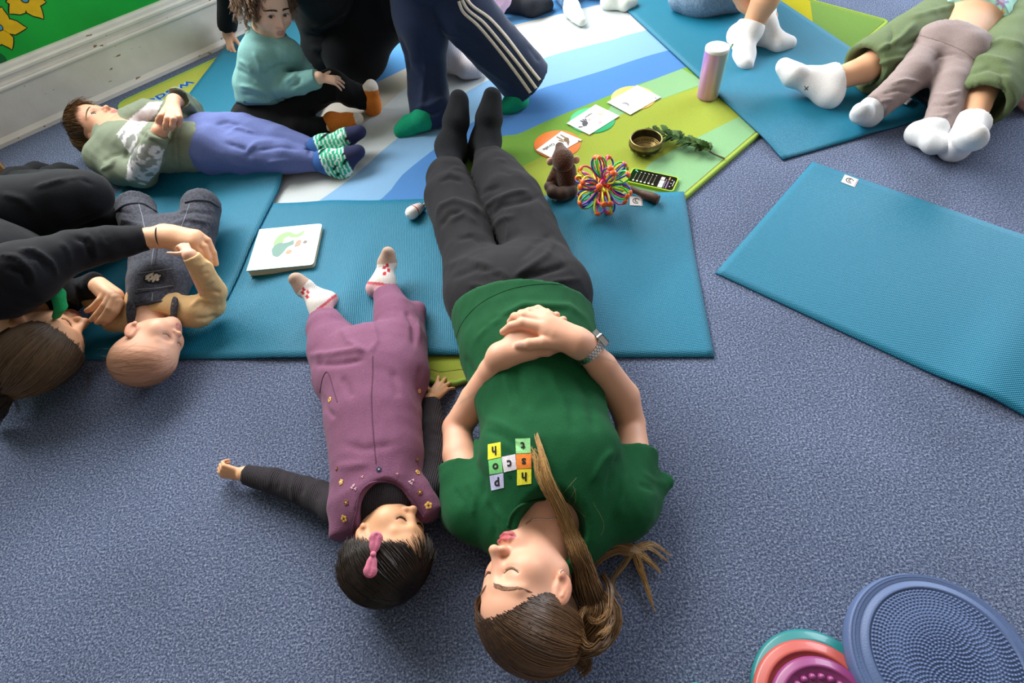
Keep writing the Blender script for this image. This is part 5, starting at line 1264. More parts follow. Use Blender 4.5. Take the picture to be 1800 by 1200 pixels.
    for i in range(60):
        a, r_ = rs.rand() * 6.28, math.sqrt(rs.rand()); c = p + x * math.cos(a) * r_ * 0.017 + y * math.sin(a) * r_ * 0.0125 + n * 0.003
        curls.append(np.array([c + (x * math.cos(t) + y * math.sin(t)) * 0.0022 + n * 0.0008 * math.sin(2 * t) for t in np.linspace(0, 6.0, 9)]))
    tag(mesh_obj('fleece', *tubes(curls, [0.0009] * 60, 4), cloth('fleece', 'd9cdc0'), bad), kind='stuff')
    # straps and buttons
    bt = drape_bvh([to, do]); brass = material('button_copper', colour='b9805c', rough=0.4, metal=0.8)
    for (u, v), (u2, v2), (u3, v3) in (((231, 543), (233, 560), (238, 580)), ((309, 536), (306, 548), (305, 565))):
        L_ = [drape(bt, a, b, 0.003) for a, b in ((u, v - 6), (u2, v2), (u3, v3))]
        L_ = [l[0] for l in L_ if l is not None]
        if len(L_) > 1:
            ln = smooth_line(L_, 10); w = px(ln[0], 9); sdv = nrm(np.cross(ln[-1] - ln[0], Z3))
            pr = [Seg(a, b, w, w, 0.002, (nrm(np.cross(sdv, ln[-1] - ln[0])), 0.22)) for a, b in zip(ln[:-1], ln[1:])]
            garment('strap', pr, den, do, 0.003)
        hh = drape(bt, u, v, 0.004)
        V, F2 = lathe([(0.0001, 0.003), (0.004, 0.0028), (0.0062, 0.0015), (0.0065, -0.003)], 16, (hh[0] + hh[1] * 0.002, np.stack([nrm(np.cross(hh[1], [0, 1, 0])), np.cross(hh[1], nrm(np.cross(hh[1], [0, 1, 0]))), hh[1]], 1)))
        mesh_obj('button', V, F2, brass, do)
    # white socks just showing past the hems
    sk = cloth('sock_white_baby', 'e4e4e2')
    garment('sock', foot_prims(J(345, 356, 0.10), J(340, 352, 0.07), J(336, 347, 0.10), J(333, 342, 0.125), 0.017, 0.01), sk, root, 0.003)
    garment('sock', foot_prims(J(240, 366, 0.10), J(246, 368, 0.07), J(256, 362, 0.075), J(266, 366, 0.08), 0.018, 0.01), sk, root, 0.003)
def floor_lines(t): return floor_clamp(t[0]), t[1], t[2]
make_baby()
# ================================================================== woman in black curled up beside the baby
BLACK = dict(var=0.18, vscale=300, sheen=0.06)
def make_left_woman():
    base = J(40, 520, 0)
    root = person(base, 'woman in black with brown ponytail curled on her side around the baby')
    h = Head([-1.189, 0.9703, 0.112], 0.232, [0.859, 0.505, -0.083], [0.511, -0.837, 0.194], 0.0)
    sh = J(20, 500, 0.30); wr = J(262, 418, 0.215); w2 = J(172, 500, 0.10)
    body = head_prims(h, (1, 1), 1.0) + [Seg(h.w(0, -0.08, -0.22), J(20, 530, 0.14), 0.052, 0.06, 0.025)]
    body += chain([J(20, 530, 0.14), J(-60, 480, 0.16), J(-120, 430, 0.15)], [0.08, 0.09, 0.09], 0.03)
    body += chain([sh, J(130, 450, 0.27), wr], [0.035, 0.032, 0.025], 0.02) + [Seg(wr, J(300, 418, 0.205), 0.0255, 0.026, 0.01)]
    # hand over the baby: palm and fingers curling down its side
    zt = 0.20
    body += [Seg(J(285, 416, 0.212), J(338, 424, zt), 0.026, 0.024, 0.02, (Z3, 0.75)), Seg(J(290, 408, 0.212), J(345, 415, zt), 0.020, 0.017, 0.02)]
    for a, b, c, d in (((347, 412, zt), (365, 423, 0.185), (375, 444, 0.16), (380, 464, 0.135)), ((343, 420, zt), (358, 434, 0.185), (366, 453, 0.16), (370, 470, 0.135)), ((336, 427, zt), (350, 442, 0.182), (357, 458, 0.158), (360, 471, 0.14)), ((328, 432, 0.195), (340, 447, 0.178), (346, 459, 0.158), (349, 467, 0.142))):
        body += chain([J(*a), J(*b), J(*c), J(*d)], [0.0125, 0.0098, 0.0088, 0.0072], 0.0025)
    body += chain([J(300, 425, 0.20), J(318, 440, 0.19), J(330, 448, 0.18)], [0.018, 0.013, 0.010], 0.006)
    # the other hand lies over the baby's forearm
    up = 0.040
    w2 = J(172, 500, 0.10 + up)
    body += [Seg(w2, J(198, 522, 0.085 + up), 0.024, 0.028, 0.02, (Z3, 0.72))]
    for a, b, c, d in (((190, 514, 0.098), (176, 528, 0.092), (163, 541, 0.078), (153, 546, 0.066)), ((198, 519, 0.098), (184, 537, 0.092), (170, 554, 0.076), (161, 562, 0.060)), ((204, 525, 0.096), (193, 543, 0.090), (180, 560, 0.074), (171, 567, 0.058)), ((209, 532, 0.09), (203, 547, 0.084), (192, 562, 0.068), (185, 569, 0.052))):
        P_ = [J(u, v, z + up) for u, v, z in (a, b, c, d)]
        body += chain([w2] + P_, [0.016, 0.0125, 0.0098, 0.0088, 0.0072], 0.0025)
    body += chain([J(-90, 440, 0.16), J(60, 385, 0.22), J(160, 340, 0.24)], [0.06, 0.05, 0.04], 0.03) + chain([J(-60, 450, 0.1), J(80, 415, 0.09), J(190, 385, 0.08)], [0.05, 0.045, 0.035], 0.03)
    body += chain([J(160, 340, 0.24), J(60, 318, 0.12), J(36, 318, 0.09), J(60, 306, 0.06)], [0.03, 0.03, 0.03, 0.02], 0.02)
    lo, hi = box_of(body); lo[0] = max(lo[0], -1.75); hx = J(60, 700, 0)[0]
    regs = [((lo[0], lo[1], 0), (hi[0], J(0, 585, 0.1)[1], hi[2]), 0.003), ((J(125, 540, .1)[0], J(0, 585, 0.1)[1] - 0.004, 0), (hi[0], J(300, 395, 0.2)[1], hi[2]), 0.0027), ((lo[0], J(0, 585, 0.1)[1] - 0.004, 0), (J(125, 540, .1)[0], hi[1], hi[2]), 0.007)]
    ob, V, F_ = body_obj('body', body, regs, root, skin_mat(), lambda V: skin_cols(V, h, 'd8a480', 'b0625e', 0.3))
    keep = (np.linalg.norm(V - h.O, axis=1) < 0.17)[F_].all(1)
    lash_brow(h, V, F_[keep], root, '7a5a44', '1e1410', (1, 1), 0.4, 1.6, False)
    blk = cloth('jacket_black', '101218', **BLACK)
    jk = chain([J(45, 520, 0.17), J(0, 490, 0.19), J(-70, 450, 0.19), J(-140, 420, 0.18)], [0.11, 0.145, 0.14, 0.13], 0.03, (Z3, 1.1))
    jk += [Seg(J(0, 500, 0.28), J(40, 480, 0.30), 0.085, 0.075, 0.04)] + chain([J(40, 480, 0.30), J(85, 458, 0.29), J(130, 440, 0.275), J(190, 428, 0.25), J(255, 418, 0.218)], [0.072, 0.058, 0.05, 0.045, 0.034], 0.02)
    jk += chain([J(60, 535, 0.09), J(115, 525, 0.06), J(168, 500, 0.13)], [0.06, 0.045, 0.034], 0.03)
    jk += [cut_at(J(257, 418, 0.217), J(290, 412, 0.21) - J(190, 430, 0.24), 0.003, 0.06), cut_at(J(170, 499, 0.135), J(185, 492, 0.15) - J(120, 522, 0.09), 0.003, 0.05), Ell(h.w(0, 0.0, -0.2), np.array([0.5, 0.5, 0.42]) * h.H, h.R, 0.01, 's')]
    jo = garment('jacket', jk, blk, root, 0.0046, (0.0022, 30, 3), [([(30, 440), (60, 440), (90, 460), (100, 485)], 4, 6), ([(45, 450), (70, 455), (85, 480)], 4, -5), ([(105, 425), (120, 440), (125, 465)], 4, 4), ([(130, 415), (150, 425), (160, 455)], 5, -5), ([(150, 410), (165, 425), (170, 455)], 4, 4), ([(180, 402), (190, 430)], 4, -3), ([(0, 448), (30, 452), (55, 475), (60, 500)], 4, 5), ([(10, 470), (40, 480), (50, 505)], 5, -5)])
    bj = drape_bvh([jo])
    green = cloth('green_under', '1f9a5a')
    garment('green_shirt_edge', chain([J(90, 499, 0.235), J(102, 518, 0.225), J(107, 540, 0.20), J(100, 554, 0.17)], [0.016, 0.017, 0.015, 0.012], 0.005, (Z3, 0.5)), green, root, 0.003)
    garment('green_hem', chain([J(14, 418, 0.25), J(30, 432, 0.255), J(40, 440, 0.26)], [0.008, 0.012, 0.008], 0.004), green, root, 0.003)
    lg = cloth('leggings_black', '13161c', **BLACK)
    tr = chain([J(-120, 400, 0.18), J(-30, 388, 0.22), J(40, 370, 0.235), J(110, 350, 0.24), J(150, 342, 0.235)], [0.13, 0.115, 0.098, 0.080, 0.064], 0.03)
    tr += chain([J(150, 342, 0.235), J(90, 330, 0.16), J(40, 322, 0.10)], [0.062, 0.056, 0.045], 0.03)
    tr += chain([J(-60, 440, 0.10), J(40, 425, 0.095), J(120, 400, 0.09), J(190, 385, 0.085)], [0.09, 0.085, 0.075, 0.062], 0.02) + chain([J(190, 385, 0.085), J(110, 345, 0.06)], [0.06, 0.05], 0.02)
    garment('trousers', tr, lg, root, 0.005, (0.0016, 26, 7), [([(60, 330), (100, 318), (150, 312)], 4, 4), ([(110, 318), (140, 314), (165, 325)], 3, -3), ([(90, 400), (130, 392), (180, 370)], 5, -4), ([(0, 340), (40, 350), (60, 370)], 6, 3)])
    sk = cloth('sock_black_w', '14161c', **BLACK)
    garment('sock', foot_prims(J(38, 316, 0.09), J(30, 312, 0.05), J(68, 303, 0.075), J(92, 304, 0.05), 0.036, 0.02, 0.016, J(20, 322, 0.10), 0.035), sk, root, 0.005)
    garment('sock', foot_prims(J(92, 312, 0.07), J(84, 312, 0.04), J(112, 304, 0.06), J(130, 303, 0.04), 0.033, 0.02, 0.014), sk, root, 0.005)
    # hair tie on the wrist
    c = J(282, 417, 0.212); d = nrm(J(300, 418, 0.208) - wr); x = nrm(np.cross(d, Z3)); y = np.cross(x, d); th = np.linspace(0, 6.283, 30)
    mesh_obj('hair_tie', *tubes([np.array([c + (x * math.cos(t) * 0.0285 + y * math.sin(t) * 0.0275) + d * 0.004 * math.cos(t) for t in th])], [0.0017], 6), cloth('tie_black', '15161a'), root)
    # hair drawn back to a low ponytail
    rs = np.random.RandomState(21); H = h.H
    cap = [Ell(h.w(0, -0.075, 0.13), np.array([0.36, 0.455, 0.395]) * H, h.R, 0.01), Ell(h.w(0, 0.42, -0.16), np.array([0.44, 0.36, 0.45]) * H, h.R, 0.03, 's'), Ell(h.w(-0.36, 0.02, -0.16), np.array([0.10, 0.13, 0.17]) * H, h.R, 0.012, 's'), Ell(h.w(0, 0.1, -0.5), np.array([0.5, 0.4, 0.3]) * H, h.R, 0.02, 's')]
    G = h.c_(J(8, 690, 0.10)); gs = [tuple(G + np.array(o)) for o in ((0.04, 0.04, 0.05), (0.02, 0.02, 0.02), (-0.02, 0, -0.02), (-0.05, 0, -0.05))]
    st = dict(rad=(0.365, 0.46, 0.40), r=0.0011, m=18, jit=0.015)
    A = cap_strands(h, [(0.28, 0.25, 0.24), (0.12, 0.31, 0.33), (0, 0.325, 0.345), (-0.12, 0.31, 0.325), (-0.24, 0.25, 0.24), (-0.31, 0.17, 0.14), (-0.335, 0.09, 0.10)], gs, 1300, rs, lift=(0, 0.035), c0='4c3826', c1='6e563c', **st)
    B = cap_strands(h, [(-0.02, 0.32, 0.35), (0.0, 0.15, 0.47), (0, -0.1, 0.52), (0, -0.3, 0.45)], gs, 700, rs, lift=(0, 0.035), c0='4f3a28', c1='74593c', **st)
    C_ = lock([J(12, 688, 0.10), J(4, 705, 0.09), J(-4, 728, 0.05), J(-12, 748, 0.02)], 200, 0.016, 0.016, rs, 0.0011, c0='2e2118', c1='2a1d16', jit=0.3, wave=0.004, wm=0.03)
    D = lock([J(150, 655, 0.12), J(158, 665, 0.09), J(148, 690, 0.05), J(125, 705, 0.03)], 12, 0.005, 0.012, rs, 0.0004, c0='3a2a1e', c1='4a3626', jit=0.4)
    E_ = lock([J(14, 690, 0.10), J(28, 705, 0.06), J(32, 722, 0.02), J(10, 735, 0.01)], 10, 0.004, 0.008, rs, 0.0005, c0='2e2118', c1='3a2a1e', jit=0.4)
    simple_hair(h, root, cap, merge(A, B, C_, D, E_), '3a2a1e')
make_left_woman()

# ================================================================== boy in camouflage sweatshirt
def boxcut(p, n, zlo, r=0.06): return Cut(p, n, 0.003, (p[0] - r, p[1] - r, zlo), (p[0] + r, p[1] + r, p[2] + r))
def make_boy():
    base = J(300, 265, 0)
    root = person(base, 'boy in grey green sweatshirt and lilac joggers lying near the skirting board')
    h = Head([-1.4021, 2.0146, 0.1001], 0.2006, [0.354, 0.174, 0.919], [-0.928, 0.189, 0.322], 0.6)
    body = head_prims(h, (0, 0), 1.0) + [Seg(h.w(0, -0.08, -0.25), J(205, 235, 0.10), 0.04, 0.045, 0.02)]
    body += chain([J(205, 238, 0.10), J(280, 255, 0.10), J(360, 255, 0.095)], [0.06, 0.065, 0.065], 0.03)
    body += chain([J(187, 272, 0.09), J(240, 306, 0.06), J(280, 232, 0.202)], [0.03, 0.027, 0.022], 0.02) + chain([J(240, 205, 0.10), J(335, 192, 0.10), J(306, 177, 0.234)], [0.03, 0.027, 0.022], 0.02)
    # near hand below, far hand on top
    body += [Seg(J(281, 230, 0.204), J(293, 208, 0.217), 0.022, 0.024, 0.01)] + [Seg(J(290, 210, 0.217), J(302 + 4 * i_, 196 + 5 * i_, 0.219), 0.011, 0.008, 0.005) for i_ in range(3)]
    body += [Seg(J(306, 177, 0.234), J(300, 194, 0.242), 0.023, 0.025, 0.01, (Z3, 0.75))]
    for a, b, c, d in (((290, 195, 0.235), (283, 204, 0.238), (278, 211, 0.226), (276, 216, 0.212)), ((298, 198, 0.238), (294, 209, 0.242), (291, 219, 0.23), (290, 226, 0.215)), ((306, 199, 0.238), (305, 210, 0.242), (303, 220, 0.228), (302, 227, 0.213)), ((313, 198, 0.234), (316, 207, 0.234), (316, 215, 0.22), (313, 221, 0.21))):
        P_ = [J(u, v, z + 0.010) for u, v, z in (a, b, c, d)]
        body += chain([J(306, 180, 0.234)] + P_, [0.015, 0.0115, 0.0095, 0.0085, 0.0072], 0.003)
    body += chain([J(390, 228, 0.09), J(460, 242, 0.08), J(556, 262, 0.06)], [0.05, 0.04, 0.028], 0.02) + chain([J(375, 270, 0.09), J(470, 275, 0.07), J(563, 286, 0.05)], [0.05, 0.04, 0.028], 0.02)
    lo, hi = box_of(body)
    regs = [(lo, (J(225, 215, 0.1)[0], hi[1], hi[2]), 0.0028), ((J(225, 215, 0.1)[0] - 0.004, lo[1], 0), (J(350, 240, 0.2)[0], hi[1], hi[2]), 0.0032), ((J(350, 240, 0.2)[0] - 0.006, lo[1], 0), hi, 0.007)]
    ob, V, F_ = body_obj('body', body, regs, root, skin_mat(), lambda V: skin_cols(V, h, 'd9a286', 'b86460', 0.3))
    keep = (np.linalg.norm(V - h.O, axis=1) < 0.15)[F_].all(1)
    lash_brow(h, V, F_[keep], root, '6a4c38', '2a1c16', (0, 0), 0.7, 1.3)
    for s in (-1, 1): open_eye(h, s, root, (0.25, -0.1), '3a2a20')
    gg = np.array(lin('7a8472')); wh = np.array(lin('d8d4da')); gy = np.array(lin('8f9490'))
    rs = np.random.RandomState(4); ks = rs.normal(size=(9, 3)); ks /= np.linalg.norm(ks, axis=1, keepdims=True); ph = rs.rand(9) * 6
    def hood_col(V):
        Q = to_px(V); c = np.tile(gg, (len(V), 1))
        n = sum(np.sin(V @ ks[i] * (70 + 30 * i) + ph[i]) / (1 + 0.3 * i) for i in range(9))
        chest = in_poly(Q, [(205, 235), (232, 205), (262, 180), (285, 178), (275, 200), (250, 225), (237, 255), (228, 270)])
        elbow = in_poly(Q, [(232, 262), (262, 250), (288, 262), (280, 300), (255, 325), (222, 318), (224, 290)])
        c[chest] = wh; c[chest & (n > 1.5)] = gy
        c[elbow] = gy * 0.9; c[elbow & (n > -0.2)] = wh
        return c
    fl = cloth('sweat_camo', '7a8474', attr=True, var=0.06, bump=0.0005)
    hd = chain([J(200, 242, 0.095), J(230, 254, 0.098), J(290, 260, 0.10), J(345, 258, 0.10), J(380, 256, 0.098)], [0.068, 0.084, 0.088, 0.090, 0.092], 0.03, (Z3, 0.92))
    hd += [Seg(J(200, 258, 0.10), J(182, 275, 0.085), 0.062, 0.055, 0.03)] + chain([J(182, 275, 0.085), J(212, 300, 0.07), J(248, 305, 0.065)], [0.055, 0.052, 0.047], 0.03) + chain([J(248, 305, 0.065), J(262, 275, 0.14), J(276, 242, 0.192)], [0.047, 0.044, 0.034], 0.02)
    hd += [Seg(J(230, 215, 0.10), J(260, 200, 0.10), 0.055, 0.05, 0.03)] + chain([J(260, 200, 0.10), J(335, 196, 0.11), J(345, 192, 0.14), J(312, 172, 0.23)], [0.048, 0.045, 0.042, 0.034], 0.02)
    hd += [Seg(J(180, 272, 0.06), J(207, 240, 0.09), 0.042, 0.042, 0.03), Ell(h.w(0, 0.03, -0.30), np.array([0.30, 0.30, 0.28]) * h.H, h.R, 0.01, 's')]
    hd += [Cut(J(366, 256, 0.10), J(400, 248, 0.10) - J(350, 262, 0.10), 0.004), boxcut(J(279, 236, 0.199), J(290, 212, 0.222) - J(265, 270, 0.14), 0.188), boxcut(J(309, 174, 0.232), J(303, 180, 0.245) - J(330, 184, 0.175), 0.19), Seg(J(316, 174, 0.225), J(300, 172, 0.24), 0.027, 0.027, 0.003, None, 's')]
    ho = garment('sweatshirt', hd, fl, root, 0.0042, (0.002, 40, 9), [([(175, 300), (195, 290), (205, 275)], 4, 4), ([(180, 285), (195, 275), (215, 270)], 4, -4), ([(262, 244), (275, 252), (288, 258)], 2, -4), ([(320, 215), (310, 240), (312, 280), (316, 302)], 2, -3), ([(300, 245), (292, 270), (290, 300)], 6, 4), ([(225, 260), (220, 280), (228, 300)], 4, -3), ([(240, 230), (255, 240), (262, 225)], 5, -3)], hood_col)
    jg = cloth('joggers_lilac', '616ea6', var=0.08)
    tr = [Seg(J(360, 245, 0.095), J(372, 262, 0.095), 0.085, 0.085, 0.03)] + chain([J(375, 236, 0.095), J(430, 236, 0.09), J(490, 250, 0.08), J(552, 262, 0.065)], [0.075, 0.072, 0.060, 0.034], 0.02) + chain([J(372, 266, 0.09), J(430, 272, 0.08), J(500, 276, 0.07), J(560, 284, 0.052)], [0.075, 0.068, 0.056, 0.034], 0.02)
    tr += [cut_at(J(553, 262, 0.065), J(580, 268, 0.06) - J(520, 255, 0.07), 0.003, 0.045), cut_at(J(564, 285, 0.052), J(580, 287, 0.05) - J(520, 280, 0.06), 0.003, 0.035)]
    garment('joggers', tr, jg, root, 0.0044, (0.0024, 32, 12), [([(400, 235), (420, 225), (450, 235)], 4, 5), ([(395, 250), (430, 262), (440, 280)], 5, -5), ([(430, 270), (450, 252), (490, 245)], 5, 5), ([(450, 265), (490, 258), (530, 262)], 4, -4), ([(540, 250), (545, 275)], 3, -4), ([(380, 220), (400, 215), (425, 222)], 4, -3), ([(470, 285), (510, 282)], 4, 3)])
    gr, wt, nv, bk = [np.array(lin(c)) for c in ('1fae86', 'dfeeea', '2c3052', '16181e')]
    def sock_col(V, A, T):
        f = nrm(T - A); L_ = np.linalg.norm(T - A); t = (V - A) @ f; c = np.tile(gr, (len(V), 1))
        c[(np.mod(t, 0.0125) < 0.0042)] = wt
        n = np.sin(V @ ks[1] * 150) * np.sin(V @ ks[2] * 150 + 1) * np.sin(V @ ks[3] * 130 + 2)
        c[n > 0.45] = bk; c[n < -0.55] = wt
        c[t > L_ - 0.040] = nv; c[t < -0.014] = np.array(lin('2f5a9a'))
        return c
    skm = cloth('sock_stripe', 'ffffff', attr=True, var=0.04)
    for A, Hh, B, T, L_ in (((570, 258, 0.07), (578, 282, 0.035), (608, 242, 0.085), (632, 231, 0.10), (545, 262, 0.068)), ((577, 284, 0.055), (604, 299, 0.025), (612, 275, 0.06), (630, 266, 0.07), (556, 284, 0.052))):
        a, t = J(*A), J(*T)
        garment('sock', foot_prims(a, J(*Hh), J(*B), t, 0.034, 0.02, 0.016, J(*L_), 0.030), skm, root, 0.0032, cols=lambda V: sock_col(V, a, t))
    rs = np.random.RandomState(2); H = h.H
    cap = [Ell(h.w(0, -0.075, 0.13), np.array([0.355, 0.45, 0.39]) * H, h.R, 0.01), Ell(h.w(0, 0.42, -0.12), np.array([0.43, 0.36, 0.42]) * H, h.R, 0.03, 's'), Ell(h.w(0.37, 0.0, -0.13), np.array([0.13, 0.15, 0.20]) * H, h.R, 0.012, 's'), Ell(h.w(0, 0.1, -0.5), np.array([0.5, 0.4, 0.3]) * H, h.R, 0.02, 's')]
    st = dict(rad=(0.36, 0.455, 0.395), r=0.0011, m=12, c0='3c2818', c1='6a4a2e', jit=0.04)
    A = cap_strands(h, [(-0.1, -0.2, 0.48), (0, -0.25, 0.46), (0.1, -0.2, 0.48)], [(0.335, 0.10, 0.12), (0.28, 0.25, 0.24), (0.1, 0.345, 0.27), (-0.1, 0.345, 0.27), (-0.28, 0.25, 0.2)], 700, rs, lift=(0, 0.05), **st)
    B = cap_strands(h, [(-0.1, -0.2, 0.48), (0, -0.25, 0.46), (0.1, -0.2, 0.48)], [(0.345, -0.16, 0.08), (0.33, -0.27, -0.15), (0.1, -0.5, -0.1), (-0.3, -0.3, -0.1)], 500, rs, lift=(0, 0.05), **st)
    simple_hair(h, root, cap, merge(A, B), '3a2717')
make_boy()

# ================================================================== seated toddler with curls
def make_toddler():
    base = J(470, 215, 0)
    root = person(base, 'seated toddler with brown curls in teal sweatshirt and black trousers')
    h = Head([-0.6569, 2.0672, 0.4178], 0.184, [0.622, -0.752, -0.20], [0.346, 0.011, 0.938], 0.75)
    nk = h.w(0, -0.05, -0.52)
    body = head_prims(h, (0, 0), 0.75) + [Seg(h.w(0, -0.08, -0.25), nk, 0.036, 0.04, 0.02)]
    sh = J(462, 100, 0.28); elb = J(487, 152, 0.20); wr = J(560, 137, 0.225)
    body += chain([nk, J(462, 150, 0.2), J(455, 200, 0.09)], [0.045, 0.05, 0.05], 0.02) + chain([sh, elb, wr], [0.03, 0.026, 0.021], 0.02) + [Seg(nk, sh, 0.035, 0.03, 0.03)]
    body += hand_prims(J(562, 137, 0.226), J(588, 141, 0.205) - J(562, 137, 0.226), Z3 + np.array([0.2, -0.3, 0]), 0.10, -1, curl=(0.25, 0.3, 0.25), spread=0.5, thumb=(0.8, 0.1))
    body += chain([J(540, 128, 0.20), J(545, 120, 0.20), J(545, 115, 0.20)], [0.012, 0.009, 0.008], 0.004)
    body += chain([J(470, 205, 0.09), J(585, 148, 0.15), J(648, 178, 0.05)], [0.04, 0.032, 0.024], 0.02) + chain([J(455, 220, 0.07), J(500, 238, 0.06), J(572, 222, 0.05)], [0.04, 0.032, 0.024], 0.02)
    lo, hi = box_of(body)
    regs = [((lo[0], lo[1], h.O[2] - 0.125), hi, 0.0026), ((lo[0], lo[1], 0), (J(540, 137, .17)[0], hi[1], h.O[2] - 0.12), 0.006), ((J(540, 137, .17)[0] - 0.005, lo[1], 0), (hi[0], hi[1], h.O[2] - 0.12), 0.003)]
    ob, V, F_ = body_obj('body', body, regs, root, skin_mat(), lambda V: skin_cols(V, h, 'efc8b0', 'd0958a', 0.3))
    keep = (np.linalg.norm(V - h.O, axis=1) < 0.135)[F_].all(1)
    lash_brow(h, V, F_[keep], root, '4a3526', '1c120e', (0, 0), 0.9, 1.5)
    for s in (-1, 1): open_eye(h, s, root, (0.15, -0.25), '2a1a12')
    tl = cloth('sweat_teal', '78abaa', var=0.06)
    sw = chain([h.w(0, -0.06, -0.60), J(462, 105, 0.27), J(458, 150, 0.19), J(460, 185, 0.12)], [0.055, 0.078, 0.088, 0.086], 0.02)
    sw += [Seg(h.w(0, -0.06, -0.62), J(463, 102, 0.275), 0.05, 0.052, 0.03), Seg(h.w(0, -0.06, -0.62), J(505, 92, 0.28), 0.045, 0.045, 0.03)]
    sw += chain([J(463, 102, 0.275), J(474, 130, 0.235), J(489, 151, 0.20), J(525, 147, 0.208), J(560, 137, 0.225)], [0.050, 0.046, 0.042, 0.038, 0.032], 0.02) + chain([J(505, 92, 0.28), J(525, 115, 0.22), J(540, 126, 0.20)], [0.045, 0.038, 0.030], 0.02)
    sw += [Ell(h.w(0, 0.02, -0.36), np.array([0.30, 0.30, 0.22]) * h.H, h.R, 0.008, 's'), Cut(J(463, 181, 0.115), J(470, 230, 0.06) - J(458, 150, 0.19), 0.004), cut_at(J(559, 137, 0.225), J(580, 133, 0.23) - J(525, 147, 0.208), 0.003, 0.05)]
    so = garment('sweatshirt', sw, tl, root, 0.0042, (0.0024, 42, 2), [([(420, 105), (435, 115), (445, 130)], 4, 4), ([(415, 120), (435, 132), (450, 145)], 4, -4), ([(420, 150), (445, 155), (470, 165)], 4, 5), ([(425, 165), (450, 168), (475, 175)], 4, -4), ([(462, 130), (475, 122), (490, 115), (512, 112)], 2.5, -4), ([(500, 145), (515, 135), (520, 128)], 4, 4), ([(510, 155), (525, 145), (528, 135)], 4, -4), ([(445, 90), (455, 110), (460, 130)], 4, 3)])
    bs = drape_bvh([so])
    stitch('waistband', bs, [(424, 178), (445, 186), (475, 182), (500, 172)], cloth('teal_rib', '57817f'), so, 0.010, -0.004, 30, 8)
    garment('peach_undershirt', [Seg(J(446, 206, 0.080), J(474, 202, 0.080), 0.048, 0.044, 0.02, (nrm(J(470, 230, 0.06) - J(458, 150, 0.19)), 0.45))], cloth('peach', 'd9a090'), root, 0.004)
    bk = cloth('joggers_black', '0e0f12', var=0.2, sheen=0.06)
    tr = [Seg(J(450, 212, 0.08), J(478, 208, 0.08), 0.085, 0.08, 0.03)] + chain([J(478, 205, 0.09), J(530, 175, 0.12), J(585, 148, 0.145)], [0.075, 0.066, 0.05], 0.03) + chain([J(585, 148, 0.145), J(615, 165, 0.09), J(650, 176, 0.058)], [0.05, 0.047, 0.042], 0.02)
    tr += chain([J(455, 222, 0.07), J(490, 232, 0.06), J(520, 232, 0.055)], [0.075, 0.065, 0.058], 0.03) + chain([J(520, 232, 0.055), J(560, 226, 0.045), J(578, 220, 0.042)], [0.055, 0.042, 0.034], 0.02)
    tr += [cut_at(J(648, 175, 0.058), J(672, 180, 0.05) - J(620, 168, 0.085), 0.003, 0.055)]
    garment('joggers', tr, bk, root, 0.0046, (0.0025, 36, 5), [([(585, 140), (590, 160), (588, 180)], 3, 5), ([(595, 145), (602, 165)], 3, -4), ([(540, 190), (560, 180), (580, 178)], 5, 4)])
    og, wt = np.array(lin('d87a2e')), np.array(lin('e0d6cc'))
    def ocol(V, A, T, Hh):
        f = nrm(T - Hh); L_ = np.linalg.norm(T - Hh); t = (V - Hh) @ f; c = np.tile(og, (len(V), 1)); c[t > L_ - 0.010] = wt; c[np.linalg.norm(V - Hh, axis=1) < 0.030] = wt; return c
    skm = cloth('sock_orange', 'ffffff', attr=True, var=0.08, bump=0.0005, bscale=400)
    for A, Hh, B, T in (((650, 176, 0.06), (658, 188, 0.028), (651, 158, 0.095), (653, 149, 0.105)), ((585, 214, 0.055), (584, 221, 0.035), (612, 213, 0.04), (630, 209, 0.045))):
        a, hh, t = J(*A), J(*Hh), J(*T)
        garment('sock', foot_prims(a, hh, J(*B), t, 0.030, 0.016, 0.014), skm, root, 0.003, cols=lambda V: ocol(V, a, t, hh))
    # curls: many springy locks
    rs = np.random.RandomState(31); H = h.H
    cap = [Ell(h.w(0, -0.09, 0.13), np.array([0.37, 0.44, 0.40]) * H, h.R, 0.01), Ell(h.w(0, 0.43, -0.12), np.array([0.42, 0.42, 0.43]) * H, h.R, 0.03, 's'), Ell(h.w(0, 0.1, -0.55), np.array([0.5, 0.4, 0.3]) * H, h.R, 0.02, 's')]
    Ls = ([], [], [])
    for i in range(270):
        a = rs.rand() * 6.283; el = rs.rand() * 1.25 - 0.25; d = np.array([math.cos(a) * math.cos(el), math.sin(a) * math.cos(el), math.sin(el)])
        if d[1] > 0.62 and d[2] < 0.62: continue
        p = np.array([0, -0.09, 0.13]) + d * np.array([0.40, 0.46, 0.42]); q = p + d * 0.06 + np.array([0, 0, -0.20 - 0.15 * rs.rand()]) + rs.normal(size=3) * 0.03; r_ = q + np.array([d[0] * 0.05, d[1] * 0.05, -0.16])
        t = lock([h.w(p), h.w((p + q) / 2 + d * 0.06), h.w(q), h.w(r_)], 9, 0.006, 0.004, rs, 0.0009, m=32, c0='5a4230', c1='9c8068', jit=0.15, curl=0.0065, wf=1.6 + rs.rand() * 1.4)
        for k_ in range(3): Ls[k_].extend(t[k_])
    simple_hair(h, root, cap, Ls, '3a281c')
make_toddler()
# ================================================================== people of whom only legs and feet are in the frame
def limb_body(root, prims, base_col='e0b08e', res=0.004):
    V, F_ = surf(prims, res); c = np.tile(np.array(lin(base_col)), (len(V), 1))
    return mesh_obj('body', V, F_, skin_mat(), root, True, cols=c)
def sock_white(n, c='e6e3e4'): return cloth(n, c, var=0.05, bump=0.0005, bscale=700, sheen=0.1)

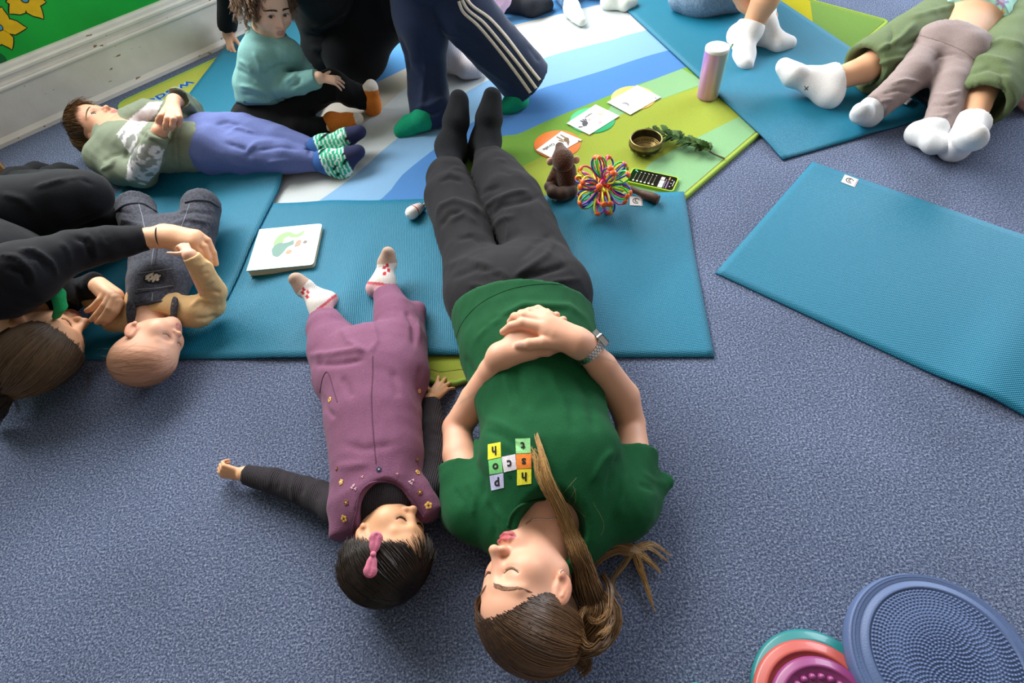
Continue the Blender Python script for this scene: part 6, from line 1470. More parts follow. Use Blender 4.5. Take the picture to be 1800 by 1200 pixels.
def make_track_child():
    root = person(J(800, 220, 0), 'standing child in navy track trousers with three white stripes and green socks')
    nv = cloth('track_navy', '222f4e', var=0.08, sheen=0.2, rough=0.7)
    a0, a1, a2, a3, a4 = J(735, -40, 0.44), J(742, 30, 0.33), J(748, 100, 0.20), J(752, 160, 0.10), J(762, 196, 0.05)
    b0, b1, b2, b3, b4 = J(775, -40, 0.44), J(815, 20, 0.34), J(868, 80, 0.22), J(915, 130, 0.11), J(935, 153, 0.06)
    pel = J(755, -110, 0.55)
    limb_body(root, chain([pel, a1, a3, J(738, 208, 0.05)], [0.05, 0.045, 0.035, 0.03], 0.02) + chain([pel, b1, b3, J(906, 173, 0.055)], [0.05, 0.045, 0.03, 0.018], 0.02), res=0.006)
    P = [Seg(pel, J(755, -60, 0.47), 0.15, 0.13, 0.04)] + chain([pel, a0, a1, a2, a3, a4], [0.12, 0.105, 0.100, 0.074, 0.070, 0.066], 0.03) + [Seg(a4, J(752, 218, 0.02), 0.062, 0.022, 0.03), Seg(a3, J(742, 205, 0.045), 0.066, 0.045, 0.03), Seg(a4, J(778, 205, 0.03), 0.05, 0.03, 0.03)]
    P += [Cut(np.array([0, 0, 0.014]), (0, 0, -1), 0.004)]
    garment('trouser_leg', P, nv, root, 0.0055, (0.002, 22, 3), [([(720, 100), (745, 140), (740, 190)], 5, 5), ([(745, 40), (748, 120), (742, 200)], 2.5, 3), ([(730, 190), (755, 185), (785, 170)], 5, 5), ([(735, 205), (760, 200), (785, 188)], 5, -5), ([(700, 60), (715, 95), (720, 130)], 5, -4)])
    P = chain([pel, b0, b1, b2, b3, b4], [0.12, 0.105, 0.098, 0.093, 0.096, 0.094], 0.03)
    P += [cut_at(J(931, 149, 0.07), J(960, 178, 0.0) - J(868, 80, 0.22), 0.004, 0.13)]
    leg = garment('trouser_leg', P, nv, root, 0.0055, (0.0022, 20, 8), [([(790, 70), (850, 115), (900, 150)], 6, 4), ([(800, 40), (860, 95)], 7, -4), ([(930, 80), (950, 110)], 6, -4), ([(760, 40), (800, 65)], 6, 4)])
    bl = drape_bvh([leg]); wt = cloth('stripe_white', 'e6ddd2')
    for ln in ([(806, 2), (815, 22), (840, 45), (870, 80), (905, 125), (936, 168)], [(812, 0), (823, 18), (850, 40), (880, 75), (915, 118), (946, 160)], [(818, -4), (832, 12), (860, 32), (890, 65), (924, 110), (956, 150)]):
        L_ = smooth_line([(a, b, 0) for a, b in ln], 44); top, bot = [], []
        for i, q in enumerate(L_):
            t = L_[min(i + 1, 43)] - L_[max(i - 1, 0)]; n = np.array([-t[1], t[0]]) / (np.linalg.norm(t[:2]) + 1e-9)
            r = [drape(bl, q[0] + n[0] * s, q[1] + n[1] * s, 0.0014) for s in (-2.7, 0, 2.7)]
            if all(x is not None for x in r): top.append([x[0] for x in r]); bot.append([x[0] - x[1] * 0.002 for x in r])
        m = len(top); V = np.array(top + bot).reshape(-1, 3); F_ = []
        for i in range(m - 1):
            for j in range(2): a = i * 3 + j; F_.append((a, a + 1, a + 4, a + 3)); b = a + m * 3; F_.append((b, b + 3, b + 4, b + 1))
            for j, fl in ((0, 1), (2, 0)):
                a = i * 3 + j; F_.append((a, a + 3, a + 3 + m * 3, a + m * 3) if fl else (a, a + m * 3, a + 3 + m * 3, a + 3))
        mesh_obj('side_stripe', V, F_, wt, leg, True)
    gs = cloth('sock_green', '119a72', var=0.12)
    garment('sock', foot_prims(J(742, 210, 0.05), J(750, 210, 0.03), J(718, 222, 0.03), J(702, 230, 0.024), 0.034, 0.02, 0.02), gs, root, 0.004)
    garment('sock', foot_prims(J(908, 174, 0.05), J(914, 178, 0.03), J(896, 185, 0.028), J(888, 190, 0.024), 0.028, 0.02, 0.018), gs, root, 0.004)
make_track_child()

def make_black_adult():
    root = person(J(610, 110, 0), 'seated adult all in black leaning back on one hand behind the toddler')
    hip = J(600, 70, 0.15); kn = J(640, -130, 0.56); ank = J(792, 88, 0.10)
    hand = J(402, 78, 0.03)
    sh = J(560, -150, 0.62)
    body = chain([sh, J(402, -50, 0.34), J(402, 62, 0.06)], [0.04, 0.034, 0.027], 0.02) + hand_prims(J(402, 58, 0.07), J(406, 95, 0.015) - J(402, 58, 0.07), J(380, 70, 0.06) - J(402, 60, 0.06) + Z3 * 0.04, 0.15, -1, curl=(0.3, 0.4, 0.3), spread=0.12)
    body += chain([sh, J(560, -40, 0.35), hip], [0.06, 0.09, 0.09], 0.03) + chain([hip, kn, J(760, -20, 0.3), ank], [0.06, 0.05, 0.045, 0.035], 0.02)
    limb_body(root, body, 'e2b094', 0.005)
    bk = cloth('adult_black', '0d0e13', var=0.2, sheen=0.06)
    P = chain([hip, J(575, 0, 0.30), J(560, -80, 0.50), sh], [0.14, 0.14, 0.13, 0.11], 0.03) + [Seg(J(575, 100, 0.10), J(600, 60, 0.16), 0.10, 0.13, 0.05)]
    P += chain([sh, J(402, -50, 0.34), J(399, 50, 0.09)], [0.06, 0.05, 0.04], 0.03) + [cut_at(J(399, 52, 0.09), J(402, 80, 0.03) - J(404, 0, 0.24), 0.003, 0.07)]
    garment('top', P, bk, root, 0.007, (0.003, 22, 3), [([(520, 40), (550, 50), (590, 30), (610, 10)], 4, 7), ([(530, 60), (560, 65), (600, 40)], 4, -7), ([(545, 85), (570, 85), (605, 55)], 4, 7), ([(555, 100), (585, 95), (610, 70)], 3, -6), ([(610, 0), (600, 40), (575, 110)], 3, 5), ([(575, 118), (585, 100), (592, 80)], 3, -5)])
    T = chain([J(622, 85, 0.14), J(640, 30, 0.24), J(645, -40, 0.38), kn], [0.135, 0.128, 0.11, 0.085], 0.03) + chain([kn, J(740, -60, 0.36), J(775, 40, 0.18), J(786, 70, 0.13)], [0.08, 0.065, 0.055, 0.05], 0.03)
    T += chain([J(640, 60, 0.13), J(700, 10, 0.28), J(720, -60, 0.44)], [0.10, 0.10, 0.085], 0.03)
    garment('trousers', T, bk, root, 0.007, (0.0012, 16, 2))
    ws = cloth('sock_ribbed', 'd9d2d6', var=0.06, kind='wave', bump=0.0012, bscale=60)
    garment('sock', foot_prims(J(790, 92, 0.085), J(775, 112, 0.035), J(820, 122, 0.04), J(840, 126, 0.03), 0.042, 0.02, 0.022, J(780, 62, 0.16), 0.045), ws, root, 0.004)
make_black_adult()

def make_top_feet():
    # adult in a black sock, with a child in a pink and white sock in front
    r1 = person(J(935, 12, 0), 'adult foot in dark grey sock at the top edge, only the foot in view')
    dk = cloth('sock_dark', '2d3038', var=0.2)
    a = J(888, -14, 0.07)
    limb_body(r1, chain([a, J(870, -60, 0.2)], [0.03, 0.04], 0.02), res=0.006)
    garment('sock', foot_prims(a, J(880, 8, 0.035), J(935, 12, 0.045), J(962, 8, 0.035), 0.046, 0.025, 0.024, J(875, -45, 0.15), 0.045), dk, r1, 0.005)
    r2 = person(J(880, 5, 0), 'small foot in pale pink sock beside the dark grey sock at the top edge')
    a = J(872, -4, 0.10); limb_body(r2, chain([a, J(862, -40, 0.2)], [0.022, 0.03], 0.02), res=0.006)
    garment('sock', foot_prims(a, J(878, 18, 0.055), J(888, 2, 0.09), J(892, -3, 0.105), 0.027, 0.016, 0.012, J(866, -30, 0.16), 0.03), cloth('sock_pink', 'dcb9d6'), r2, 0.004)
    # toddler in jeans with two pale socks
    r3 = person(J(1030, 5, 0), 'toddler in turned up jeans with white socks at the top edge beside the mat')
    jn = cloth('jeans_blue', '5f86b4', var=0.25, vscale=120)
    k1, k2 = J(1000, -20, 0.06), J(1050, -40, 0.07)
    limb_body(r3, chain([J(1005, 12, 0.055), k1, J(1010, -70, 0.12)], [0.02, 0.03, 0.04], 0.02) + chain([J(1082, -6, 0.05), k2, J(1010, -70, 0.12)], [0.02, 0.03, 0.04], 0.02), res=0.006)
    P = chain([J(1010, -80, 0.12), J(985, -22, 0.065), J(1004, 6, 0.055)], [0.075, 0.05, 0.036], 0.03) + [cut_at(J(1002, 4, 0.055), J(1012, 22, 0.05) - J(990, -15, 0.06), 0.003, 0.05)]
    garment('jeans', P + chain([J(1010, -80, 0.12), J(1040, -30, 0.07), J(1072, -18, 0.055)], [0.075, 0.05, 0.036], 0.03), jn, r3, 0.005, (0.002, 40, 3))
    sw = sock_white('sock_mint', 'dde4dc')
    garment('sock', foot_prims(J(1005, 14, 0.05), J(1006, 22, 0.03), J(1014, 28, 0.035), J(1022, 38, 0.03), 0.030, 0.016, 0.013, J(1000, 0, 0.06), 0.027), sw, r3, 0.004)
    garment('sock', foot_prims(J(1075, -2, 0.05), J(1068, 6, 0.03), J(1098, 8, 0.034), J(1114, 4, 0.032), 0.030, 0.016, 0.013), sw, r3, 0.004)
make_top_feet()

def make_denim_person():
    root = person(J(1290, 60, 0), 'person in light denim with bare shins and crossed feet in white ankle socks')
    hip = J(1255, -50, 0.11)
    a1, a2 = J(1320, 48, 0.085), J(1350, 32, 0.075)
    k1, k2 = J(1370, -60, 0.28), J(1280, -70, 0.28)
    body = chain([hip, k1, J(1345, 0, 0.18), a1], [0.06, 0.055, 0.05, 0.036], 0.02) + chain([hip, k2, J(1315, 0, 0.13), a2], [0.06, 0.055, 0.045, 0.036], 0.02)
    limb_body(root, body, 'd9a580', 0.004)
    dn = cloth('denim_pale', '7f97ae', var=0.2, vscale=140)
    P = [Seg(J(1235, -15, 0.09), J(1290, -10, 0.075), 0.105, 0.075, 0.04), Seg(J(1240, -60, 0.13), J(1290, -70, 0.18), 0.14, 0.12, 0.04), Seg(J(1195, -4, 0.07), J(1235, -14, 0.09), 0.05, 0.09, 0.04)]
    do = garment('jeans', P, dn, root, 0.006, (0.002, 25, 4))
    sw = sock_white('sock_white_a')
    garment('sock', foot_prims(J(1318, 52, 0.085), J(1295, 66, 0.035), J(1308, 96, 0.034), J(1310, 112, 0.028), 0.042, 0.022, 0.026, J(1324, 36, 0.105), 0.041) + [cut_at(J(1322, 40, 0.10), J(1332, 18, 0.14) - J(1318, 52, 0.085), 0.003, 0.06)], sw, root, 0.004)
    garment('sock', foot_prims(J(1342, 46, 0.075), J(1336, 66, 0.035), J(1368, 76, 0.034), J(1388, 76, 0.028), 0.041, 0.022, 0.026, J(1346, 22, 0.09), 0.04), sw, root, 0.004)
make_denim_person()

def make_olive_adult():
    root = person(J(1650, 140, 0), 'adult in olive green trousers lying with legs apart, white ankle socks')
    a1, a2 = J(1472, 138, 0.075), J(1706, 218, 0.075)
    k1, k2 = J(1600, 70, 0.12), J(1740, 120, 0.12); hip = J(1760, 0, 0.11)
    body = chain([hip, k1, J(1520, 122, 0.085), a1], [0.07, 0.055, 0.046, 0.037], 0.02) + chain([J(1800, 30, 0.11), k2, J(1712, 185, 0.085), a2], [0.07, 0.055, 0.046, 0.037], 0.02)
    body += chain([hip, J(1830, -40, 0.12)], [0.09, 0.1], 0.03)
    limb_body(root, body, 'e0ac88', 0.0038)
    ol = cloth('olive_cotton', '62714f', var=0.08)
    P = chain([J(1770, -20, 0.11), J(1680, 25, 0.115), J(1600, 70, 0.115), J(1545, 104, 0.10), J(1510, 120, 0.09)], [0.12, 0.11, 0.10, 0.094, 0.084], 0.03, (Z3, 0.85))
    P += [Seg(J(1560, 110, 0.07), J(1530, 145, 0.04), 0.07, 0.035, 0.04), Cut(J(1517, 117, 0.09), J(1480, 136, 0.08) - J(1545, 104, 0.09), 0.004), Seg(J(1535, 112, 0.085), J(1490, 134, 0.08), 0.062, 0.066, 0.004, None, 's')]
    garment('trouser_leg', P, ol, root, 0.0055, (0.003, 22, 5), [([(1520, 120), (1550, 110), (1600, 100)], 5, 6), ([(1540, 90), (1580, 70), (1610, 40)], 5, 7), ([(1560, 90), (1570, 60), (1565, 35)], 4, -6), ([(1580, 85), (1610, 70), (1640, 55)], 5, -6), ([(1510, 108), (1525, 130), (1532, 152)], 3, -5), ([(1600, 30), (1640, 20), (1680, 10)], 5, 5)])
    P = chain([J(1830, 0, 0.12), J(1790, 60, 0.12), J(1750, 120, 0.115), J(1728, 165, 0.10), J(1718, 190, 0.09)], [0.12, 0.11, 0.105, 0.098, 0.088], 0.03, (Z3, 0.85))
    P += [Cut(J(1719, 186, 0.09), J(1706, 220, 0.08) - J(1735, 145, 0.09), 0.004), Seg(J(1724, 170, 0.09), J(1712, 205, 0.08), 0.066, 0.07, 0.004, None, 's')]
    garment('trouser_leg', P, ol, root, 0.0055, (0.003, 22, 9), [([(1690, 110), (1730, 100), (1780, 110)], 5, 6), ([(1700, 130), (1740, 118), (1775, 130)], 5, -6), ([(1720, 85), (1760, 70), (1800, 80)], 5, 6), ([(1685, 160), (1720, 150), (1750, 160)], 5, 5), ([(1760, 130), (1765, 160), (1750, 190)], 5, -5)])
    sw = sock_white('sock_white_b')
    s1 = garment('sock', foot_prims(a1, J(1454, 172, 0.035), J(1395, 132, 0.085), J(1377, 117, 0.10), 0.043, 0.022, 0.024, J(1484, 134, 0.078), 0.040) + [cut_at(J(1476, 138, 0.08), J(1500, 128, 0.085) - J(1460, 142, 0.07), 0.003, 0.06)], sw, root, 0.004)
    s2 = garment('sock', foot_prims(a2, J(1675, 262, 0.035), J(1706, 240, 0.125), J(1712, 234, 0.15), 0.043, 0.022, 0.024, J(1708, 208, 0.08), 0.04) + [cut_at(J(1707, 214, 0.08), J(1711, 195, 0.085) - J(1700, 230, 0.07), 0.003, 0.06)], sw, root, 0.004)
    bsx = drape_bvh([s1]); ink = material('sock_mark', colour='3a3c44', rough=0.9)
    stitch('size_mark', bsx, [(1414, 151), (1420, 158)], ink, s1, 0.0012, 0.0003, 6); stitch('size_mark', bsx, [(1421, 152), (1414, 158)], ink, s1, 0.0012, 0.0003, 6)
make_olive_adult()

def make_belly_child():
    root = person(J(1640, 150, 0), 'small child in taupe leggings with bare belly lying between the olive trouser legs')
    zb = 0.14
    body = chain([J(1684, 72, zb - 0.01), J(1706, 35, zb + 0.01), J(1735, -10, zb + 0.01)], [0.084, 0.100, 0.10], 0.03, (Z3, 0.75))
    body += chain([J(1668, 92, zb - 0.02), J(1606, 132, 0.105), J(1535, 194, 0.055)], [0.035, 0.032, 0.022], 0.02) + chain([J(1688, 104, zb - 0.02), J(1671, 155, 0.10), J(1647, 228, 0.055)], [0.035, 0.032, 0.022], 0.02)
    nv = J(1686, 38, zb + 0.075); body += [Ell(nv, (0.008, 0.008, 0.016), None, 0.012, 's')]
    limb_body(root, body, 'dfae8c', 0.004)
    lg = cloth('leggings_taupe', '90807f', var=0.07, sheen=0.2)
    P = [Seg(J(1652, 80, zb), J(1690, 96, zb), 0.084, 0.084, 0.04, (Z3, 0.95)), Seg(J(1674, 76, zb), J(1690, 55, zb), 0.108, 0.108, 0.02, (Z3, 0.78))]
    P += chain([J(1638, 88, 0.13), J(1606, 130, 0.115), J(1572, 162, 0.09), J(1535, 192, 0.06)], [0.066, 0.056, 0.048, 0.044], 0.03) + chain([J(1692, 100, 0.13), J(1672, 150, 0.11), J(1660, 195, 0.085), J(1648, 226, 0.06)], [0.066, 0.054, 0.048, 0.046], 0.03)
    P += [Seg(J(1640, 218, 0.04), J(1604, 216, 0.022), 0.03, 0.006, 0.02)]
    P += [Cut(J(1672, 82, zb), J(1716, 20, zb) - J(1674, 80, zb), 0.004), cut_at(J(1537, 192, 0.06), J(1520, 205, 0.05) - J(1570, 165, 0.08), 0.003, 0.06)]
    lo_ = garment('leggings', P, lg, root, 0.0046, (0.002, 34, 3), [([(1560, 150), (1590, 140), (1620, 145)], 3, 4), ([(1550, 165), (1580, 158), (1605, 165)], 3, -4), ([(1545, 178), (1570, 175)], 3, 4), ([(1640, 165), (1665, 168), (1690, 160)], 3, 4), ([(1635, 185), (1660, 185), (1685, 180)], 3, -4), ([(1630, 205), (1655, 205), (1670, 200)], 3, 4), ([(1640, 110), (1650, 98), (1680, 95), (1700, 105)], 3, -4), ([(1600, 70), (1640, 85), (1660, 100)], 3, -2), ([(1610, 62), (1660, 72), (1712, 98)], 3, -2.5)])
    bl = drape_bvh([lo_]); stitch('waistband_seam', bl, [(1618, 62), (1650, 72), (1690, 88), (1712, 104)], cloth('taupe_dark', '7c6d6d'), lo_, 0.0016, 0.0, 24)
    rs = np.random.RandomState(6)
    cA, cB, cC, cD = [np.array(lin(x)) for x in ('aadfd0', 'd685b4', 'a592c8', 'd9a060')]
    cen = [((1708, 10), cB, 17), ((1760, 4), cC, 14), ((1800, 14), cB, 15), ((1760, 22), cD, 9), ((1672, 8), cC, 8), ((1735, -8), cB, 12), ((1780, 30), cB, 8)]
    def fcol(V):
        Q = to_px(V); c = np.tile(cA, (len(V), 1))
        for (u, v), cc, r in cen:
            d = Q - np.array([u, v]); a = np.arctan2(d[:, 1] * 1.4, d[:, 0]); rr = np.hypot(d[:, 0], d[:, 1] * 1.4); m = rr < r * (0.72 + 0.28 * np.cos(5 * a)); c[m] = cc
            c[rr < r * 0.2] = cD
        return c
    P = chain([J(1696, 50, zb + 0.005), J(1735, -15, zb + 0.01), J(1755, -60, zb + 0.01)], [0.118, 0.12, 0.115], 0.03, (Z3, 0.8)) + [Seg(J(1745, 5, 0.13), J(1780, 20, 0.10), 0.07, 0.045, 0.04), Cut(J(1700, 46, zb), J(1684, 72, zb) - J(1718, 10, zb), 0.004)]
    garment('floral_top', P, cloth('floral_jersey', 'ffffff', attr=True, var=0.04), root, 0.0036, (0.002, 40, 4), None, fcol)
    sg = sock_white('sock_grey', 'c9cbcf')
    garment('sock', foot_prims(J(1532, 192, 0.055), J(1526, 208, 0.03), J(1514, 200, 0.07), J(1512, 194, 0.085), 0.032, 0.02, 0.014, J(1542, 188, 0.06), 0.03), sg, root, 0.0036)
    garment('sock', foot_prims(J(1640, 232, 0.06), J(1610, 238, 0.035), J(1642, 252, 0.05), J(1660, 254, 0.06), 0.034, 0.02, 0.015, J(1648, 222, 0.065), 0.032), sg, root, 0.0036)
make_belly_child()
# ================================================================== things lying about
def frame_px(o, x, y, z):
    """flat frame from three pixels at height z: origin, unit x (exact), unit y (squared off), lengths"""
    O, X, Y = J(*o, z), J(*x, z) - J(*o, z), J(*y, z) - J(*o, z)
    lx = np.linalg.norm(X); ex = X / lx; Yp = Y - ex * (Y @ ex); ly = np.linalg.norm(Yp); ey = Yp / ly
    up = np.cross(ex, ey)
    return O, ex, ey, lx, ly
def fr_of(O, ex, ey):
    return (O, np.stack([ex, ey, np.cross(ex, ey) if np.cross(ex, ey)[2] > 0 else -np.cross(ex, ey)], 1))
def circle(cx, cy, r, n=24, sy=1.0): return [(cx + r * math.cos(t), cy + r * sy * math.sin(t)) for t in np.linspace(0, 2 * math.pi, n, endpoint=False)]
def sheet(name, poly, z0, z1, fr, mat, parent): return mesh_obj(name, *prism(poly, z0, z1, fr), mat, parent, False)

# ---- board book
def make_book():
    zt = 0.040
    O, ex, ey, lx, ly = frame_px((433, 476), (551, 465), (454, 403), zt)
    fr = fr_of(np.array([O[0], O[1], 0.0145]), ex, ey)
    root = empty('board_book', fr[0] + ex * lx / 2 + ey * ly / 2, 'thick board book with pale teal cover and green painted creature on the mat', 'book')
    paper = material('book_pages', colour='cdb694', rough=0.9, kind='noise', bump=0.0006, bscale=40, stretch=(1, 1, 60), var=0.1, vscale=20)
    cover = material('book_cover', colour='6fbcaa', rough=0.35, coat=0.2, colour2='a9d4dc', vscale=9, kind='noise'); dark = material('book_edge', colour='2f6a58', rough=0.6)
    blk = round_poly([(0.003, 0.002), (lx - 0.002, 0.002), (lx - 0.002, ly - 0.003), (0.003, ly - 0.003)], [0, 0.012, 0.012, 0], 4)
    sheet('page_block', blk, 0.0018, 0.0225, fr, paper, root)
    cov = round_poly([(0, 0), (lx, 0), (lx, ly), (0, ly)], [0.001, 0.013, 0.013, 0.001], 5)
    sheet('back_cover', cov, 0, 0.0018, fr, dark, root)
    sheet('cover_board', cov, 0.0225, 0.0242, fr, dark, root)
    c = sheet('cover', cov, 0.0242, 0.0255, fr, cover, root)
    def art(name, pts, colr, h, smooth=True):
        P = np.array(pts, float) * np.array([lx, ly])
        if smooth: P = smooth_line(np.vstack([np.c_[P, np.zeros(len(P))], [[*P[0], 0]]]), 40)[:-1, :2]
        sheet(name, P.tolist(), 0.0250, 0.0255 + h, fr, material('art_' + colr, colour=colr, rough=0.4), c)
    art('cloud', [(0.12, 0.20), (0.3, 0.10), (0.55, 0.12), (0.78, 0.10), (0.88, 0.30), (0.80, 0.55), (0.86, 0.80), (0.65, 0.93), (0.4, 0.90), (0.18, 0.93), (0.10, 0.65), (0.13, 0.4)], 'd2dbda', 0.0002)
    art('painted_tail', [(0.34, 0.42), (0.30, 0.62), (0.36, 0.80), (0.50, 0.86), (0.62, 0.78), (0.74, 0.86), (0.70, 0.72), (0.58, 0.70), (0.50, 0.74), (0.44, 0.66), (0.48, 0.50), (0.42, 0.42)], '6f9e58', 0.0004)
    art('painted_body', [(0.34, 0.30), (0.30, 0.46), (0.36, 0.58), (0.46, 0.60), (0.58, 0.66), (0.62, 0.54), (0.54, 0.48), (0.48, 0.34), (0.42, 0.26)], '2c6f62', 0.0006)
    art('painted_wing', [(0.44, 0.58), (0.52, 0.70), (0.60, 0.66), (0.54, 0.60)], 'f2efe6', 0.0008)
    art('painted_flower', [(0.52, 0.34), (0.56, 0.40), (0.62, 0.38), (0.58, 0.31)], 'd0703a', 0.0008)
    art('painted_figure', [(0.64, 0.46), (0.66, 0.60), (0.72, 0.62), (0.72, 0.50)], '8c6a48', 0.0008)
    art('painted_curl', [(0.76, 0.54), (0.78, 0.60), (0.82, 0.58), (0.80, 0.53)], '5a3c2c', 0.0008)
    art('painted_small_creature', [(0.52, 0.18), (0.54, 0.25), (0.60, 0.24), (0.60, 0.17)], 'a3cdbb', 0.0006)
    art('painted_arch', [(0.16, 0.30), (0.15, 0.55), (0.22, 0.74), (0.24, 0.70), (0.19, 0.54), (0.20, 0.32)], 'd9dcf0', 0.0004)
make_book()

# ---- maraca: striped egg on a short handle
def make_maraca():
    a, b = J(724, 374, 0.040), J(748, 358, 0.026); ax = nrm(b - a); x = nrm(np.cross(ax, Z3)); fr = (a, np.stack([x, np.cross(ax, x), ax], 1))
    root = empty('maraca', np.array([a[0], a[1], 0.016]), 'small white maraca with red and blue rings beside the trouser leg', 'toy')
    def r(t): return 0.0205 * math.sqrt(max(0, 1 - ((t - 0.0) / 0.021) ** 2)) if t < 0 else 0.0205 * math.cos(min(t / 0.062, 1) * 1.15)
    bands = [(-0.0209, 0.008, 'f0eeec'), (0.008, 0.0125, 'cc4148'), (0.0125, 0.019, 'eeeae8'), (0.019, 0.0225, 'e8a0a0'), (0.0225, 0.027, 'f0eeec'), (0.027, 0.030, 'd86a5a'), (0.030, 0.034, 'eeeae8'), (0.034, 0.038, '3f6f9a'), (0.038, 0.042, 'f0eeec'), (0.042, 0.046, '3a5a8a')]
    for i, (t0, t1, c) in enumerate(bands):
        pr = [(max(r(t), 1e-4), t) for t in np.linspace(t0, t1, 16 if i == 0 else 3)]
        mesh_obj('shell' if i == 0 else 'painted_ring', *lathe(pr, 28, fr), material('maraca_' + c, colour=c, rough=0.25, coat=0.4), root)
    mesh_obj('handle', *lathe([(1e-4, 0.044), (0.0045, 0.044), (0.004, 0.07), (0.006, 0.085), (1e-4, 0.088)], 16, fr), material('handle_wood', colour='b98a58', rough=0.6), root)
make_maraca()

# ---- plush animal seen from behind
def make_plush():
    z0 = RZ
    fur = material('plush_fur', colour='4a3024', rough=0.95, bump=0.0035, bscale=260, var=0.35, vscale=300, sheen=0.5, spec=0.1)
    sat = material('plush_smooth', colour='3d281e', rough=0.7, bump=0.0006, bscale=200, sheen=0.3); pink = material('plush_ear', colour='c9a08a', rough=0.85, bump=0.0004, bscale=300)
    root = empty('plush_toy', J(990, 338, z0), 'dark brown plush animal sitting with its back turned beside the giraffe card', 'plush toy')
    p = lambda u, v, z: J(u, v, z)
    mesh_obj('torso', *surf([Seg(p(996, 322, 0.044), p(994, 300, 0.085), 0.036, 0.033, 0.02), Seg(p(978, 298, 0.085), p(967, 318, 0.062), 0.014, 0.012, 0.015)], 0.003), fur, root)
    mesh_obj('head', *surf([Ell(p(990, 284, 0.118), (0.033, 0.034, 0.030), None, 0.01), Seg(p(988, 275, 0.125), p(984, 258, 0.135), 0.027, 0.014, 0.02)], 0.0026), fur, root)
    for a, b in (((972, 287, 0.115), (967, 284, 0.118)), ((1007, 283, 0.115), (1013, 281, 0.115))):
        e = mesh_obj('ear', *surf([Ell(p(*b), (0.011, 0.008, 0.013))], 0.0015), pink, root)
    mesh_obj('tail', *surf(chain([p(1002, 336, 0.035), p(988, 341, 0.042), p(972, 338, 0.046), p(966, 328, 0.05), p(972, 320, 0.056), p(980, 320, 0.056)], [0.024, 0.020, 0.018, 0.016, 0.014, 0.010], 0.008), 0.0026), sat, root)
    tg = frame_px((1003, 343), (1013, 341), (1003, 337), z0 + 0.004)
    sheet('care_label', [(0, 0), (0.016, 0), (0.016, 0.010), (0, 0.010)], 0, 0.001, fr_of(*tg[:3]), material('label_white', colour='dcd8cc', rough=0.9), root)
make_plush()

# ---- folding sphere of coloured rods
def make_sphere():
    c = J(1060, 326, 0.105); R = 0.086
    root = empty('expanding_ball', np.array([c[0], c[1], 0.019]), 'rainbow coloured expanding ball of plastic rods with orange joints', 'toy')
    cols = ['e8e020', '36c838', 'e83a78', '2636b0', '7a2ab0', 'f0e828', '40d850', 'f04a8a', '2a40c0']
    pm = [material('rod_' + x, colour=x, rough=0.3, coat=0.2) for x in cols]; om = material('rod_joint', colour='f26a2a', rough=0.3, coat=0.2); rm = material('rod_core', colour='e8452a', rough=0.3)
    g = (1 + 5 ** 0.5) / 2
    D = [nrm(v) for v in [(0, s, t * g) for s in (-1, 1) for t in (-1, 1)] + [(s, t * g, 0) for s in (-1, 1) for t in (-1, 1)] + [(t * g, 0, s) for s in (-1, 1) for t in (-1, 1)]]
    D += [nrm(v) for v in [(a, b, cc) for a in (-1, 1) for b in (-1, 1) for cc in (-1, 1)] + [(0, s / g, t * g) for s in (-1, 1) for t in (-1, 1)] + [(s / g, t * g, 0) for s in (-1, 1) for t in (-1, 1)] + [(t * g, 0, s / g) for s in (-1, 1) for t in (-1, 1)]]
    rs = np.random.RandomState(8); A = 0.4; rot = np.array([[math.cos(A), -math.sin(A), 0], [math.sin(A), math.cos(A), 0], [0, 0, 1]])
    th = np.linspace(0, 2 * math.pi, 9)[:-1]
    for i, d in enumerate(D):
        d = rot @ d; x = nrm(np.cross(d, [0.3, 0.5, 0.8])); y = np.cross(d, x); hub = c + d * R
        V, F_ = lathe([(1e-4, 0.0042), (0.006, 0.0036), (0.0102, 0.0), (0.0102, -0.0042), (0.005, -0.007), (1e-4, -0.007)], 10, (hub, np.stack([x, y, d], 1)))
        hb = mesh_obj('joint', V, F_, om, root)
        n = 5 if i < 12 else 3
        for k in range(n):
            a = 2 * math.pi * k / n + i; e = x * math.cos(a) + y * math.sin(a)
            P = smooth_line([c + d * R * 0.28 + e * 0.004, c + d * R * 0.6 + e * 0.017, c + d * R * 0.85 + e * 0.0165, hub + e * 0.0075 - d * 0.001], 9)
            mesh_obj('rod', *tubes([P], [0.0028], 5), pm[(i * 3 + k * 2) % len(pm)], root)
        V, F_ = lathe([(1e-4, 0.006), (0.006, 0.004), (0.007, -0.002), (1e-4, -0.006)], 8, (c + d * R * 0.3, np.stack([x, y, d], 1)))
        mesh_obj('core_joint', V, F_, rm, root)
make_sphere()

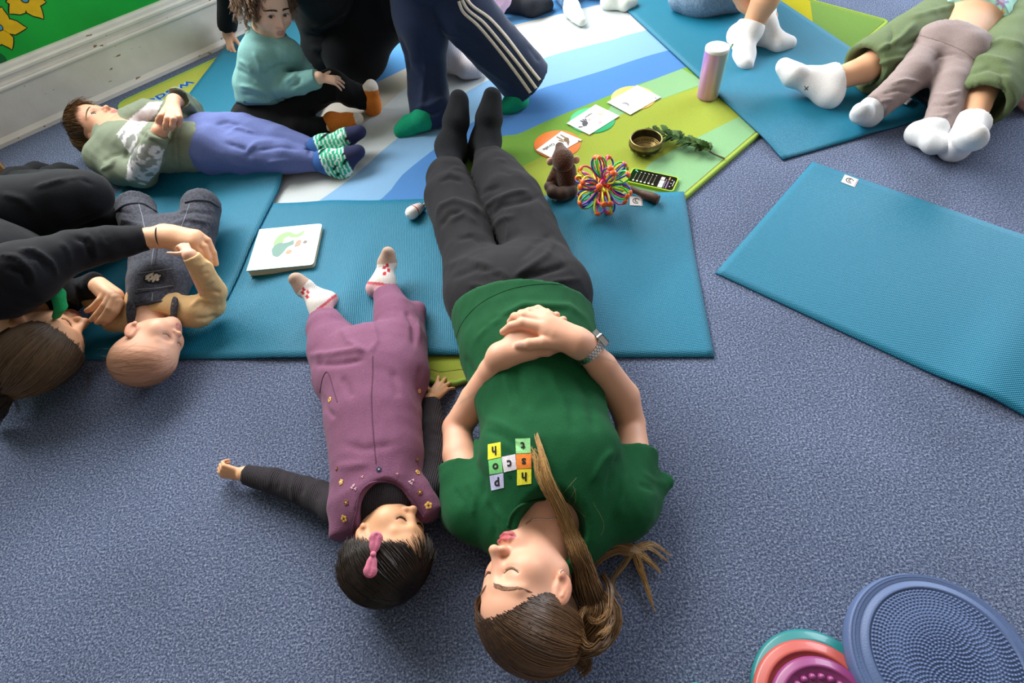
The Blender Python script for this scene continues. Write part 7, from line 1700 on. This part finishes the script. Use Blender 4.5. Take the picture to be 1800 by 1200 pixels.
# ---- phone in a lime case
def make_phone():
    O, ex, ey, lx, ly = frame_px((1110, 321), (1180, 337), (1104, 293), RZ + 0.012)
    ex2 = nrm(J(1191, 312, 0.02) - J(1103, 293, 0.02)); ey2 = nrm(ey - ex2 * (ey @ ex2)); L_, W_ = 0.152, 0.074
    ctr = J(1147, 314.5, RZ + 0.012)
    O = ctr - ex2 * L_ / 2 - ey2 * W_ / 2; O[2] = RZ + 0.0005; fr = fr_of(O, ex2, ey2)
    root = empty('phone', np.array([ctr[0], ctr[1], RZ]), 'smartphone in lime green case showing a dark mixer screen', 'phone')
    o = round_poly([(0, 0), (L_, 0), (L_, W_), (0, W_)], 0.013, 6)
    lime = material('case_lime', colour='9fc41c', rough=0.45); sheet('case', o, 0, 0.0105, fr, lime, root)
    i = 0.004; o2 = round_poly([(i, i), (L_ - i, i), (L_ - i, W_ - i), (i, W_ - i)], 0.010, 6)
    sc = sheet('screen', o2, 0.004, 0.0112, fr, material('screen_dark', colour='14110f', rough=0.08, coat=1.0), root)
    def ui(name, x0, y0, x1, y1, c, e=0.6):
        mt = material('ui_' + c, colour=c, rough=0.3, emit=e); sheet(name, [(x0, y0), (x1, y0), (x1, y1), (x0, y1)], 0.0112, 0.01135, fr, mt, sc)
    for k in range(6):
        x = 0.020 + k * 0.0125
        ui('slider_track', x, 0.014, x + 0.0011, 0.014 + 0.036, '8f8a70', 0.25); ui('slider_knob', x - 0.0022, 0.010, x + 0.0034, 0.0155, 'd8d6cc'); ui('slider_icon', x - 0.001, 0.056, x + 0.0022, 0.059, 'c8c4bc')
    ui('status_light', 0.012, 0.060, 0.018, 0.066, '2fc49a'); ui('panel', 0.100, 0.006, 0.114, 0.022, 'd9dce4'); ui('panel', 0.100, 0.024, 0.114, 0.040, 'cfd4e4'); ui('panel', 0.100, 0.043, 0.112, 0.058, 'b8a8a4')
    for k in range(5): ui('caption', 0.1165, 0.008 + 0.009 * k, 0.1195, 0.014 + 0.009 * k, '8a8690', 0.3)
    ui('purple_bar', 0.124, 0.006, 0.128, 0.044, '7a5a86', 0.4); ui('gold_bar', 0.124, 0.048, 0.1275, 0.064, 'b08a50', 0.4); ui('home_bar', 0.142, 0.024, 0.1435, 0.050, 'd0ccc8')
    for k in range(3): ui('play_dot', 0.134, 0.018 + 0.016 * k, 0.137, 0.021 + 0.016 * k, 'd8d4d0')
make_phone()

# ---- wooden striker
def make_striker():
    a, b = J(1100, 329, 0.034), J(1157, 351, 0.034); ax = nrm(b - a); L_ = np.linalg.norm(b - a); x = nrm(np.cross(ax, Z3)); fr = (a, np.stack([x, np.cross(ax, x), ax], 1))
    root = empty('striker', np.array([a[0], a[1], 0.02]), 'dark turned wooden striker lying under the expanding ball', 'mallet')
    mesh_obj('shaft', *lathe([(1e-4, 0), (0.010, 0), (0.0105, 0.02), (0.0085, L_ * 0.35), (0.0115, L_ * 0.55), (0.0142, L_ * 0.75), (0.0150, L_ * 0.9), (0.0146, L_ - 0.002), (0.0136, L_)], 24, fr), material('striker_wood', colour='4a3228', rough=0.5, var=0.3, vscale=60, stretch=(1, 1, 0.1)), root)
    mesh_obj('end_grain', *lathe([(0.0137, L_ - 0.0004), (0.012, L_ + 0.0005), (1e-4, L_ + 0.0006)], 24, fr), material('striker_end', colour='5a4034', rough=0.7, kind='noise', bump=0.0003, bscale=500), root)
make_striker()

# ---- singing bowl
def make_bowl():
    c = J(1133, 266, RZ); r = 0.0535; h = 0.052; fr = (c, np.eye(3))
    root = empty('singing_bowl', c, 'engraved bronze singing bowl standing on the green part of the rug', 'bowl')
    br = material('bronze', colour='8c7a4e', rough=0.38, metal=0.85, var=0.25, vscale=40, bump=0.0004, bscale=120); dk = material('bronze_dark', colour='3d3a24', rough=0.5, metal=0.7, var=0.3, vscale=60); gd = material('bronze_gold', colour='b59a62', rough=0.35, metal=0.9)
    mesh_obj('wall', *lathe([(1e-4, 0), (r * 0.52, 0), (r * 0.62, 0.002), (r * 0.85, h * 0.26), (r * 1.0, h * 0.52), (r * 1.02, h * 0.68), (r * 0.985, h * 0.76), (r * 0.985, h * 0.97), (r * 0.95, h), (r * 0.90, h * 0.97), (r * 0.91, h * 0.6), (r * 0.80, h * 0.28), (r * 0.55, h * 0.10), (1e-4, h * 0.07)], 56, fr), br, root)
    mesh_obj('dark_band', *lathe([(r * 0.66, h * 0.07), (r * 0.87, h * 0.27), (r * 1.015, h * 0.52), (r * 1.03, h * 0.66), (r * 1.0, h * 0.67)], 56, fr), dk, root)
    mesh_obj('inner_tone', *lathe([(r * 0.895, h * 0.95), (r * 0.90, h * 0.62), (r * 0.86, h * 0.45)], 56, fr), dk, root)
    for zf_, rf in ((0.46, 0.865), (0.36, 0.825), (0.26, 0.765), (0.19, 0.66)):
        th = np.linspace(0, 2 * math.pi, 57); mesh_obj('engraved_ring', *tubes([np.c_[r * rf * np.cos(th), r * rf * np.sin(th), np.full(57, h * zf_ + 0.001)] + c], [0.0011], 5), gd, root)
    for k in range(28):
        a = 2 * math.pi * k / 28; o = c + np.array([math.cos(a) * r * 0.80, math.sin(a) * r * 0.80, h * 0.31 + 0.001]); t = np.array([math.cos(a), math.sin(a), 0.5])
        mesh_obj('engraved_tooth', *tubes([[o - t * 0.002, o + t * 0.002]], [0.0011], 4), dk, root)
    for k in range(12):
        a = 2 * math.pi * k / 12 + 0.2; n = nrm([math.cos(a), math.sin(a), -0.75]); o = c + np.array([math.cos(a) * r * 0.965, math.sin(a) * r * 0.965, h * 0.40]); x = nrm(np.cross(n, Z3)); y = np.cross(n, x)
        th = np.linspace(0, 5.4, 16); mesh_obj('engraved_symbol', *tubes([np.array([o + (x * math.cos(t) + y * math.sin(t)) * (0.0068 - 0.0006 * t) + n * 0.0008 for t in th])], [0.0009], 4), gd, root)
    star = [(0.018 * (1 if k % 2 == 0 else 0.4) * math.cos(k * math.pi / 6), 0.018 * (1 if k % 2 == 0 else 0.4) * math.sin(k * math.pi / 6)) for k in range(12)]
    sheet('engraved_star', star, h * 0.10, h * 0.115, fr, gd, root)
make_bowl()

# ---- leafy sprig
def make_sprig():
    stem = smooth_line([J(1274, 279, RZ + 0.006), J(1256, 271, RZ + 0.010), J(1238, 261, RZ + 0.016), J(1205, 248, RZ + 0.02), J(1170, 238, RZ + 0.022), J(1145, 229, RZ + 0.018)], 40)
    root = empty('leafy_sprig', J(1215, 255, RZ), 'cut green leafy sprig lying beside the bronze bowl', 'plant')
    mesh_obj('stem', *tubes([stem], [np.linspace(0.0034, 0.0014, 40)], 7), material('sprig_stem', colour='5a5436', rough=0.8, bump=0.0005, bscale=300), root)
    rs = np.random.RandomState(12)
    lm = [material('leaf_%d' % i, colour=c, rough=0.75, spec=0.15, var=0.2, vscale=120, bump=0.0004, bscale=300) for i, c in enumerate(('2c4a1c', '223e18', '3c5828', '4e663a'))]
    def leaf(p, d, n, L_, W_, m):
        d = nrm(d); s = nrm(np.cross(n, d)); up = np.cross(d, s); t = np.linspace(0, 1, 11); V = []; 
        for i, a in enumerate(t):
            w = W_ * math.sin(math.pi * a ** 0.85) * (0.72 if i % 2 else 1.0); q = p + d * L_ * a + up * (0.10 * L_ * math.sin(a * 3) - 0.18 * L_ * a * a); V += [q - s * w + up * w * 0.35, q, q + s * w + up * w * 0.35]
        F_ = []
        for i in range(10):
            a = i * 3; F_ += [(a, a + 1, a + 4, a + 3), (a + 1, a + 2, a + 5, a + 4)]
        mesh_obj('leaf', np.array(V), F_, m, root)
    for i in range(46):
        k = int(11 + 28 * i / 46); p = stem[k]; tg = stem[min(k + 1, 39)] - stem[k - 1]; tg = nrm(tg); sd = nrm(np.cross(Z3, tg)) * (1 if i % 2 else -1)
        d = tg * (0.5 + 0.5 * rs.rand()) + sd * (0.35 + 0.6 * rs.rand()) + Z3 * (0.35 * rs.rand() - 0.02)
        leaf(p + rs.normal(size=3) * 0.002, d, Z3 + rs.normal(size=3) * 0.35, 0.030 + 0.030 * rs.rand(), 0.008 + 0.006 * rs.rand(), lm[rs.randint(4)])
    p = stem[13]; leaf(p, J(1226, 240, 0.06) - p, J(1300, 300, 0.2) - p, 0.045, 0.016, lm[2]); leaf(p, J(1212, 262, 0.02) - p, Z3, 0.045, 0.014, lm[1])
make_sprig()

# ---- spots and picture cards
def make_cards():
    white = material('card_white', colour='dcdad8', rough=0.4); ink = material('card_ink', colour='262428', rough=0.8)
    def disc(cx, cy, colr, label):
        c = J(cx, cy, RZ); V, F_ = lathe([(1e-4, 0.0035), (0.079, 0.0035), (0.081, 0.002), (0.081, 0.0), (1e-4, 0.0)], 56, (c, np.eye(3)))
        o = mesh_obj('floor_spot', V, F_, material('spot_' + colr, colour=colr, rough=0.5, bump=0.0003, bscale=500), None, True, base=c); tag(o, label, 'floor marker', 'round rubber floor spots')
    disc(979.5, 254, 'e8782e', 'orange rubber floor spot under the giraffe card'); disc(1041, 212, '27b070', 'green rubber floor spot under the elephant card'); disc(1113, 173, 'e6bf5a', 'yellow rubber floor spot under the farthest card')
    zc = RZ + 0.0042
    def card(quad, label):
        q = [J(u, v, zc) for u, v in quad]; c = sum(q) / 4
        root = empty('picture_card', c, label, 'card', 'picture cards on the rug')
        V = np.array([p + np.array([0, 0, dz]) for dz in (0, 0.0012) for p in q])
        mesh_obj('card', V, [(3, 2, 1, 0), (4, 5, 6, 7), (0, 1, 5, 4), (1, 2, 6, 5), (2, 3, 7, 6), (3, 0, 4, 7)], white, root, False)
        return root
    def mark(root, name, pts, colr, h=0.0017):
        P = np.array([J(u, v, zc + h) for u, v in pts]); n = len(P); a = np.cross(P[1] - P[0], P[2] - P[0])
        idx = list(range(n)); ar = sum(P[i][0] * P[(i + 1) % n][1] - P[(i + 1) % n][0] * P[i][1] for i in range(n))
        if ar < 0: P = P[::-1]
        V = np.vstack([P - np.array([0, 0, 0.0008]), P]); F_ = [tuple(range(n))[::-1], tuple(range(n, 2 * n))] + [(i, (i + 1) % n, n + (i + 1) % n, n + i) for i in range(n)]
        mesh_obj(name, V, F_, material('mark_' + colr, colour=colr, rough=0.8), root, False)
    def word(root, txt, a, b, hgt):
        A, B = J(*a, zc + 0.0016), J(*b, zc + 0.0016); ex = nrm(B - A); ey = np.cross(Z3, ex); V, F_ = text_mesh(txt, 1.0, 0.01)
        w = V[:, 0].max() - V[:, 0].min(); k = np.linalg.norm(B - A) / w; x0 = V[:, 0].min(); y0 = V[:, 1].min()
        mesh_obj('word', np.array([A + ex * (p[0] - x0) * k + ey * (p[1] - y0) * k * hgt for p in V]), F_, ink, root, False)
    r = card([(942, 264), (987, 231), (1023, 246), (968, 277)], 'white card with a giraffe picture on the orange spot')
    word(r, 'Giraffe', (972, 251), (953, 262), 1.0)
    mark(r, 'animal_body', [(990, 245), (996, 241), (1000, 243), (1001, 250), (999, 257), (996, 250), (992, 248)], '7a6248')
    for a in ([(990, 245), (979, 239), (978, 241), (989, 247)], [(992, 248), (982, 245), (982, 247), (991, 250)], [(993, 243), (984, 237), (986, 236), (995, 241)]): mark(r, 'animal_leg', a, '8c7458')
    mark(r, 'corner_dot', [(1016, 247), (1018, 246), (1019, 248), (1017, 249)], '262428')
    r = card([(996, 217), (1047, 184), (1089, 204), (1036, 237)], 'white card with an elephant picture on the green spot')
    word(r, 'Elephant', (1038, 198), (1026, 206), 1.0)
    mark(r, 'animal_body', [(1023, 217), (1026, 213), (1031, 212), (1034, 216), (1031, 221), (1025, 222)], '4a5058')
    for a in ([(1024, 215), (1019, 212), (1021, 211), (1026, 213)], [(1027, 213), (1023, 210), (1025, 209), (1029, 212)], [(1030, 212), (1027, 209), (1029, 208), (1032, 211)], [(1024, 222), (1018, 222), (1016, 224), (1020, 224), (1025, 223)]): mark(r, 'animal_leg', a, '3a4048')
    mark(r, 'pink_square', [(1051, 200), (1057, 197), (1061, 200), (1055, 203)], 'e8b49a'); mark(r, 'pink_round', circle(1055, 215, 3, 10, 0.8), 'e6a8a8'); mark(r, 'pink_round', circle(1036, 210, 2.6, 10, 0.8), 'dfa9a9'); mark(r, 'grey_line', [(1040, 205), (1046, 208), (1047, 207), (1041, 204)], 'b8b4b8'); mark(r, 'grey_line', [(1047, 209), (1051, 211), (1052, 210), (1048, 208)], 'c8c4c8')
    r = card([(1067, 180), (1120, 150), (1162, 171), (1108, 202)], 'white card with a faint grey picture, farthest of the three cards')
    mark(r, 'grey_drawing', [(1092, 182), (1096, 180), (1102, 180), (1106, 183), (1105, 187), (1102, 183), (1097, 182)], '8a8894'); mark(r, 'faint_drawing', [(1122, 163), (1130, 165), (1137, 164), (1134, 169), (1127, 168)], 'c6c4c2'); mark(r, 'corner_dot', [(1151, 172), (1153, 171), (1154, 172), (1152, 173)], '6a6670')
make_cards()

# ---- tumbler
def make_tumbler():
    c = J(1243, 170, RZ); h = 0.176; fr = (c, np.eye(3))
    root = empty('tumbler', c, 'tall pink and mint shimmering tumbler with white lid at the rug edge', 'bottle')
    m = material('tumbler_shimmer', colour='c99ac8', rough=0.3, metal=0.35, coat=0.4)
    nt = m.node_tree; N = nt.nodes; L_ = nt.links; b = N['Principled BSDF']; tc = N.new('ShaderNodeTexCoord'); mp = N.new('ShaderNodeMapping'); mp.inputs['Scale'].default_value = (1, 1, 0.06); L_.new(tc.outputs['Object'], mp.inputs['Vector'])
    n = N.new('ShaderNodeTexNoise'); n.inputs['Scale'].default_value = 55; n.inputs['Detail'].default_value = 3; L_.new(mp.outputs['Vector'], n.inputs['Vector'])
    sx = N.new('ShaderNodeSeparateXYZ'); L_.new(tc.outputs['Object'], sx.inputs[0]); ad = N.new('ShaderNodeMath'); ad.operation = 'MULTIPLY_ADD'; ad.inputs[1].default_value = 9.0; L_.new(sx.outputs[0], ad.inputs[0]); L_.new(n.outputs['Fac'], ad.inputs[2])
    r = N.new('ShaderNodeValToRGB'); L_.new(ad.outputs[0], r.inputs['Fac']); e = r.color_ramp.elements; e[0].position = 0.15; e[0].color = (*lin('c98ed6'), 1); e[1].position = 0.9; e[1].color = (*lin('a8d8c4'), 1)
    for pz, cc in ((0.35, 'd9a3d0'), (0.55, 'cdaea8'), (0.72, 'b8b8a8')): x = r.color_ramp.elements.new(pz); x.color = (*lin(cc), 1)
    L_.new(r.outputs['Color'], b.inputs['Base Color'])
    mesh_obj('cup', *lathe([(1e-4, 0), (0.034, 0), (0.0365, 0.003), (0.0375, 0.01), (0.0395, h * 0.5), (0.0405, h - 0.004)], 48, fr), m, root)
    lid = mesh_obj('lid', *lathe([(0.0405, h - 0.006), (0.041, h - 0.003), (0.0405, h + 0.003), (0.037, h + 0.006), (0.015, h + 0.0055), (0.013, h + 0.0035), (1e-4, h + 0.0035)], 48, fr), material('lid_white', colour='e4e2e0', rough=0.3), root)
    t = c + np.array([0.040, 0.004, h - 0.012])
    mesh_obj('loop', *tubes([smooth_line([t, t + np.array([0.010, 0.004, 0.004]), t + np.array([0.016, 0.006, 0.014]), t + np.array([0.012, 0.006, 0.010])], 12)], [0.0024], 6), material('loop_green', colour='5aa87a', rough=0.6), root)
make_tumbler()

# ---- balance cushion and tactile discs
def make_discs():
    c = J(1662.7, 1160.2, 0.09); n = nrm([-0.047, 0.025, 1.0]); x = nrm(np.cross(n, [0, 1, 0])); y = np.cross(n, x); fr = (c, np.stack([x, -y if np.cross(x, -y) @ n > 0 else y, n], 1)); r = 0.141
    rub = material('cushion_rubber', colour='52648c', rough=0.5, spec=0.4, bump=0.0004, bscale=400)
    root = empty('balance_cushion', np.array([c[0], c[1], 0.03]), 'large round blue grey balance cushion covered in small dimpled knobs', 'balance cushion')
    pr = [(1e-4, 0.004), (r * 0.5, 0.0035), (r * 0.765, 0.0), (r * 0.775, -0.001), (r * 0.785, 0.002), (r * 0.80, 0.003), (r * 0.82, 0.001), (r * 0.86, -0.001), (r * 0.885, -0.004), (r * 0.895, -0.002), (r * 0.925, -0.005), (r * 0.935, -0.003), (r * 0.955, -0.008), (r * 0.962, -0.006), (r * 0.985, -0.015), (r * 1.0, -0.028), (r * 0.985, -0.044), (r * 0.9, -0.056), (1e-4, -0.062)]
    mesh_obj('shell', *lathe(pr, 96, fr), rub, root)
    dome = [(1e-5, 0.0030), (0.0012, 0.0026), (0.0021, 0.0014), (0.0026, -0.0008)]
    DV, DF = lathe(dome, 8); pts = []
    rings = 21
    for i in range(1, rings + 1):
        rr = r * 0.752 * i / rings; m_ = int(round(2 * math.pi * rr / 0.0064))
        for k in range(m_): a = 2 * math.pi * (k + 0.5 * (i % 2)) / m_ + 0.1 * i; pts.append((rr * math.cos(a), rr * math.sin(a)))
    Q = np.array([fr[0] + np.asarray(fr[1]) @ np.array([a, b, 0.004 * (1 - (math.hypot(a, b) / (r * 0.76)) ** 2)]) for a, b in pts]); pxy = to_px(Q)
    vis = (pxy[:, 0] < 1815) & (pxy[:, 1] < 1215); order = np.argsort(~vis, kind='stable')
    V, F_ = [], []; A = np.asarray(fr[1])
    near = [i for i in order if vis[i]][:300]; far = [i for i in range(len(pts)) if i not in set(near)]
    me0 = None
    for i in near:
        if me0 is None: o = mesh_obj('knob', Q[i] + DV @ A.T, DF, rub, root, base=Q[i]); me0 = o
        else:
            o = me0.copy(); COL.objects.link(o); o.parent = root; o.location = Vector(Q[i] - np.array(root.location))
    V = np.concatenate([Q[i] + DV @ A.T for i in far]); F_ = np.concatenate([DF + k * len(DV) for k in range(len(far))])
    tag(mesh_obj('knobs', V, F_, rub, root), kind='stuff')
    def dish(u, v, z, r_, colr, label, bumps, rim=0.010, th=0.018):
        cc = J(u, v, z); f2 = (cc, np.eye(3)); e = empty('tactile_disc', np.array([cc[0], cc[1], 0 if z < 0.03 else z - th]), label, 'tactile disc', 'stacked tactile discs')
        m = material('disc_' + colr, colour=colr, rough=0.4, spec=0.5, coat=0.15)
        mesh_obj('plate', *lathe([(1e-4, -0.002), (r_ * 0.78, -0.002), (r_ * 0.80, 0.001), (r_ * 0.83, 0.003), (r_ * 0.86, 0.0005), (r_ * 0.95, -0.001), (r_ * 1.0, -0.006), (r_ * 1.0, -th * 0.7), (r_ * 0.93, -th), (1e-4, -th)], 72, f2), m, e)
        bd_ = None
        for (a, rad) in bumps:
            p = cc + np.array([math.cos(a) * rad * r_, math.sin(a) * rad * r_, -0.002]); q = to_px(p)
            if q[0] > 1830 or q[1] > 1260: continue
            if bd_ is None:
                bd_ = mesh_obj('nub', *lathe([(1e-5, 0.0065), (0.0028, 0.006), (0.005, 0.0035), (0.006, 0)], 12, (p, np.eye(3))), m, e, base=p)
            else:
                o = bd_.copy(); COL.objects.link(o); o.parent = e; o.location = Vector(p - np.array(e.location))
        return e
    B = [(a, rd) for rd in (0.2, 0.42, 0.64) for a in np.arange(0, 6.283, 0.017 / (rd * 0.095) * 0.95)]
    dish(1440, 1228, 0.020, 0.108, '257a7d', 'teal tactile disc, lowest of the stacked discs', [(a, 0.72) for a in np.arange(0, 6.28, 0.42)])
    dish(1442, 1246, 0.040, 0.104, 'b5544d', 'coral tactile disc between the teal and magenta ones', [])
    dish(1455, 1258, 0.058, 0.086, '86366e', 'magenta tactile disc with round nubs on top of the stack', B)
    e = dish(1226, 1222, 0.016, 0.020, '1fb6a0', 'small bright teal disc cut by the bottom edge', []); e['group'] = ''; del e['group']
make_discs()

# ---- wooden crate corner at the left edge, crumpled pink cloth at the right edge
def make_edges():
    wd = material('pale_wood', colour='a87c50', rough=0.6, var=0.2, vscale=30, stretch=(1, 6, 6)); dkw = material('dark_wood', colour='4a3626', rough=0.8, var=0.2, vscale=40)
    p = J(22, 313, 0.0); q = J(-14, 262, 0.0); ex = nrm(q - p); ey = np.cross(ex, Z3); ey = ey if ey[0] < 0 else -ey
    root = empty('wooden_crate', p + ex * 0.12 + ey * 0.1, 'corner of a pale wooden crate at the left edge behind the black legs', 'crate')
    A = np.stack([ex, ey, Z3], 1)
    def plank(o, hx, hy, hz, m=wd): mb = MB(); mb.box(p + ex * o[0] + ey * o[1] + Z3 * o[2], (hx, hy, hz), A); mb.build('plank', m, root)
    plank((0.10, 0.009, 0.035), 0.10, 0.008, 0.035); plank((0.009, 0.125, 0.035), 0.008, 0.107, 0.035); plank((0.191, 0.125, 0.035), 0.008, 0.107, 0.035); plank((0.10, 0.241, 0.035), 0.10, 0.008, 0.035)
    plank((0.10, 0.125, 0.008), 0.081, 0.106, 0.006, dkw)
    c = J(1797, 168, 0.03); pk = cloth('pink_cloth', 'c99a96', var=0.1)
    V, F_ = surf([Ell(c, (0.05, 0.045, 0.03), None, 0.02), Seg(c + np.array([-0.02, -0.02, 0]), c + np.array([-0.01, -0.06, -0.015]), 0.022, 0.014, 0.02), Seg(c, c + np.array([0.06, 0.0, 0]), 0.03, 0.03, 0.02)], 0.0035); V = wrinkle(V, F_, 0.006, 70, 3)
    root = empty('crumpled_cloth', np.array([c[0], c[1], 0.0]), 'crumpled dusty pink cloth on the carpet at the right edge', 'cloth'); mesh_obj('fabric', V, F_, pk, root)
make_edges()
